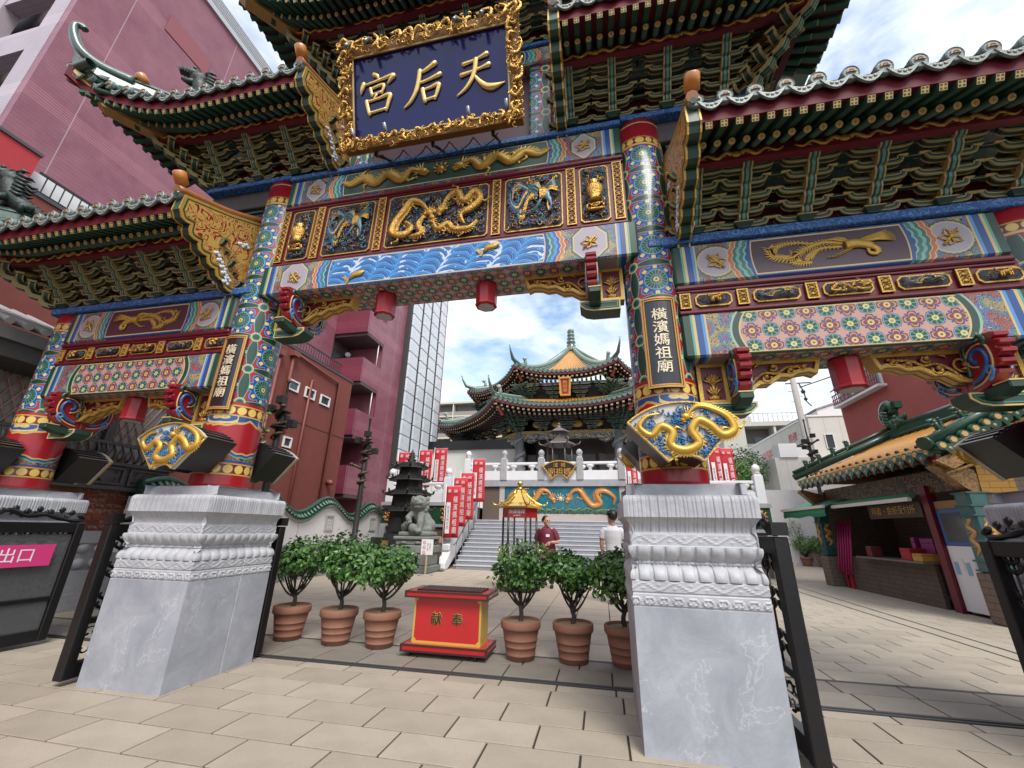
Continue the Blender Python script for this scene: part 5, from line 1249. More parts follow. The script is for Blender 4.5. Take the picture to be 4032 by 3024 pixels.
for sx in (-1, 1):
    for sz in (-1, 1): curl(b, sx*.22, sz*.07, .04, 1, sx, .010, -.01)
bp = b.mesh('bay_panel', dkw)
for k in range(5): put('bay_panel', bp, bh, (.302, -.40-.74*k, 2.18), rz=PI/2)
b = MB(); b.tube([(.30, 0, 2.40), (.40, 0, 2.48), (.42, 0, 2.58), (.34, 0, 2.70)], .022, 5); bl = b.mesh('baluster', dkw)
for k in range(30): put('baluster', bl, bh, (0, -.05-.135*k, 0))
b = MB()
for y in (-.12, -1.10, -2.1, -3.1): b.box(-.02, .10, y-.07, y+.07, 2.42, 4.2)
b.box(-.02, .08, -4.2, 0, 3.9, 4.1); b.obj('post', dkw, bh)
MB().box(-.03, -.01, -4.2, 0, 2.4, 3.9).obj('window_glass', mat('old_glass', (.24, .24, .225), .2, var=.3, vs_=2), bh)
b = MB()
for k in range(-16, 40):
    for s_ in (-1, 1):
        y0 = -.15*k; y1 = y0+s_*.62
        p, q = Vector((.01, y0, 2.42)), Vector((.01, y0+s_*.74, 3.9))
        if -4.2 < p.y < 0 and -4.2 < q.y < 0: b.tube([p, q], .011, 4)
b.obj('window_lattice', mat('pink_lattice', (.42, .24, .20), .6), bh)
b = MB(); b.poly([(-1.0, -4.6, 4.75), (-1.0, -2.20, 4.75), (.85, -2.20, 3.98), (.85, -4.6, 3.98)]); b.box(-.6, .85, -4.6, -2.2, 3.78, 3.96); b.obj('roof', mat('grey_roof_tile', (.13, .13, .13), .6, var=.3), bh)
b = MB(); b.tube([(-1, 0, 4.80), (.86, 0, 4.03)], .055, 6); rt = b.mesh('roof_tile', mat('pale_roof_tile', (.34, .34, .34), .6, var=.2))
for k in range(12): put('roof_tile', rt, bh, (0, -2.25-.2*k, 0))
MB().box(-.7, .80, -4.6, -2.25, 3.55, 3.80).obj('eave_timber', dkw, bh)
# ------------------------------------------------------------------ red house with small windows
rc = mat('red_brown_render', fn=lambda m, u, v, p: mixc((p(3, 6, .7)*2.4-.85).mx(0).mn(1), (.20, .052, .040), (.155, .040, .032)), r=.85, bump=.12, bs=40)
rh = thing('red_house', 'red-brown rendered house with small white windows and roof terrace railing', 'house', (-10, 14.42, 0))
MB().box(-6, 0, -11, 0, 0, 7.1).obj('wall_body', rc, rh)
MB().box(-6, -.0, -30, -10.6, 0, 7.86).obj('wall_body', mat('bright_red_render', (.42, .035, .045), .8, var=.1), rh); MB().box(-6, .03, -30, -10.58, 7.862, 7.92).obj('roof_edge', mat('dark_metal_edge', (.06, .06, .065), .5), rh); MB().box(-6.02, .025, -10.57, .03, 7.105, 7.18).obj('roof_edge', MATS['dark_metal_edge'], rh)
wfr = mat('white_window_frame', (.70, .71, .70), .5); gls = mat('dark_window_glass', (.05, .06, .065), .12)
def window(par, y0, y1, z0, z1, ax='x', f=.05, x=0):
    w = empt('window', par)
    P = [(y0, z0), (y1, z0), (y1, z1), (y0, z1)]; Q = [(y0+f, z0+f), (y1-f, z0+f), (y1-f, z1-f), (y0+f, z1-f)]
    b = MB()
    if ax == 'x': b.T = Matrix.Translation((x, 0, 0)) @ Matrix.Rotation(PI/2, 4, 'Z')
    else: b.T = Matrix.Translation((0, x, 0))
    ring(b, P, Q, .02, -.05); b.obj('frame', wfr, w); b2 = MB(); b2.T = b.T; b2.box(y0+f, y1-f, -.004, .02, z0+f, z1-f); b2.obj('pane', gls, w); return w
for y0, y1, z0, z1 in ((-3.47, -2.98, 5.68, 6.05), (-2.65, -2.12, 5.67, 6.05), (-1.81, -1.26, 5.66, 6.04), (-3.19, -2.81, 3.80, 4.15)): window(rh, y0, y1, z0, z1)
pipe = mat('red_drain_pipe', (.20, .055, .042), .5)
for nm, pts in (('drain_pipe', [(.08, -3.55, 0), (.08, -3.55, 6.75)]), ('drain_pipe', [(.06, -2.45, 0), (.06, -2.45, 6.32), (.06, -2.35, 6.36)]), ('drain_pipe', [(.06, -.95, 0), (.06, -.95, 6.75), (.06, -3.6, 6.98)]), ('drain_pipe', [(.06, -4.1, 0), (.06, -4.1, 6.5)])):
    MB().tube(pts, .045, 7).obj(nm, pipe, rh)
for y, z, s_ in ((-3.55, 6.80, .16), (-4.1, 6.6, .12)): MB().loft([[(x*s_+.08, y+q*s_, z+h) for x, q in ((-.8, -.8), (.8, -.8), (.8, .8), (-.8, .8))] for h in (0, .18)]).obj('rainwater_head', pipe, rh)
MB().box(.0, .012, -11, 0, 4.72, 4.76).obj('string_course', mat('red_joint', (.13, .04, .035), .8), rh); MB().tube([(0, -.6, 2.95), (.16, -.6, 2.95), (.20, -.6, 2.86)], .09, 8).obj('vent_hood', pipe, rh)
b = MB(); b.box(-.06, -.03, -10.5, -.85, 7.58, 7.62); b.box(-.06, -.03, -10.5, -.85, 7.22, 7.24); b.obj('railing', black, rh); rl = MB().box(-.055, -.04, -.008, .008, 7.22, 7.6).mesh('railing_bar', black)
for k in range(70): put('railing_bar', rl, rh, (0, -.86-.138*k, 0))
MB().box(-.5, -.3, -10.5, -3.2, 7.18, 7.72).obj('terrace_screen', wfr, rh)
# ------------------------------------------------------------------ mauve tiled tower
def tile_fn(c, c2):
    def fn(m, u, v, p):
        g = (((u/.12).fr()) < .10)*.0+(((v/.12).fr()) < .16)*1.0; a = mixc((p(1.2, 5, .65)*2.2-.6).mx(0).mn(1), c, c2); a = mixc(g*.35, a, tuple(x*.55 for x in c))
        f = ((v-2.86*.0-.35)/2.86).fr(); bandz = (f < .17); a = mixc(bandz*(((f*35).fr()) < .45)*.6, a, tuple(min(1, x*1.35) for x in c2)); vj = ((u/3.1).fr()) < .008; a = mixc(vj*.6, a, (.46, .36, .38)); return a
    return fn
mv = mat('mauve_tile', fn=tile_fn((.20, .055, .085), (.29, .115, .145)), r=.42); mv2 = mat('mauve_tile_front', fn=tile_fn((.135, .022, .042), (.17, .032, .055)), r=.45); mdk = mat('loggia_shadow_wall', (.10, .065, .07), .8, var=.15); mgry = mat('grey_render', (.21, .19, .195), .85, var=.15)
tw = thing('apartment_tower', 'tall mauve tiled apartment tower with corner balconies and white panel strips', 'building', (-12, 17.93, 0))
# far block with corner loggias
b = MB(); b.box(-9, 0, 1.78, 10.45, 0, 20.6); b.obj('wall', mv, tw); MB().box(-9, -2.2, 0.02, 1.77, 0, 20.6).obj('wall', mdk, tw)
for k in range(7):
    z0 = 2.88+2.87*k
    if z0 > 19: break
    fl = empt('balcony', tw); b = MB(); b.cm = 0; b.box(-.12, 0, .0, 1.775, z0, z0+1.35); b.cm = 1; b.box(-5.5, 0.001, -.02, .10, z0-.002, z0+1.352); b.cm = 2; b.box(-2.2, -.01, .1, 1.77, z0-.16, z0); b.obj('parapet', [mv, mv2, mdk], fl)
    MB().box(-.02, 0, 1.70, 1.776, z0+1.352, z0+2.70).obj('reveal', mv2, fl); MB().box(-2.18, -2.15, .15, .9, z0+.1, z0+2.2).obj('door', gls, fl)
    if k in (1, 2, 3): MB().ball((-1.9, 1.25, z0+2.15), .17, 10, 8).obj('globe_lamp', white, fl); MB().cyl((-.08, 1.4, z0+1.35), (-.08, 1.4, z0+2.7), .03, n=6).obj('drain_pipe', wfr, fl)
pglass = mat('white_panel', fn=lambda m, u, v, p: mixc((p(4, 5, .7)*2.4-.7).mx(0).mn(1), (.50, .56, .62), (.68, .71, .74)), r=.25); pdk = mat('strip_gap', (.035, .033, .032), .6)
b = MB(); b.box(.02, .30, 4.10, 10.05, 0, 20.9); sp = b.obj('panel_strip', pdk, tw)
for c, (y0, y1) in enumerate(((4.30, 5.52), (5.92, 6.96), (7.36, 8.46), (8.90, 9.86))):
    me = MB().bbox(.30, .42, y0, y1, .02, .89, .02).mesh('panel', pglass)
    for k in range(22): put('panel', me, sp, (0, 0, .33+.915*k))
b = MB(); b.box(.0, .24, 10.25, 10.45, 0, 20.6); b.obj('corner_pier', mv, tw)
# near block
MB().box(-14, -2.0, -12.6, 0.0, 0, 20.5).obj('wall', mv, tw); MB().box(-2.25, -1.998, -13.40, -12.601, 0, 20.5).obj('wall', mv, tw); b = MB(); b.box(-14, -1.9, -13.45, .1, 20.502, 20.75)
for k in range(5): b.box(-1.95, -1.90, -13.4, .1, 20.8+.12*k, 20.85+.12*k)
b.obj('roof_edge', mat('pale_metal', (.46, .47, .48), .45, .3), tw)
for y0, y1, z0, z1 in ((-9.3, -8.3, 12.2, 13.0), (-9.6, -8.2, 15.2, 16.0), (-8.2, -6.2, 17.4, 18.2), (-11.5, -9.9, 17.6, 18.4)): MB().box(-2.0, -1.97, y0, y1, z0, z1).obj('window_band', mat('red_panel', (.26, .075, .09), .6), tw)
lat = mat('pale_pink_tile', fn=tile_fn((.36, .29, .33), (.42, .35, .39)), r=.5)
fr_ = empt('facade_frame', tw)
for k in range(9): MB().box(-14, -2.26, -13.38, -13.0, 2.2+2.9*k, 3.2+2.9*k).obj('frame_beam', lat, fr_)
for k in range(4): MB().box(-3.0-3.6*k, -2.0-3.6*k if k else -2.256, -13.41, -13.0 if k else -12.9, 0, 20.5).obj('frame_post', lat, fr_)
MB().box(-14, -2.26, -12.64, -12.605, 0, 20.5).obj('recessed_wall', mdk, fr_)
# ------------------------------------------------------------------ far apartment block
def slab_block(name, lab, x0, x1, y, z0, floors, fh, dep, colw, bayw, rz=0):
    t = thing(name, lab, 'building', (x0, y, 0), rz); W = x1-x0
    H = z0+floors*fh; MB().box(0, W, 1.6, dep, 0, H+.4).obj('wall', mat(name+'_wall', (.14, .125, .11), .8, var=.2), t); MB().box(-.1, W+.1, -.2, dep, H+.402, H+.9).obj('roof', mat(name+'_roof', colw, .8), t)
    n = int(W/bayw); sm = MB().box(0, bayw-.9, 1.52, 1.58, .3, 2.2).mesh('window', gls)
    for k in range(floors):
        z = z0+fh*k; f = empt('balcony', t, (0, 0, z)); MB().box(0, W, 0, 1.6, -.28, .10).obj('slab', mat(name+'_slab', colw, .8), f); MB().box(0, W, 0, .12, .102, 1.15).obj('parapet', mat(name+'_par', tuple(c*.48 for c in colw), .7, var=.1), f)
        for i in range(n): put('window', sm, f, (bayw*i+.45, 0, 0))
    for i in range(n//2+1): MB().box(bayw*2*i-.12, bayw*2*i+.12, -.06, 1.6, 0, H+.4).obj('fin', mat(name+'_fin', tuple(min(.8, c*1.15) for c in colw), .7), t)
    return t
slab_block('apartment_block', 'beige apartment block with long balconies behind the temple roof', -46, 6, 100, .4, 11, 2.95, 14, (.52, .47, .40), 4.2)
# ------------------------------------------------------------------ dragon lamp poles
dp = mat('bronze_pole', (.035, .036, .036), .5, .4, var=.3, vs_=12); db = mat('dragon_bronze', (.085, .055, .032), .55, .3, var=.35, vs_=20)
def lamp_pole(x, y, h, lab, z1=None):
    t = thing('lamp_pole', lab, 'lamp post', (x, y, 0), 0, 'dragon lamp poles round the courtyard')
    b = MB(); b.lathe([(.16, 0), (.16, .12), (.10, .2), (.085, h*.45), (.065, h*.85), (.035, h*.86), (.03, h*.98), (.05, h*.985), (.03, h)], 10); b.obj('shaft', dp, t)
    for k in range(2):
        b = MB(); z0 = h*(.52+.16*k); P = []
        for i in range(26): a = i*.62+k*2; q = i/25; P.append((Cs(a)*(.13+.03*S(i)), S(a)*(.13+.03*Cs(i)), z0+h*.13*q))
        a = 25*.62+k*2; P += [(Cs(a+.4)*.28, S(a+.4)*.28, z0+h*.145), (Cs(a+.5)*.42, S(a+.5)*.42, z0+h*.155)]
        b.tube(P, [.02+.025*min(1, i/8) for i in range(28)], 6); b.ball(P[-1], .07, 7, 5, (1.2, 1, .8)); b.obj('coiled_dragon', db, t)
    for k in range(4):
        a = k*1.6+.4; z = h*(.76+.035*k); b = MB(); b.tube([(0, 0, z), (Cs(a)*.22, S(a)*.22, z)], .02, 5); b.box(Cs(a)*.28-.09, Cs(a)*.28+.09, S(a)*.28-.09, S(a)*.28+.09, z-.06, z+.12); b.obj('floodlight', dp, t)
    for z in (h*.74, h*.82): MB().lathe([(.03, z), (.20, z+.01), (.21, z+.03), (.04, z+.05)], 10).obj('collar', dp, t)
lamp_pole(-7.7, 8.45, 4.95, 'dragon lamp pole before the three small house windows'); lamp_pole(-7.7, 12.45, 5.0, 'dragon lamp pole before the mauve balconies')
# ------------------------------------------------------------------ temple terrace and stairs
wm = mat('white_marble', (.66, .67, .69), .5, var=.10, vs_=3, bump=.05, bs=60); gst = mat('grey_stone', (.30, .31, .33), .6, var=.25, vs_=5); gstep = mat('grey_step_marble', fn=marble_fn((.24, .26, .29), (.19, .20, .23), (.34, .35, .37)), r=.4); nose = mat('pale_step_nosing', (.50, .51, .53), .5); brw = mat('brown_brick', fn=lambda m, u, v, p: mixc((((v/.10).fr()) < .12).mx((((u/.22)+((v/.10).fl()*.5)).fr()) < .05), (.115, .085, .068), (.05, .04, .035)), r=.8)
TX, TW = -1.75, 19.0
te = thing('temple_terrace', 'white marble temple terrace with balustrade and teal dragon mural above the stairs', 'terrace', (TX, TW, 0))
b = MB(); b.cm = 0; b.box(-3.62, 3.62, 0, 30, 0, 3.26); b.obj('wall', brw, te); b = MB(); b.box(-4.2, 4.2, -.12, 30, 3.29, 3.42); b.box(-4.05, 4.05, -.05, 30, 3.42, 3.58); b.obj('ledge', gst, te)
MB().box(-20, -4.2, 5, 30, 0, 3.58).obj('wall', stucco, te); MB().box(4.2, 20, 5, 30, 0, 3.58).obj('wall', stucco, te)
b = MB()
for x in (-2.70, 2.70): b.box(x-.12, x+.12, -.04, 0, 1.79, 3.285)
b.box(-2.58, 2.58, -.05, 0, 1.80, 2.10); b.obj('stone_frame', mat('pink_granite', (.40, .35, .33), .7, var=.1), te)
mu = MB(); mu.box(-2.57, 2.57, -.03, 0, 2.12, 3.27); mp_ = mu.obj('dragon_mural', mat('teal_glaze', fn=lambda m, u, v, p: mixc((((u/.32).fr()) < .02).mx(((v/.29).fr()) < .03)*.6, mixc((((p(3.5, 1, .5, 'UV', 1.2)*6).fr()) < .4), (.01, .15, .20), (.015, .10, .15)), (.01, .03, .035)), r=.3, coat=.3), te)
og = mat('orange_dragon_glaze', (.50, .22, .05), .3, var=.2, vs_=9, coat=.3)
for sg in (-1, 1):
    b = MB(); dragon(b, [(sg*.35, 2.75), (sg*.55, 3.05), (sg*.85, 3.10), (sg*1.1, 2.75), (sg*1.4, 2.45), (sg*1.75, 2.55), (sg*1.6, 2.95), (sg*1.95, 3.08), (sg*2.35, 2.8), (sg*2.3, 2.5)], .085, .5, True, sg, -.05); b.obj('dragon', og, mp_)
b = MB(); b.cm = 0; pearl(b, 0, 2.75, .10); 
for v in range(len(b.v)): b.v[v] = (b.v[v][0], b.v[v][1]-.05, b.v[v][2])
b.obj('pearl', mat('cream_glaze', (.62, .50, .32), .35, coat=.3), mp_)
b = MB(); Rw = random.Random(4)
for k in range(34): x = Rw.uniform(-2.5, 2.5); b.tube([(x, -.03, 2.13), (x+.1, -.06, 2.22+Rw.uniform(0, .12)), (x+.22, -.04, 2.25+Rw.uniform(0, .1)), (x+.3, -.03, 2.15)], [.06, .05, .03, .01], 5)
b.obj('wave_relief', mat('wave_green_glaze', (.09, .17, .07), .35, var=.3, coat=.3), mp_)
# stairs
st_ = thing('stone_stairs', 'wide grey marble stairs leading up to the dragon mural', 'stairs', (TX, 15.55, 0)); NS = 12; hs, ts_ = 1.79/NS, .235
for k in range(NS):
    b = MB(); b.cm = 0; b.box(-3.66, 3.70, ts_*k, 3.45, hs*k, hs*(k+1)-.03); b.cm = 1; b.box(-3.68, 3.72, ts_*k-.02, 3.45, hs*(k+1)-.03, hs*(k+1)); b.obj('step', [gstep, nose], st_)
# balusters
def post_mesh(h):
    b = MB(); s_ = .15; b.bbox(-s_, s_, -s_, s_, 0, h*.70, .012); b.bbox(-s_*.8, s_*.8, -s_*.8, s_*.8, h*.70, h*.74, .01); b.lathe([(.09, h*.74), (.14, h*.77), (.10, h*.80), (.13, h*.82), (.15, h*.88), (.12, h*.95), (.05, h*.99), (.01, h)], 12); return b.mesh('post', wm)
pm = post_mesh(1.42)
def balus(par, x0, x1, y, z, ends=True):
    L = x1-x0; t = empt('balustrade', par, (x0, y, z)); b = MB(); b.bbox(.15, L-.15, -.08, .08, 0, .42, .01); b.bbox(.15, L-.15, -.08, .08, .70, .82, .02)
    for k in range(max(1, round(L/1.0))):
        x = L*(k+.5)/max(1, round(L/1.0)); b.lathe([(.05, .42), (.10, .46), (.05, .52), (.14, .58), (.20, .66), (.16, .70)], 10, (x, 0, 0), sy=.5)
    for x in (.15, L-.15): b.ball((x, 0, .60), .12, 8, 6, (1, .5, .9))
    b.obj('rail_panel', wm, t); put('post', pm, t, (0, 0, 0)); put('post', pm, t, (L, 0, 0)); return t
xs = [-4.44, -2.64, -.86, .91, 2.75, 4.5]
for a, c in zip(xs, xs[1:]): balus(te, a, c, .05, 3.58)
for sg in (-1, 1):
    # side terrace, one storey lower
    s2 = thing('side_terrace', 'lower marble side terrace with green tile band '+('behind the stone lion' if sg < 0 else 'beyond the right main pedestal'), 'terrace', (TX, 16.6, 0), 0, 'lower side terraces')
    a, c = (-7.35, -4.30) if sg < 0 else (4.30, 7.60)
    MB().box(a, c, 0, 8, 0, 2.28).obj('wall', brw, s2); MB().box(a-.05, c+.05, -.10, 8, 2.285, 2.42).obj('ledge', gst, s2); MB().box(a-.05, c+.05, -.08, -.005, 1.45, 1.56).obj('ledge', gst, s2)
    b = MB(); b.box(a, c, -.05, -.005, 1.565, 2.28); tb = b.obj('tile_band', greent, s2)
    for x in ((a+.25, (a+c)/2, c-.25)): b = MB(); [curl(b, x+.1*S(k), 1.92+.22*Cs(k*1.7), .10, k, 1 if k % 2 else -1, .04, -.06) for k in range(7)]; b.obj('orange_relief', og, tb)
    MB().box(a-.05, a+.25, -.1, 0, 0, 1.45).obj('pier', gst, s2); MB().box(c-.25, c+.05, -.1, 0, 0, 1.45).obj('pier', gst, s2); n = 1
    balus(s2, a+.25, c-.2, .05, 2.42)
    # sloping stair balustrade with scroll foot
    x = TX+sg*3.98
    sb_ = thing('stair_balustrade', 'white marble sloping balustrade with scroll foot '+('beside the red prayer banners' if sg < 0 else 'right of the stairs'), 'balustrade', (x, 15.3, 0), 0, 'sloping stair balustrades')
    b = MB(); P = [(-.25, 0), (.05, 0), (3.6, 1.75), (3.6, 3.0), (2.9, 2.75), (.45, 1.25), (.28, 1.22), (.20, 1.08), (.30, .98), (.22, .88), (.08, .82), (.10, .66), (.18, .60), (.04, .46), (-.10, .36), (-.28, .22), (-.30, .06)]
    b.prism(P, -.16, .16, 'x', bev=.03); b.obj('rail_panel', wm, sb_)
    for k in range(3): y = .75+1.15*k; put('post', pm, sb_, (0, y, .25+.49*y), sc=(1, 1, .92))
    hr = thing('handrail', 'steel stair handrail on the '+('banner side' if sg < 0 else 'far side')+' of the marble stairs', 'handrail', (TX+sg*3.60, 15.5, 0), 0, 'steel stair handrails')
    b = MB(); b.tube([(0, -.25, .85), (0, 0, .90), (0, 2.9, 2.75), (0, 3.3, 2.78)], .028, 6); b.obj('rail', stl, hr)
    for k in range(5): y = .05+.7*k; MB().cyl((0, y, .63*y*.98), (0, y, .90+.635*y), .022, n=6).obj('baluster', stl, hr)
# fan-shaped name plaque on the balustrade
fp = thing('fan_plaque', 'black and gold fan-shaped plaque fixed to the terrace balustrade', 'plaque', (TX-.01, TW-.16, 3.62))
fo_ = [(S(a)*1.35, -.62+Cs(a)*1.45) for a in [-.62+.124*i for i in range(11)]]+[(S(a)*.50, -.55+Cs(a)*.72) for a in [.72-.24*i for i in range(7)]]; P = ccw(fo_)
b = MB(); b.cm = 0; b.prism(P, 0, .06); b.cm = 1; ring(b, P, offset(P, .05), 0, -.03)
for sx in (-1, 1):
    for k in range(9): t_ = k/8; curl(b, sx*(.40+.42*t_), .02+.62*t_, .06, k, sx, .018, -.03)
b.obj('board', [mat('plaque_black', (.03, .015, .01), .4), gilt], fp)
put('lettering', text_mesh('濱  橫', .22, .01, gilt), fp, (0, -.02, .60)); put('lettering', text_mesh('廟祖媽', .36, .01, gilt), fp, (0, -.02, .28))
# ------------------------------------------------------------------ octagonal hall
HC = Vector((-1.85, 33.6, 0))
hall = thing('temple_hall', 'octagonal temple hall with two tiers of green and yellow tiled roofs and finial', 'temple', HC)
T8 = math.tan(PI/8)
hw = mat('hall_dark_timber', (.04, .03, .028), .6, var=.3, vs_=3); hblue = mat('hall_painted_beam', fn=lambda m, u, v, p: mixc((p(3, 2, .5, 'UV', 1)*5).fr() > .6, mixc((p(2, 1, .5, 'UV')) > .5, (.05, .07, .16), (.035, .05, .06)), (.42, .36, .20)), r=.5); ytile = mat('yellow_glazed_tile', (.50, .24, .05), .3, var=.2, vs_=6, coat=.3); gtile = mat('hall_green_tile', (.085, .135, .105), .3, var=.35, vs_=8, coat=.3); hgold = mat('hall_gold', (.45, .30, .08), .45, .2)
colst = mat('carved_grey_column', (.19, .20, .205), .7, var=.4, vs_=7, bump=.6, bs=14)
MB().lathe([(5.6/Cs(PI/8), 3.58), (5.6/Cs(PI/8), 10.8)], 8, smooth=False, a0=PI/8).obj('inner_wall', hw, hall)
def facing(k): return k*PI/4
for k in range(8):      # k = 0 faces -y
    if k in (3, 4, 5): continue
    f = facing(k); s_ = empt('facade', hall, (0, 0, 0), f); A0 = 7.6; hwid = A0*T8
    b = MB(); b.box(-hwid, hwid, -A0-.15, -A0+.15, 7.0, 7.28); b.obj('painted_beam', hblue, s_); MB().box(-hwid, hwid, -A0-.20, -A0+.20, 7.285, 7.50).obj('gold_beam', mat('hall_gold_band', fn=lambda m, u, v, p: mixc((p(8, 1, .5, 'UV', 1.5)*6).fr() > .5, (.42, .30, .09), (.12, .08, .03)), r=.5), s_)
    for sx in (-1, 1): b = MB(); b.tube([(sx*(hwid-.3), -A0, 6.98), (sx*(hwid-.8), -A0-.05, 6.85), (sx*(hwid-1.2), -A0, 6.95)], [.12, .16, .05], 6); b.obj('beam_brace', hblue, s_)
    for i in range(5):
        x = -hwid*.8+hwid*1.6*i/4; b = MB(); b.box(x-.52, x+.52, -5.72, -5.62, 3.6, 6.6) if False else None
        MB().box(x-.42, x+.42, -5.70, -5.61, 3.9, 6.3).obj('door_panel', gls if i == 2 else mat('hall_door', (.10, .085, .075), .6, var=.2), s_)
    # bracket clusters under both eaves
    for A1, z0, nb_, sc_, big in ((A0, 7.5, 5, 1.0, 1.15), (6.6, 9.95, 4, .9, 1.0)):
        w = A1*T8
        for i in range(nb_):
            x = -w+2*w*i/(nb_-1)
            b = MB()
            edge = i in (0, nb_-1)
            for tier in range(4):
                zz = z0+.05+.26*tier*sc_; L = (.32+.20*tier)*(1.15 if edge else 1); y = -A1-.20-.24*tier
                b.cm = 0 if (tier+i) % 2 or edge else 3; b.prism([(-L, zz+.20), (-L*1.05, zz+.12), (-L*.7, zz), (L*.7, zz), (L*1.05, zz+.12), (L, zz+.20)], y-.06, y+.06); b.cm = 1; b.box(-L, L, y-.064, y-.06, zz+.165, zz+.20); b.box(-L*.7, L*.7, y-.064, y-.06, zz, zz+.025)
                b.cm = 0; b.tube([(0, -A1+.2, zz+.05), (0, y-.05, zz+.05), (0, y-.28, zz+.16)], [.07, .07, .02], 5)
                if edge:
                    for a in (-.5, .5): b.tube([(0, -A1, zz), (S(a)*(.5+.25*tier), -A1-Cs(a)*(.5+.25*tier), zz+.05), (S(a)*(.75+.28*tier), -A1-Cs(a)*(.75+.28*tier), zz+.20)], [.08, .07, .015], 5)
                b.cm = 2; b.box(-.09, .09, -A1-.30, -A1-.12, z0-.02, z0+.06)
            o = b.obj('bracket_cluster', [mat('hall_bracket_green', (.03, .075, .05), .55, var=.3), mat('hall_bracket_edge', (.26, .24, .15), .6), hgold, mat('hall_bracket_blue', (.045, .055, .10), .55, var=.3)], s_, (x, 0, 0))
    for i in range(4): MB().ball((-hwid*.6+hwid*1.2*i/3, -A0-.1, 7.95), .42, 8, 6, (1, .2, .6)).obj('gold_boss', hgold, s_)
    MB().box(-6.5*T8, 6.5*T8, -6.62, -6.5, 9.55, 9.98).obj('gold_frieze', MATS['hall_gold_band'], s_); MB().box(-6.4*T8, 6.4*T8, -6.4, -6.2, 9.9, 11.3).obj('upper_wall', hw, s_)
    # carved column at the facade's left end
    b = MB(); x = -hwid; b.lathe([(.42, 3.58), (.42, 3.8), (.27, 3.9), (.27, 7.5)], 14, (x, -A0, 0)); P = [(x+.30*Cs(i*.5), -A0+.30*S(i*.5), 4.0+.085*i) for i in range(37)]; b.tube(P, .11, 6); b.obj('dragon_column', colst, s_)
    def hroof(A_e, z_e, A_t, z_t, lift, pw, nt_):
        w = A_e*T8
        def ept(x): q = abs(x)/w; return Vector((x*(1+.05*q**3), -A_e-.35*q**3, z_e+lift*q**2.6))
        def spt(x, t):
            e = ept(x); tt = Vector((x*A_t/A_e, -A_t, z_t)); p = e.lerp(tt, t); p.z = e.z+(tt.z-e.z)*t**pw; return p
        b = MB(); n = 24; m_ = 10; g = [[b.vv(spt(-w+2*w*i/n, j/m_)) for j in range(m_+1)] for i in range(n+1)]
        for i in range(n):
            for j in range(m_): b.cm = 0 if j > 1 and abs(i-n/2+.5) < n*.40 else 1; b.ff([g[i][j], g[i+1][j], g[i+1][j+1], g[i][j+1]])
        ro_ = b.obj('roof_slope', [ytile, gtile], s_)
        b = MB()
        for i in range(nt_+1):
            x = -w+2*w*i/nt_; pts = [spt(x, .02+.98*j/9)+Vector((0, 0, .07)) for j in range(10)]
            b.cm = 0 if abs(x) < w*.80 else 1; k1 = 10 if A_t > 1 or abs(x) < w*.97 else 10
            b.tube(pts[1:], .105 if A_t > 1 else [.105-.07*j/9 for j in range(9)], 6); b.cm = 1; b.tube([pts[0]+Vector((0, -.06, -.01)), pts[1]], .115, 6)
        b.obj('roof_tile_row', [ytile, gtile], ro_, kind='stuff')
        ce = MB(); ce.lathe([(.13, 0), (.12, .03)], 10); 
        b = MB(); b.cm = 0
        for i in range(nt_):
            x = -w+2*w*(i+.5)/nt_; p = ept(x); b.cm = 1; b.prism([(p.x-.15, p.z+.04), (p.x+.15, p.z+.04), (p.x+.10, p.z-.10), (p.x, p.z-.17), (p.x-.10, p.z-.10)], p.y-.10, p.y-.06)
        b.obj('drip_tile', [ytile, gtile], ro_, kind='stuff')
        b = MB(); b.cm = 0; b.loft([[ept(x)+Vector((0, dy, dz)) for dy, dz in ((-.02, -.05), (-.02, -.26), (.10, -.26), (.10, -.05))] for x in [-w+2*w*i/20 for i in range(21)]])
        b.cm = 3; b.loft([[ept(x)+Vector((0, dy, dz)) for dy, dz in ((.10, -.27), (1.6, -.05), (1.6, 0), (.10, -.22))] for x in [-w+2*w*i/20 for i in range(21)]])
        nr = int(2*w/.30)
        for i in range(nr):
            x = -w+2*w*(i+.5)/nr; p = ept(x)
            for dy, dz in ((.08, -.37), (.42, -.52)): b.cm = 2; b.box(p.x-.065, p.x+.065, p.y+dy, p.y+dy+.9, p.z+dz-.05, p.z+dz+.06); b.cm = 1; b.box(p.x-.066, p.x+.066, p.y+dy-.01, p.y+dy, p.z+dz-.051, p.z+dz+.061)
        b.obj('eave_rafters', [dred, mat('hall_rafter_end', (.52, .42, .22), .5), mat('hall_rafter', (.05, .03, .025), .6), hw], s_, kind='stuff')
        # hip ridge on this facade's left corner
        P = [spt(-w, j/12)+Vector((0, 0, .12)) for j in range(13)]; e = P[0]; d = Vector((-S(PI/8)*1.0, -Cs(PI/8), 0))
        b = MB(); b.cm = 0; b.tube([e+d*.55+Vector((0, 0, 1.15)), e+d*.42+Vector((0, 0, .75)), e+d*.12+Vector((0, 0, .25))]+P[1:], [.03, .07, .13]+[.19]*12, 7); b.cm = 1; b.tube([p+Vector((0, 0, .18)) for p in P[1:]], .06, 5)
        q = P[2]; b.tube([q+Vector((0, 0, .1)), q+Vector((0, 0, .5)), q+d*.30+Vector((0, 0, .62))], [.16, .13, .06], 6); b.ball(q+d*.1+Vector((0, 0, .6)), .16, 7, 5)
        b.obj('hip_ridge', [gtile, mat('hall_pale_tile', (.30, .36, .31), .4, var=.2)], s_)
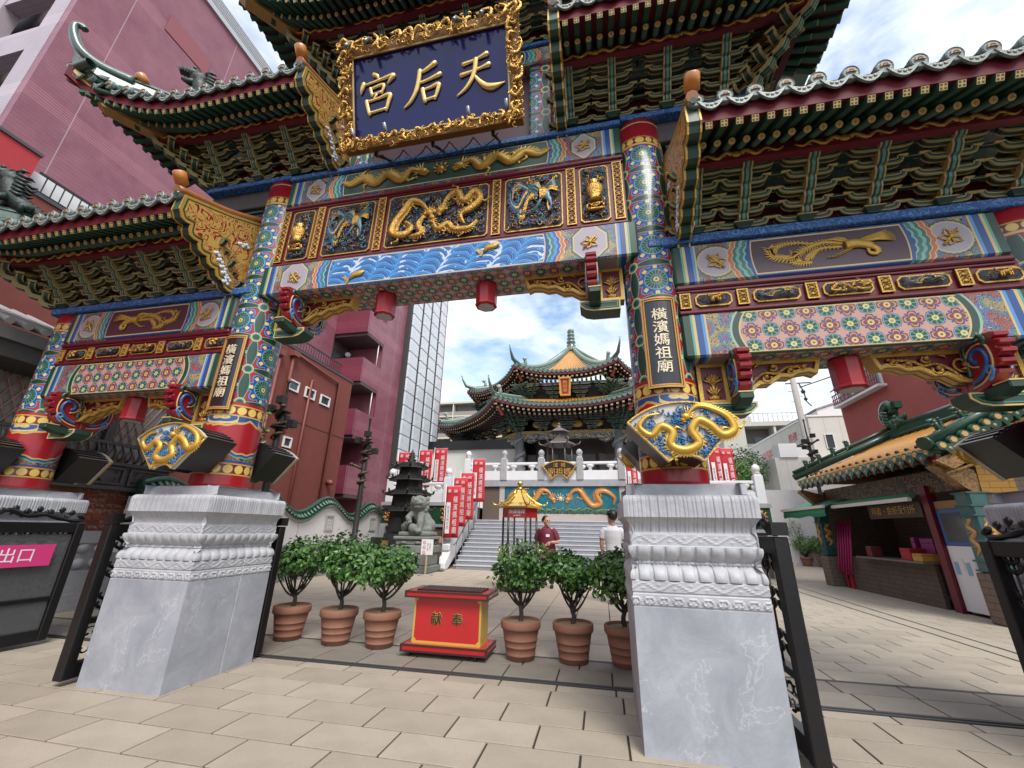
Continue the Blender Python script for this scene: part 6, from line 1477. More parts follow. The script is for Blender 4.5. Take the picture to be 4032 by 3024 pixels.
        b = MB(); b.tube([e+Vector((0, 0, -.45))-d*1.3, e+Vector((0, 0, -.25))-d*.1], [.16, .12], 6); [b.ball(e+Vector((0, 0, -.55-.14*i))-d*(.55+.15*i), .14, 6, 4) for i in range(4)]; b.obj('hip_bracket', mat('red_orange_bracket', (.40, .09, .04), .5), s_)
    hroof(10.0, 8.62, 6.5, 9.95, .55, 1.15, 30); hroof(8.0, 11.55, .25, 16.6, .55, 1.75, 22)
b = MB(); b.lathe([(.75, 16.3), (.55, 16.75), (.32, 16.9), (.42, 17.05), (.22, 17.15), (.40, 17.3), (.42, 17.42), (.22, 17.55), (.36, 17.68), (.36, 17.8), (.2, 17.9), (.34, 18.02), (.34, 18.15), (.2, 18.25), (.33, 18.38), (.30, 18.6), (.1, 18.75)], 14); b.obj('finial', gtile, hall)
hb = thing('hall_name_board', 'carved gold and red vertical name board under the upper hall eave', 'sign', (-1.92, 25.9, 9.85)); hb.rotation_euler[0] = .12
b = MB(); b.cm = 0; b.box(-.30, .30, 0, .10, 0, 1.25); b.cm = 1; P = [(-.34, 0), (.34, 0), (.42, 1.30), (-.42, 1.30)]; ring(b, P, offset(P, .12), 0, -.08)
for i in range(40): t_ = i/40*4; s_ = int(t_); f_ = t_-s_; x, z = ((-.3+.6*f_, .05), (.30+.06*f_, 1.25*f_), (.36-.72*f_, 1.22), (-.36, 1.2-1.1*f_))[s_]; curl(b, x, z, .055, i, 1 if i % 2 else -1, .02, -.08)
b.obj('board', [mat('board_red', (.30, .02, .015), .45), mat('board_gold', (.60, .30, .06), .4, .3)], hb); put('lettering', text_mesh('媽祖廟', .27, .01, MATS['board_gold'], True), hb, (0, -.04, .64))
# bronze censer on the terrace
ce = thing('bronze_censer', 'bronze incense censer with two-tier canopy roof on the upper terrace', 'censer', (-1.95, 21.2, 3.58)); brz = mat('grey_bronze', (.16, .135, .125), .45, .4, var=.2)
b = MB(); b.lathe([(.9, 2.02), (.86, 2.08), (.5, 2.25), (.30, 2.40), (.30, 2.5)], 6, smooth=False); b.lathe([(.55, 2.72), (.5, 2.78), (.3, 2.9), (.12, 2.98), (.06, 3.1), (.09, 3.16), (.02, 3.25)], 6, smooth=False)
for k in range(6): a = k*PI/3; b.tube([(.85*Cs(a), .85*S(a), 2.05), (1.05*Cs(a), 1.05*S(a), 2.10), (1.10*Cs(a), 1.10*S(a), 2.25)], [.04, .035, .01], 5)
b.obj('canopy', brz, ce)
for k in range(6): a = k*PI/3; MB().cyl((.62*Cs(a), .62*S(a), .7), (.62*Cs(a), .62*S(a), 2.05), .035, n=6).obj('post', brz, ce)
for k in range(6): a = k*PI/3; MB().cyl((.32*Cs(a), .32*S(a), 2.4), (.32*Cs(a), .32*S(a), 2.75), .02, n=6).obj('post', brz, ce)
MB().lathe([(.3, 0), (.25, .2), (.6, .5), (.7, .75), (.6, .72)], 14).obj('bowl', brz, ce)
# ------------------------------------------------------------------ incense shop on the right
sh = thing('incense_shop', 'low brick incense shop with yellow and green glazed tile roof', 'shop', (6.8, 12.2, 0)); sh.location = (0, 0, 0)
brn_b = mat('shop_brown_brick', fn=lambda m, u, v, p: mixc((((v/.105).fr()) < .10).mx((((u/.26)+((v/.105).fl()*.5)).fr()) < .04), mixc((p(5, 3)*2-.5).mx(0).mn(1), (.085, .066, .055), (.12, .095, .078)), (.04, .032, .028)), r=.75)
b = MB(); b.box(8.6, 12, 9.42, 15.2, 0, 3.2); b.box(6.9, 8.6, 15.0, 15.2, 0, 2.7); b.obj('wall', brn_b, sh); b = MB(); b.prism([(6.95, 0), (12, 0), (12, 3.6), (8.35, 3.75), (6.95, 2.95)], 9.36, 9.44); b.obj('gable_wall', brn_b, sh)
MB().box(6.92, 7.0, 11.15, 14.7, 0, .86).obj('counter_front', brn_b, sh); MB().box(6.70, 7.4, 11.1, 13.6, .862, .90).obj('counter_top', mat('grey_counter', (.14, .13, .12), .5), sh)
MB().box(7.3, 8.6, 9.9, 15, 2.55, 2.7).obj('ceiling', hw, sh); MB().box(6.95, 7.10, 9.6, 15.0, 2.30, 2.75).obj('lintel', mat('shop_carved_lintel', fn=lambda m, u, v, p: mixc((p(5, 2, .5, 'UV', 1.5)*5).fr() > .6, (.018, .018, .015), (.20, .12, .03)), r=.5), sh)
ybrick = mat('ochre_brick', fn=lambda m, u, v, p: mixc((((v/.12).fr()) < .08).mx((((u/.30)+((v/.12).fl()*.5)).fr()) < .03), (.32, .17, .03), (.10, .05, .01)), r=.5, coat=.2); ocar = mat('ochre_carved', fn=lambda m, u, v, p: mixc((p(7, 2, .5, 'UV', 1)*5).fr() > .55, (.30, .15, .035), (.12, .075, .03)), r=.4, coat=.2, bump=.4, bs=25)
b = MB(); b.prism([(6.90, 2.2), (7.45, 2.2), (7.45, 3.05), (6.95, 2.8)], 9.33, 9.358); b.obj('ochre_brick_panel', ybrick, sh); b = MB(); b.prism([(6.25, 2.78), (6.50, 2.62), (8.35, 3.55), (8.35, 3.80)], 9.20, 9.30); b.obj('barge_board', ocar, sh); MB().cyl((6.35, 9.16, 2.52), (7.6, 9.16, 3.0), .03, n=7).obj('roof_rod', ocar, sh)
tealg = mat('teal_pillar_glaze', (.02, .085, .085), .3, var=.3, coat=.3); gdr = mat('pillar_gold_glaze', (.45, .24, .06), .3, var=.3, coat=.3)
for y in (9.47, 15.18):
    pl = empt('pillar', sh, (6.80, y, 0)); MB().bbox(-.20, .20, -.20, .20, 0, .82, .02).obj('brick_base', mat('shop_pillar_brick', fn=lambda m, u, v, p: mixc((((v/.115).fr()) < .10).mx((((u/.25)+((v/.115).fl()*.5)).fr()) < .05), (.17, .125, .095), (.06, .048, .04)), r=.75), pl)
    b = MB(); b.bbox(-.17, .17, -.17, .17, .823, 2.22, .04)
    for z in (.84, 1.0, 1.78, 1.95, 2.18): b.bbox(-.19, .19, -.19, .19, z, z+.035, .01)
    b.obj('glazed_shaft', tealg, pl)
    b = MB()
    for sgx in (-1,):
        dragon(b, [(.02, 1.70), (-.06, 1.6), (.06, 1.5), (-.06, 1.38), (.05, 1.25), (-.04, 1.12)], .03, .6, True, 1, -.175); b2 = MB(); dragon(b2, [(.02, 1.70), (-.06, 1.6), (.06, 1.5), (-.06, 1.38), (.05, 1.25), (-.04, 1.12)], .03, .6, True, 1, -.175); b2.obj('dragon_relief', gdr, pl, rz=-PI/2)
    b.obj('dragon_relief', gdr, pl)
    b = MB(); b.prism([(-.02, 2.2), (.22, 2.2), (.10, 2.62), (-.45, 2.78), (-.50, 2.70)], -.12, .12); b.obj('corbel', ocar, pl)
for y in (10.75,): MB().box(6.86, 7.02, y-.09, y+.09, 0, 2.45).obj('red_post', mat('shop_red_post', (.13, .008, .022), .4), sh)
MB().box(6.95, 7.0, 9.72, 9.82, 0, 2.45).obj('red_post', MATS['shop_red_post'], sh); MB().box(6.93, 6.96, 9.83, 10.64, .06, 1.25).obj('white_door_panel', white, sh); b = MB(); b.cm = 0; b.box(6.92, 6.95, 9.85, 10.62, 1.26, 1.95); b.cm = 1; b.box(6.915, 6.92, 9.93, 10.54, 1.33, 1.88); b.obj('blue_window', [mat('blue_frame', (.03, .11, .34), .4), gls], sh); b = MB(); b.box(6.94, 6.96, 9.83, 10.64, 1.96, 2.12); b.obj('wood_transom', mat('wood_transom', (.30, .18, .08), .6), sh)
b = MB()
for k in range(5): b.cm = k % 2; b.box(6.922, 6.928, 9.92+.14*k, 10.02+.14*k, .72+.08*(k % 2), .95+.08*(k % 2))
b.obj('notice', [mat('pale_blue_paper', (.25, .42, .60), .6), mat('white_paper', (.7, .7, .68), .6)], sh)
# roof
EX, EZ, RX, RZ, Y0, Y1 = 6.30, 2.93, 8.35, 3.98, 9.25, 15.0
rf = empt('roof', sh); b = MB(); b.poly([(EX, Y0, EZ), (RX, Y0, RZ), (RX, Y1-1.6, RZ), (EX, Y1, EZ)]); b.poly([(RX, Y0, RZ), (10.4, Y0, EZ), (10.4, Y1, EZ), (RX, Y1-1.6, RZ)]); b.poly([(EX, Y1, EZ), (RX, Y1-1.6, RZ), (10.4, Y1, EZ)]); b.obj('roof_slope', ytile, rf)
MB().box(EX+.02, EX+.10, Y0, Y1, EZ-.14, EZ-.02).obj('eave_board', dred, rf); b = MB(); b.poly([(EX+.05, Y0, EZ-.06), (EX+.05, Y1, EZ-.06), (7.2, Y1, EZ+.2), (7.2, Y0, EZ+.2)]); b.obj('soffit', hw, rf)
n = 19
capg = MB(); capg.cm = 0; capg.smooth = True; capg.loft([[(x, .085*Cs(a), .085*S(a)) for a in [2*PI*k/12 for k in range(12)]] for x in (.35, 0)], True, False, True); capg.smooth = False; capg.cm = 1; capg.loft([[(x, r*Cs(a), r*S(a)) for a in [2*PI*k/12 for k in range(12)]] for x, r in ((0, .055), (-.012, .05))]); cg_me = capg.mesh('tile_end', [greent, mat('tile_end_ochre', (.50, .32, .12), .4)])
dg = MB(); dg.cm = 0; dg.prism([(-.125, .02), (.125, .02), (.11, -.08), (.05, -.12), (0, -.20), (-.05, -.12), (-.11, -.08)], -.02, .02, 'x'); dg.cm = 1; dg.ball((-.022, 0, -.07), .035, 6, 4, (.4, 1, 1)); dg_me = dg.mesh('drip_tile', [greent, mat('drip_pale', (.26, .29, .20), .4)])
b = MB(); b.ball((0, 0, 0), .045, 7, 5); nail = b.mesh('tile_nail', black)
for k in range(n):
    y = Y0+.10+(Y1-Y0-.2)*k/(n-1); t1 = min(1, (Y1-y)/1.6); b = MB(); b.tube([(EX+.06, y, EZ+.07), (EX+.06+(RX-EX)*t1, y, EZ+.07+(RZ-EZ)*t1)], .075, 6); b.obj('tile_row', ytile, rf)
    put('tile_end', cg_me, rf, (EX-.06, y, EZ+.03)); put('tile_nail', nail, rf, (EX+.22, y, EZ+.24))
    if k < n-1: put('drip_tile', dg_me, rf, (EX-.05, y+(Y1-Y0-.2)/(n-1)/2, EZ))
for k in range(11):
    t_ = k/10; o = put('tile_end', cg_me, rf, (EX+.1+(RX-EX)*t_, Y0-.12, EZ+.12+(RZ-EZ)*t_), rz=PI/2)
    if k < 10: o = put('drip_tile', dg_me, rf, (EX+.2+(RX-EX)*t_, Y0-.11, EZ+.13+(RZ-EZ)*t_), rz=PI/2)
b = MB(); b.cm = 0; b.tube([(EX-.05, Y0+.02, EZ+.20), (RX, Y0+.02, RZ+.24)], .10, 8); b.tube([(EX+.1, Y0+.18, EZ+.20), (RX, Y0+.18, RZ+.18)], .07, 8); b.obj('verge_ridge', greent, rf)
b = MB(); b.tube([(EX-.05, Y0+.03, EZ+.20), (EX-.12, Y0+.0, EZ+.18)], .13, 10); b.obj('verge_boss', greent, rf)
b = MB(); b.tube([(EX-.1, Y1+.05, EZ+.22), (RX, Y1-1.6, RZ+.22)], .10, 8); b.tube([(EX-.1, Y1+.05, EZ+.38), (RX, Y1-1.6, RZ+.40)], .055, 6); b.obj('hip_ridge', greent, rf)
b = MB(); b.box(RX-.12, RX+.12, Y0, Y1-1.6, RZ, RZ+.30); b.tube([(RX, Y0, RZ+.36), (RX, Y1-1.6, RZ+.36)], .10, 8); b.tube([(RX-.12, Y0, RZ+.10), (RX-.12, Y1-1.6, RZ+.10)], .05, 6); b.obj('main_ridge', greent, rf)
bs = lion_me.copy(); bs.materials.clear(); bs.materials.append(greent); ws = wen_me.copy(); ws.materials.clear(); ws.materials.append(greent)
o = put('ridge_beast', ws, rf, (RX, Y1-1.65, RZ+.25), rz=PI/2, sc=(1.5, 1.5, 1.5))
for k in range(4): o = put('ridge_beast', bs, rf, (EX+.25+.30*k, Y1-.15-.24*k, EZ+.46+.155*k), rz=.6, sc=(.5, .5, .5))
for k in range(3): o = put('ridge_beast', bs, rf, (EX+.25+.45*k, Y0+.03, EZ+.34+.23*k), rz=0, sc=(.6, .6, .6))
# goods
aw = thing('green_awning', 'green fabric awning with cream rail at the far end of the shop', 'awning', (6.35, 15.2, 2.1)); b = MB(); b.loft([[(x, -1.3+2.9*i/10, z-.02*S(i*1.3)) for x, z in ((0, -.16), (-.02, -.06), (.02, .08), (.6, .30), (.6, .32), (0, .10))] for i in range(11)]); b.obj('canvas', mat('awning_green', (.02, .20, .10), .6, var=.15), aw); MB().box(-.06, .0, -1.35, 1.65, .06, .14).obj('front_rail', mat('awning_rail', (.62, .60, .54), .5), aw)
aw2 = thing('folded_awning', 'rolled green awning with cream cover under the shop eave', 'awning', (6.62, 12.4, 2.2)); MB().cyl((0, -1.7, .05), (0, 1.5, .05), .06, n=8).obj('roll', MATS['awning_green'], aw2); MB().box(-.10, -.02, -1.7, 1.5, -.06, .02).obj('cover', MATS['awning_rail'], aw2)
ss = thing('shop_sign', 'dark carved sign with gold characters above the shop counter', 'sign', (6.85, 11.85, 1.98), -PI/2); MB().box(-.95, .95, 0, .05, -.16, .16).obj('board', mat('sign_dark', (.05, .025, .015), .5), ss); put('lettering', text_mesh('拜香・金紙受付所', .20, .005, hgold), ss, (0, -.012, 0))
stl_ = thing('red_stool', 'small red stool on the paving before the shop counter', 'stool', (7.25, 14.55, 0)); rs_ = mat('stool_red', (.30, .012, .02), .45); MB().bbox(-.40, .40, -.16, .16, .34, .40, .01).obj('seat', rs_, stl_)
for x in (-.36, .36):
    for y in (-.12, .12): MB().bbox(x-.035, x+.035, y-.035, y+.035, 0, .34, .006).obj('leg', rs_, stl_)
for k in range(6):
    t = thing('incense_stick', ('magenta incense stick leaning nearest the far shop pillar', 'second magenta incense stick from the far shop pillar', 'third magenta incense stick from the far shop pillar', 'third magenta incense stick from the shop counter end', 'second magenta incense stick from the shop counter end', 'magenta incense stick leaning nearest the shop counter')[k], 'incense stick', (7.0, 14.75-.13*k, .40), 0, 'tall incense sticks leaning by the counter'); MB().tube([(-.25, 0, 0), (.0, 0, 1.35)], .028, 7).obj('wrap', mat('magenta_paper', (.32, .01, .10), .5, var=.3, vs_=30), t); MB().tube([(.0, 0, 1.35), (.015, 0, 1.45)], .012, 6).obj('tip', red, t)
for nm, lab, cat, x, y, z, w, d, h, c in (('red_box', 'red box standing on the shop counter', 'box', 7.0, 11.75, .90, .2, .34, .26, (.34, .012, .02)), ('yellow_box', 'yellow box on the shop counter beside the red one', 'box', 6.9, 11.30, .90, .16, .30, .16, (.45, .24, .04)), ('incense_carton', 'upright magenta incense carton behind the red box', 'carton', 7.2, 11.9, .90, .1, .12, .50, (.22, .02, .16)), ('incense_carton', 'wide magenta incense carton behind the yellow box', 'carton', 7.22, 11.5, .90, .1, .40, .48, (.20, .02, .15)), ('offering_tin', 'small dark red offering tin near the incense sticks on the counter', 'tin', 6.95, 13.2, .90, .12, .22, .26, (.15, .02, .02))):
    t = thing(nm, lab, cat, (x, y, z)); MB().bbox(-w, w, -d/2, d/2, .001, h, .008).obj('carton', mat(nm+'_paper'+str(round(y*10)), c, .5, var=.15), t); MB().box(-w-.003, w+.003, -d/2-.003, d/2+.003, h*.78, h*.82).obj('lid_seam', mat('seam_dark', (.05, .02, .02), .6), t)
# ------------------------------------------------------------------ far right court
rw = thing('far_garden_wall', 'straight white courtyard wall with green tile coping beyond the shop', 'wall', (11.2, 27.2, 0)); MB().box(-6, 8, 0, .3, .5, 2.55).obj('wall_body', stucco, rw); MB().box(-6, 8, -.04, .34, 0, .5).obj('stone_plinth', cut, rw); MB().box(-6, 8, -.25, .55, 2.55, 2.68).obj('cornice', MATS['cream_cornice'], rw)
b = MB(); b.tube([(-.0, -.28, 2.72), (0, .12, 3.02)], .075, 6); ct = b.mesh('coping_tile', mat('far_green_tile', (.07, .19, .12), .3, var=.3, coat=.2))
for k in range(78): put('coping_tile', ct, rw, (-5.9+.178*k, 0, 0))
b = MB(); b.box(-6, 8, -.26, .16, 2.69, 2.72); b.poly([(-6, -.28, 2.72), (8, -.28, 2.72), (8, .15, 3.0), (-6, .15, 3.0)]); b.tube([(-6, .15, 3.05), (8, .15, 3.05)], .10, 7); b.obj('coping', MATS['far_green_tile'], rw)
nbd = thing('notice_board', 'black notice board on posts behind the potted shrubs', 'board', (11.0, 25.6, 0)); MB().bbox(-.75, 1.0, -.05, .05, .95, 2.35, .02).obj('panel', black, nbd)
for x in (-.7, .95): MB().box(x-.05, x+.05, -.04, .04, 0, .95).obj('post', black, nbd)
lamp_pole(10.2, 22.4, 6.9, 'dragon lamp pole before the white building'); lamp_pole(13.7, 20.2, 8.4, 'dragon lamp pole before the salmon wall')
for x, y, h, r, m, lab in ((9.65, 23.9, .30, .55, 'n', 'sprawling shrub in a black pot by the far wall'), (10.15, 23.4, .36, .50, 'b', 'round shrub in a terracotta pot by the stone bench rail')):
    t = thing('potted_shrub', lab, 'potted plant', (x, y, 0)); put('pot', pot_me, t, sc=(1.1, 1.1, 1)); R = random.Random(int(x*10)); b = MB()
    for k in range(9): a = k*.7; b.tube([(0, 0, .38), (.2*Cs(a), .2*S(a), .7), (.45*Cs(a), .45*S(a), 1.0+.1*R.random())], [.02, .015, .006], 5)
    if m == 'n': b.tube([(0, 0, .4), (-.15, 0, 1.2), (-.4, .1, 2.0)], [.02, .015, .004], 5)
    b.obj('trunk', bark, t); put('crown', crown_mesh(int(x*7), r, r, .42, 700, lv2, .10, .035), t, (0, 0, .95))
    if m == 'n': put('crown', crown_mesh(3, .35, .3, .65, 260, lv2, .09, .03), t, (-.25, .05, 1.55))
for x, y, lab in ((9.15, 24.3, 'pale stone figure crouching left of the black pot'), (10.75, 23.0, 'pale stone child figure holding up the bench rail')):
    t = thing('stone_figure', lab, 'statue', (x, y, 0)); b = MB(); b.ball((0, 0, .55), .17, 9, 7); b.ball((0, .02, .25), .24, 9, 7, (1, .9, 1.1)); b.tube([(-.15, -.05, .35), (-.25, -.15, .2), (-.15, -.25, .12)], [.08, .07, .06], 6); b.tube([(.15, -.05, .35), (.25, -.15, .2), (.15, -.25, .12)], [.08, .07, .06], 6); b.tube([(-.1, -.1, .1), (-.12, -.3, .06)], [.10, .07], 6); b.tube([(.1, -.1, .1), (.12, -.3, .06)], [.10, .07], 6); o = b.obj('body', mat('pale_limestone', (.42, .38, .32), .8, var=.25), t); rm = o.modifiers.new('r', 'REMESH'); rm.mode = 'VOXEL'; rm.voxel_size = .03
t = thing('stone_bench', 'pale stone rail bench running from the child figure', 'bench', (11.5, 22.95, 0)); MB().bbox(-.6, 1.0, -.12, .12, .28, .46, .03).obj('seat', MATS['pale_limestone'], t); MB().bbox(-.4, .8, -.08, .08, 0, .28, .02).obj('base', MATS['pale_limestone'], t)
# ------------------------------------------------------------------ buildings behind on the right
sal = mat('salmon_render', fn=lambda m, u, v, p: mixc((p(.9, 6, .65)*2.4-.8).mx(0).mn(1), (.36, .085, .075), (.28, .070, .060)), r=.85, bump=.1, bs=20)
sb2 = thing('salmon_building', 'salmon rendered building with fretwork window railing behind the shop', 'building', (12, 22.45, 0)); MB().box(0, 9, -20, 0, 0, 13).obj('wall', sal, sb2)
w_ = empt('window', sb2); b = MB(); b.box(-.02, .05, -3.4, -.25, 7.5, 9.9); b.obj('pane', mat('pale_window_glass', (.32, .36, .38), .15), w_); b = MB()
for y in (-3.4, -2.3, -1.3, -.25): b.box(-.06, .0, y-.05, y+.05, 7.5, 9.9)
b.box(-.06, 0, -3.4, -.25, 8.9, 9.0); b.obj('frame', wfr, w_); MB().box(-.35, .0, -3.6, -.1, 7.36, 7.46).obj('sill', wfr, w_)
b = MB()
for z in (7.50, 7.72, 7.95, 8.22): b.box(-.34, -.30, -3.6, -.08, z, z+.045)
Rz = random.Random(2)
for k in range(23): y = -3.6+.155*k; z0, z1 = Rz.choice(((7.5, 7.95), (7.72, 8.25), (7.5, 8.25), (7.5, 7.75), (7.95, 8.25))); b.box(-.335, -.305, y, y+.04, z0, z1)
b.obj('fret_railing', mat('red_railing', (.26, .055, .055), .5), w_)
wb = thing('white_building', 'white panelled building with red lettering on its side wall', 'building', (13.92, 30, 0)); pnl = mat('white_panel_wall', fn=lambda m, u, v, p: mixc(((u/.9).fr()) < .03, mixc((p(.8, 4)*1.8-.5).mx(0).mn(1), (.56, .545, .50), (.46, .45, .41)), (.36, .35, .32)), r=.7)
MB().box(0, 9, 0, 12, 0, 8.9).obj('wall', pnl, wb); MB().box(-.06, 9, -.06, 12, 8.905, 9.02).obj('parapet', wfr, wb); MB().box(-3.3, 6, -2.2, 14, 0, 5.85).obj('annex_wall', pnl, wb); window(wb, .74, 1.26, 6.74, 7.70, 'y', .04, -.02)
MB().box(-.03, .0, 1.2, 2.6, 6.0, 7.4).obj('door', gls, wb); b = MB(); [b.box(-1.0, -.97, .3+.18*k, .33+.18*k, 5.86, 6.7) for k in range(16)]; b.box(-1.0, -.96, .3, 3.1, 6.68, 6.74); b.obj('balcony_rail', wfr, wb)
tm = text_mesh('中国料理', .85, .005, mat('faded_red_letter', (.50, .10, .12), .7)); put('lettering', tm, wb, (-.01, 7.2, 7.55), rz=-PI/2); put('lettering', text_mesh('酔樓', .7, .005, MATS['faded_red_letter']), wb, (-.01, 2.6, 8.0), rz=-PI/2)
b = MB(); b.box(-3.0, -2.0, -2.3, -1.3, 5.86, 6.7); b.box(-1.9, -1.1, -2.0, -1.2, 5.86, 6.5); b.obj('air_conditioner', wfr, wb)
gb = slab_block('grey_flats', 'weathered grey flats with roof railing behind the white building', 15.3, 22, 50, 1.6, 4, 2.75, 12, (.42, .40, .36), 2.2); MB().box(2.0, 3.6, 4, 8, 12.0+.9, 15.2).obj('roof_hut', mat('grey_flats_roof', (.42, .40, .36), .8), gb); b = MB(); [b.box(-.1+.5*k, -.06+.5*k, -.1, -.06, 13.5, 14.5) for k in range(14)]; b.box(-.1, 6.6, -.1, -.06, 14.45, 14.5); b.obj('roof_railing', stl, gb); MB().box(-1.2, 1.2, -.3, 12, 0, 13.6).obj('stair_tower', MATS['grey_flats_roof'], gb)
lg = thing('pink_annexe', 'pale pink gabled block between the white and salmon buildings', 'building', (21, 37, 0)); b = MB(); b.prism([(-3, 0), (4, 0), (4, 13.5), (-3, 11.2)], 0, 8); b.obj('wall', mat('pale_pink_panel', (.52, .47, .46), .7, var=.05), lg); MB().prism([(-3.1, 11.2), (4, 13.5), (4, 13.65), (-3.1, 11.35)], -.1, 8).obj('roof', stl, lg)
up_ = thing('utility_pole', 'concrete utility pole with steps before the white building', 'utility pole', (12.85, 28.4, 0)); MB().cyl((0, 0, 0), (-.0, 0, 11.2), .24, .17, 10).obj('shaft', mat('concrete_pole', (.34, .32, .30), .8, var=.2), up_)
for k in range(18): z = 4.5+.36*k; sg = 1 if k % 2 else -1; MB().cyl((0, 0, z), (sg*.42, 0, z), .018, n=5).obj('step_bolt', stl, up_)
b = MB(); b.cyl((-.5, 0, 10.8), (1.0, 0, 10.8), .04, n=6); b.ball((.45, 0, 10.2), .14, 6, 5); b.ball((.5, 0, 9.7), .12, 6, 5); b.tube([(.3, 0, 10.8), (.5, 0, 10.2), (.55, .1, 9.6), (.75, 0, 9.2)], .04, 5); b.obj('fittings', black, up_)
cb = thing('overhead_cable', 'black overhead cable running from the utility pole to the salmon building', 'cable', (12.85, 28.4, 10.8)); MB().tube([(.3, 0, -.3), (2, -3, -.25), (4, -6.5, .3)], .035, 5).obj('wire', black, cb)
for x, y, z, r, m, lab in ((8.3, 26.0, 4.5, .95, lv2, 'bright green tree behind the right side terrace'), (9.4, 29.5, 5.6, 1.5, lv3, 'dull green tree in front of the grey flats')):
    t = thing('garden_tree', lab, 'tree', (x, y, 0)); MB().tube([(0, 0, 0), (.1, 0, z*.5), (0, .1, z-.2)], [.14, .10, .05], 7).obj('trunk', bark, t); put('crown', crown_mesh(int(x*9), r, r, r*.95, 1500, m, .16, .06), t, (0, 0, z))
t = thing('garden_tree', 'pale leafy tree beside the left main column and dragon lamp pole', 'tree', (-7.9, 7.65, 0)); MB().tube([(0, 0, 0), (.05, 0, 1.8), (0, .1, 3.2)], [.09, .06, .03], 7).obj('trunk', bark, t); put('crown', crown_mesh(21, .42, .40, .75, 420, lv2, .13, .05), t, (0, 0, 3.35))
# ------------------------------------------------------------------ courtyard furniture
def rem(o, v):
    m = o.modifiers.new('remesh', 'REMESH'); m.mode = 'VOXEL'; m.voxel_size = v; m.use_smooth_shade = True; return o
lst = mat('weathered_lion_stone', fn=lambda m, u, v, p: mixc((p(6, 6, .7)*2.4-.8).mx(0).mn(1), (.20, .215, .20), (.12, .135, .125)), r=.8, bump=.3, bs=50)
ln = thing('stone_lion', 'grey stone guardian lion with ball and cub on a stepped pedestal', 'statue', (-6.32, 14.2, 0))
b = MB()
for w, z0, z1 in ((.70, 0, .22), (.64, .22, .60), (.68, .60, .85), (.58, .85, 1.02), (.66, 1.02, 1.13)): b.bbox(-w, w, -w*.85, w*.85, z0+.0005, z1, .03)
for x in (-.25, .25): b.ball((x, -.55, .93), .08, 7, 5, (1.5, .5, .6))
b.obj('pedestal', lst, ln)
b = MB(); z = 1.13; b.bbox(-.56, .56, -.42, .42, z, z+.14, .03); z += .12
b.tube([(.25, .12, z+.18), (.12, .05, z+.42), (-.02, -.04, z+.68), (-.04, -.10, z+.86)], [.30, .30, .27, .24], 12); b.ball((.32, .08, z+.22), .27, 10, 8, (1, 1.1, 1)); b.ball((.36, -.12, z+.10), .16, 8, 6, (1.2, 1.3, .8))
b.ball((.02, -.18, z+.98), .29, 12, 9, (1.05, 1, .92)); b.ball((.06, -.42, z+.98), .17, 9, 7, (1.25, .9, .62)); b.ball((.06, -.40, z+.84), .13, 9, 7, (1.2, .9, .45)); b.ball((.06, -.52, z+1.04), .07, 7, 5, (1.5, 1, .8))
for x in (-.07, .19): b.ball((x, -.40, z+1.10), .065, 7, 6)
for x in (-.26, .31): b.ball((x, -.10, z+1.12), .10, 7, 6, (.8, .5, 1.2))
Rl = random.Random(8)
for k in range(46):
    a = Rl.uniform(-.3, PI+.3); c = Rl.uniform(-.75, .6); b.ball((.02+.30*Cs(a)*math.sqrt(1-c*c*.6), -.12+.27*S(a)*.9, z+.95+.30*c), Rl.uniform(.055, .08), 6, 5)
b.tube([(.17, -.25, z+.62), (.20, -.36, z+.35), (.20, -.38, z+.05)], [.14, .12, .11], 9); b.ball((.20, -.46, z+.05), .13, 8, 6, (1, 1.2, .7)); b.tube([(-.16, -.22, z+.62), (-.26, -.36, z+.48), (-.16, -.40, z+.28)], [.14, .12, .09], 9)
b.ball((-.02, -.44, z+.14), .155, 10, 8); b.ball((-.26, -.36, z+.30), .11, 8, 6); b.ball((-.22, -.44, z+.44), .08, 8, 6); b.tube([(-.30, -.3, z+.25), (-.42, -.2, z+.2), (-.44, -.1, z+.05)], [.14, .15, .12], 8)
for k in range(9): b.ball((-.46+.03*(k % 3), -.25+.05*k, z+.12+.05*(k % 4)), .07, 6, 5)
rem(b.obj('lion_body', lst, ln), .022)
# iron pagoda furnace
pg = thing('iron_pagoda', 'black iron pagoda furnace with tiered roofs behind the stone lion', 'pagoda', (-7.22, 15.0, 0)); irn = mat('dark_cast_iron', (.022, .023, .022), .55, .3, var=.3, vs_=9)
MB().lathe([(.85, 0), (.85, .75), (.78, .80), (.74, 1.2)], 8, smooth=False, a0=PI/8).obj('base', irn, pg)
zz = 1.2
for w, h, r0 in ((.92, .78, .66), (.86, .40, .60), (.78, .34, .52), (.66, .28, .44)):
    ti = empt('tier', pg, (0, 0, zz)); MB().lathe([(r0, 0), (r0*.94, h)], 8, smooth=False, a0=PI/8).obj('drum', irn, ti); b = MB(); b.lathe([(w*1.02, h-.02), (w, h+.03), (w*.72, h+.12), (w*.6, h+.20)], 8, smooth=False, a0=PI/8)
    for k in range(8):
        a = k*PI/4+PI/8; b.tube([(w*.6*Cs(a), w*.6*S(a), h+.20), (w*Cs(a), w*S(a), h+.05), (w*1.10*Cs(a), w*1.10*S(a), h+.08), (w*1.14*Cs(a), w*1.14*S(a), h+.20)], [.03, .04, .035, .015], 5); b.ball((w*1.1*Cs(a), w*1.1*S(a), h+.13), .05, 6, 5)
        for q in range(4):
            a2 = k*PI/4-PI/8+PI/4*(q+.5)/4; b.tube([(w*.6*Cs(a2), w*.6*S(a2), h+.20), (w*.95*Cs(a2), w*.95*S(a2), h+.05)], .018, 4)
    b.obj('roof', irn, ti); zz += h+.20
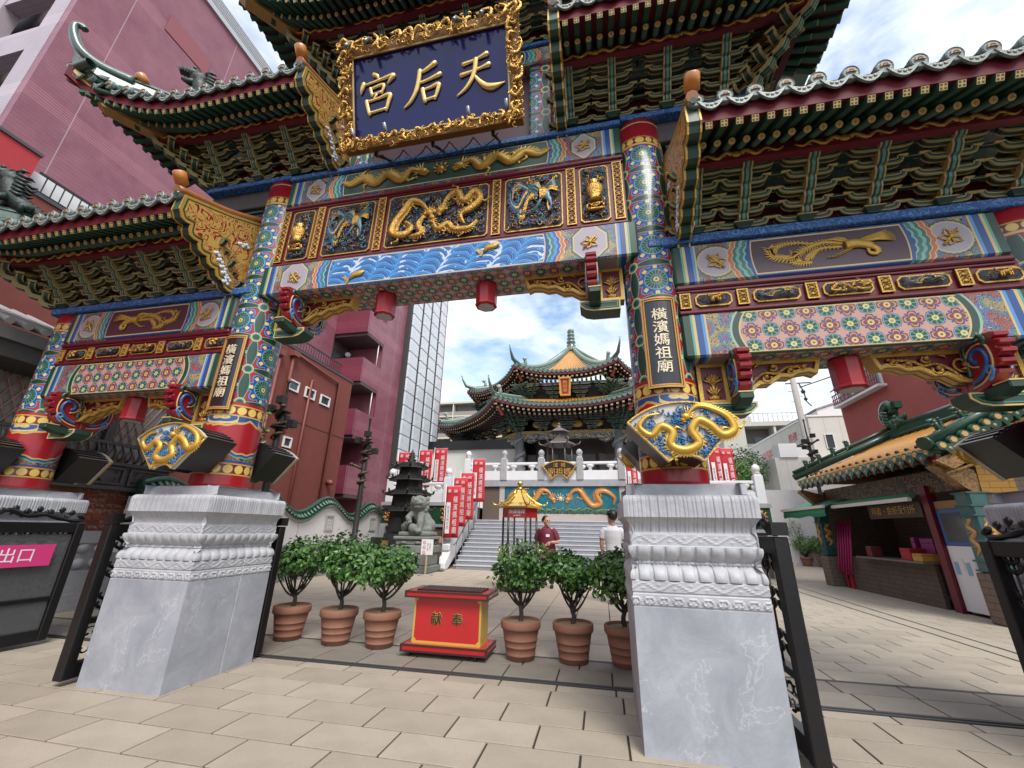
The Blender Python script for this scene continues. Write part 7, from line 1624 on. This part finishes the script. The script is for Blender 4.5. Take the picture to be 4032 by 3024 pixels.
MB().lathe([(.3, 0), (.14, .08), (.20, .14), (.09, .2), (.15, .27), (.07, .33), (.11, .40), (.05, .46), (.02, .56)], 10).obj('finial', irn, pg, (0, 0, zz-.02))
b = MB(); b.prism([(-.17, 1.25), (.17, 1.25), (.17, 1.6), (.1, 1.75), (-.1, 1.75), (-.17, 1.6)], -.68, -.60); b.obj('furnace_mouth', black, pg)
fe = thing('black_fence', 'black panelled fence round the iron pagoda', 'fence', (-7.22, 14.25, 0)); MB().bbox(-.92, -.30, -.03, .03, .15, 1.06, .01).obj('panel', black, fe)
for k in range(7): MB().cyl((.95+.09*k, 0, .1), (.95+.09*k, 0, 1.0), .02, n=6).obj('bar', black, fe)
MB().box(.85, 1.6, -.03, .03, .98, 1.04).obj('rail', black, fe)
bs_ = thing('brass_plate', 'small brass notice plate on the black fence', 'sign', (-7.55, 14.20, .70)); MB().box(-.13, .13, -.012, 0, -.26, .26).obj('plate', mat('brass', (.30, .20, .07), .4, .5), bs_); put('lettering', text_mesh('金亭', .10, .001, black, True), bs_, (0, -.016, .05))
sg_ = thing('notice_stand', 'white prohibition notice on a wooden stand before the lion pedestal', 'sign', (-5.52, 13.2, 0)); MB().box(-.20, .20, -.012, .0, .60, 1.06).obj('panel', white, sg_); MB().box(-.025, .025, 0, .03, .03, .62).obj('post', mat('pine_post', (.42, .30, .18), .7), sg_); MB().lathe([(.24, 0), (.24, .015), (.03, .03)], 14).obj('foot', mat('grey_foot', (.30, .29, .28), .6), sg_)
pk = mat('prohibition_pink', (.52, .06, .14), .5)
for k in range(3):
    b = MB(); c = [(.055*Cs(2*PI*i/14), .055*S(2*PI*i/14)) for i in range(14)]; ring(b, c, [(x*.78, z_*.78) for x, z_ in c], 0, -.004); b.tube([(-.035, -.003, .035), (.035, -.003, -.035)], .007, 4); b.obj('prohibition_mark', pk, sg_, (-.10, -.013, .96-.15*k))
put('lettering', text_mesh('飲食禁止', .052, .0008, mat('grey_letter', (.2, .2, .2), .6), True), sg_, (.10, -.014, .83)); put('lettering', text_mesh('撮影ご遠慮', .045, .0008, MATS['grey_letter'], True), sg_, (.02, -.014, .83))
bp_ = thing('bamboo_post', 'brown wooden marker post beside the stair balustrade', 'post', (-5.65, 14.6, 0)); b = MB(); b.cm = 0; b.cyl((0, 0, .02), (0, 0, .95), .03, n=7); b.cm = 1; b.box(-.07, .07, -.02, .02, .92, 1.12); b.obj('post_body', [mat('brown_post', (.08, .04, .03), .6), mat('tan_top', (.36, .20, .12), .6)], bp_); MB().bbox(-.2, .2, -.12, .12, 0, .03, .005).obj('foot', black, bp_)
# red prayer banners
brd = mat('banner_red', (.48, .018, .028), .7, var=.06); bwh = mat('banner_white', (.70, .68, .70), .7)
def banner(x, y, z, w, h, lab, rz=0, wave=0):
    t = thing('prayer_banner', lab, 'banner', (x, y, z), rz, 'red prayer banners along the stairs'); b = MB(); n = 10
    rings = [[(w*i/8, .05*S(i*.8+k*.5+wave)*k/n, -h*k/n+.02*i/8*0) for i in range(9)] for k in range(n+1)]
    b.smooth = True; b.cm = 0; b.loft(rings, False, False, False); o = b.obj('cloth', brd, t); so_ = o.modifiers.new('s', 'SOLIDIFY'); so_.thickness = .004
    put('lettering', text_mesh('納', w*.26, .0006, bwh), t, (w*.68, -.045, -h*.10)); put('lettering', text_mesh('奉', w*.26, .0006, bwh), t, (w*.25, -.045, -h*.10)); put('lettering', text_mesh('橫濱媽祖廟', w*.32, .0006, bwh, True), t, (w*.70, -.062, -h*.57), sc=(1, 1, h*.72/(w*.32*5)))
    b = MB(); b.box(w*.10, w*.38, -.066, -.062, -h*.92, -h*.32); b.obj('white_strip', bwh, t); put('lettering', text_mesh('開運招福祈願', w*.17, .0005, MATS['grey_letter'], True), t, (w*.24, -.069, -h*.62), sc=(1, 1, 1.4))
    MB().cyl((-.03, .02, -z if z < 3.2 else -h-.6), (-.03, .02, .08), .014, n=6).obj('pole', bwh, t); MB().cyl((-.04, .02, .02), (w+.03, .02, .02), .009, n=5).obj('cross_bar', bwh, t)
for i, (x, y, z, lab) in enumerate(((-5.79, 15.3, 2.93, 'red prayer banner nearest the courtyard, foremost beside the stairs'), (-5.76, 16.0, 3.33, 'red prayer banner second up the stairs from the courtyard'), (-5.67, 16.6, 3.60, 'red prayer banner third up the stairs from the courtyard'), (-5.56, 17.8, 4.37, 'red prayer banner highest up the stairs beside the brick wall'))): banner(x, y, z, .58, 1.85, lab, 0, i)
for x, y, z, lab in ((-10.39, 20.0, 5.16, 'red prayer banner left of the pagoda finial before the white panels'), (-9.67, 21., 5.46, 'red prayer banner right of the pagoda finial'), (-9.2, 22., 5.73, 'red prayer banner third behind the pagoda, next to the low white house')): banner(x, y, z, .75, 2.0, lab)
for x, y, z, lab in ((1.12, 17.8, 4.35, 'red prayer banner left of the right main column'), (4.2, 17., 4.55, 'red prayer banner just right of the main column'), (4.62, 17., 4.5, 'outermost red prayer banner right of the main column')): banner(x, y, z, .45, 1.8, lab)
lh = thing('low_white_house', 'low white house with black cornice behind the banners', 'house', (-9.2, 27, 0)); MB().box(-3, 4.2, 0, 5, 0, 6.6).obj('wall', mat('cool_white_wall', (.50, .50, .47), .7, var=.06), lh); MB().box(-3.2, 4.4, -.2, 5.2, 6.6, 7.2).obj('cornice', black, lh); MB().box(2.2, 2.5, -.02, 0, 5.2, 5.6).obj('vent', black, lh)
# candle stand
cs_ = thing('candle_stand', 'gold-roofed glass candle stand with red sign band in the courtyard', 'candle stand', (-2.08, 10.95, 0)); bra = mat('polished_brass', (.70, .48, .14), .18, .9); dkm = mat('dark_bronze_post', (.06, .05, .035), .35, .6)
MB().lathe([(.52, 0), (.52, .1), (.30, .2), (.30, .55), (.50, .68), (.50, .74)], 6, smooth=False).obj('base', black, cs_)
b = MB(); b.lathe([(.56, 1.93), (.58, 1.97), (.40, 2.06), (.22, 2.22), (.11, 2.36), (.09, 2.40)], 6, smooth=False)
for k in range(6):
    a = k*PI/3; b.tube([(.10*Cs(a), .10*S(a), 2.40), (.22*Cs(a), .22*S(a), 2.24), (.42*Cs(a), .42*S(a), 2.08), (.60*Cs(a), .60*S(a), 2.0), (.70*Cs(a), .70*S(a), 2.02), (.74*Cs(a), .74*S(a), 2.10)], [.02, .024, .026, .026, .022, .008], 6)
b.lathe([(.07, 2.40), (.10, 2.43), (.05, 2.46), (.04, 2.5)], 10); b.ball((0, 0, 2.56), .075, 10, 8); b.obj('roof', bra, cs_)
MB().lathe([(.46, 1.70), (.46, 1.93)], 6, smooth=False).obj('sign_band', mat('sign_band_red', (.34, .014, .02), .35), cs_); put('lettering', text_mesh('開運蠟燭', .105, .001, white), cs_, (0, -.405, 1.83), ); put('lettering', text_mesh('金 奉納 銀', .04, .001, white), cs_, (0, -.405, 1.74))
for k in range(6): a = k*PI/3; MB().cyl((.44*Cs(a), .44*S(a), .74), (.44*Cs(a), .44*S(a), 1.70), .026, n=8).obj('post', dkm, cs_)
MB().lathe([(.42, .76), (.42, 1.70)], 6, smooth=False, cap0=False, cap1=False).obj('glass', mat('thin_glass', (.9, .95, .95), .05, trans=1, alpha=.10), cs_)
b = MB(); [b.tube([(.08*S(k*2.1), .08*Cs(k*2.1), .75), (.15*S(k*2.1+.5), .15*Cs(k*2.1), 1.0), (.22*S(k*2.1+1), .2*Cs(k*2.1), 1.12)], [.03, .025, .01], 5) for k in range(5)]; b.lathe([(.10, .74), (.06, .9), (.10, 1.2)], 8); b.obj('candle_holder', stl, cs_)
MB().lathe([(.55, .70), (.56, .78), (.48, .78)], 6, smooth=False).obj('red_tray', red, cs_)
for k in range(6): a = k*PI/3; b = MB(); b.cyl((.52*Cs(a), .52*S(a), .74), (.52*Cs(a), .52*S(a), .96), .018, n=6); b.ball((.52*Cs(a), .52*S(a), .98), .03, 7, 5); b.obj('railing_knob', bra, cs_)
# ------------------------------------------------------------------ people
skin = mat('skin', (.46, .25, .17), .5); hairm = mat('black_hair', (.012, .010, .010), .45); shirt = mat('burgundy_cloth', (.13, .008, .024), .7, var=.25, vs_=8, bump=.15, bs=14); tee = mat('white_tshirt', (.62, .62, .66), .8, var=.08, vs_=9, bump=.2, bs=12); trous = mat('black_cloth', (.015, .015, .018), .7)
camo = mat('camouflage_cloth', fn=lambda m, u, v, p: mixc(p(11, 2, .5) > .53, mixc(p(8, 2, .5) > .5, (.17, .135, .085), (.09, .085, .05)), (.05, .04, .028)), r=.8)
def hand(b, c, d, n, s_=1.0):
    """palm at c, fingers along d, palm normal n, thumb from the side"""
    c, d, n = Vector(c), Vector(d).normalized(), Vector(n).normalized(); sd = d.cross(n).normalized()
    b.tube([c-d*.045*s_, c, c+d*.045*s_], [.022*s_, .036*s_, .034*s_], 8)
    for k, l in enumerate((.075, .085, .08, .062)):
        p = c+d*.04*s_+sd*(.027-.018*k)*s_; b.tube([p, p+d*l*.5*s_+n*.006, p+d*l*.95*s_+n*.028], [.0095*s_, .009*s_, .0065*s_], 6)
    p = c-d*.01*s_+sd*.03*s_; b.tube([p, p+sd*.028*s_+d*.03*s_, p+sd*.03*s_+d*.062*s_], [.012*s_, .011*s_, .008*s_], 6)
def head(t, z, face, s_=1.0, bun=False, beard=False):
    """head with face turned to angle 'face' (0 looks to -y)"""
    h = empt('head', t, (0, 0, z), face); b = MB()
    b.ball((0, .0, .02), .098*s_, 14, 10, (.86, 1.05, 1.22)); b.ball((0, -.045, -.05), .07*s_, 12, 8, (.85, .85, .95)); b.tube([(0, .02, -.22), (0, .015, -.06)], [.062, .052], 10)
    b.tube([(0, -.098, .03), (0, -.120, -.012), (0, -.100, -.02)], [.010, .017, .008], 6); b.ball((0, -.090, -.058), .022, 8, 5, (1.25, .6, .5)); b.ball((0, -.075, -.10), .03, 8, 5)
    for x in (-1, 1): b.ball((x*.085, .01, .0), .026, 7, 6, (.4, .8, 1.3))
    rem(b.obj('face', skin, h), .008)
    b = MB()
    for x in (-1, 1): b.ball((x*.036, -.094, .022), .011, 7, 5, (1.3, .5, .7)); b.tube([(x*.018, -.103, .045), (x*.040, -.098, .050), (x*.055, -.085, .044)], [.004, .005, .003], 4)
    b.obj('eyes', hairm, h)
    b = MB()
    if bun:
        b.ball((0, .022, .052), .104*s_, 14, 9, (.92, 1.06, 1.06)); b.ball((0, .135, .04), .05, 9, 7)
    else:
        b.ball((0, .03, .055), .108*s_, 14, 9, (.95, 1.0, 1.1)); Rh = random.Random(5)
        for k in range(60): a, c = Rh.uniform(0, 6.28), Rh.uniform(.0, 1); d = Vector((Cs(a)*math.sqrt(1-c*c), S(a)*math.sqrt(1-c*c), c)); p = Vector((0, .025, .06))+d*.10; b.tube([p, p+d*.03+Vector((Rh.uniform(-.03, .03), -.012, .0))], [.02, .004], 4)
    o = b.obj('hair', hairm, h); 
    if bun:  # hairline: keep the face clear
        o.location = (0, .028, .012)
    else: o.location = (0, .018, .015)
wmn = thing('person', 'person in burgundy work shirt with badge and hair bun beside the candle stand', 'person', (-1.46, 11.6, 0))
b = MB()
for x in (-.10, .11): b.tube([(x*.9, 0, .90), (x, .0, .50), (x*1.05, .02, .10)], [.115, .085, .065], 10)
rem(b.obj('trousers', trous, wmn), .02)
b = MB()
for x in (-.11, .12): b.tube([(x, .05, .045), (x, -.06, .045), (x, -.14, .03)], [.045, .05, .03], 8)
b.obj('shoes', trous, wmn)
b = MB(); b.tube([(.01, 0, .74), (.01, .0, .95), (.0, -.01, 1.15), (-.01, 0, 1.32), (-.01, .01, 1.42), (0, .015, 1.50)], [.235, .225, .215, .21, .17, .07], 16, True, .66)
b.tube([(-.15, 0, 1.42), (-.235, .02, 1.30), (-.29, .06, 1.15)], [.085, .085, .085], 10); b.tube([(.14, 0, 1.42), (.23, .0, 1.32), (.285, -.02, 1.16)], [.085, .085, .082], 10)
rem(b.obj('shirt', shirt, wmn), .018)
b = MB(); b.tube([(.28, -.02, 1.19), (.29, -.06, 1.10), (.20, -.20, 1.11), (.135, -.245, 1.11)], [.05, .052, .042, .03], 9); hand(b, (.085, -.265, 1.09), (-.8, -.25, -.45), (-.3, .5, -.6), 1.0); b.tube([(-.28, .05, 1.18), (-.30, .04, .98), (-.27, -.06, .86)], [.05, .045, .032], 9); hand(b, (-.262, -.085, .80), (.1, -.25, -1), (.9, .2, 0), 1.0); rem(b.obj('arms', skin, wmn), .0085)
MB().box(-.005, .095, -.165, -.160, 1.235, 1.305).obj('name_badge', white, wmn)
head(wmn, 1.615, .75, 1.0, True)
mn_ = thing('person', 'person in white T-shirt and camouflage shorts seen from behind near the stairs', 'person', (.22, 9.6, 0))
b = MB(); b.tube([(0, 0, 1.03), (0, 0, .92), (0, 0, .84)], [.155, .175, .17], 14, True, .75)
for x in (-.095, .095): b.tube([(x, 0, .90), (x*1.05, 0, .70), (x*1.1, -.005, .50)], [.115, .105, .10], 10)
rem(b.obj('shorts', camo, mn_), .018)
b = MB()
for x in (-.10, .10): b.tube([(x, 0, .54), (x*1.03, -.01, .44), (x*1.05, .025, .30), (x*1.05, .02, .07)], [.062, .058, .06, .038], 9)
rem(b.obj('legs', skin, mn_), .014)
b = MB()
for x in (-.105, .105): b.tube([(x, -.08, .045), (x, .06, .05), (x, .15, .03)], [.045, .05, .03], 8)
b.obj('shoes', trous, mn_)
b = MB(); b.tube([(0, .0, 1.0), (0, .0, 1.15), (0, -.01, 1.30), (0, -.01, 1.42), (0, 0, 1.49), (0, .01, 1.545)], [.165, .165, .185, .19, .13, .055], 16, True, .62)
b.tube([(-.13, 0, 1.45), (-.20, .0, 1.38), (-.235, .01, 1.26)], [.075, .075, .07], 10); b.tube([(.13, 0, 1.45), (.20, .0, 1.38), (.235, .01, 1.26)], [.075, .075, .07], 10); rem(b.obj('tshirt', tee, mn_), .016)
b = MB()
for s_ in (-1, 1): b.tube([(s_*.23, .01, 1.30), (s_*.245, .02, 1.13), (s_*.235, .06, .96)], [.048, .043, .028], 9); hand(b, (s_*.232, .075, .90), (0, .15, -1), (-s_, .2, 0), 1.0)
rem(b.obj('arms', skin, mn_), .0085)
head(mn_, 1.665, PI-.55*-1, 1.0, False)
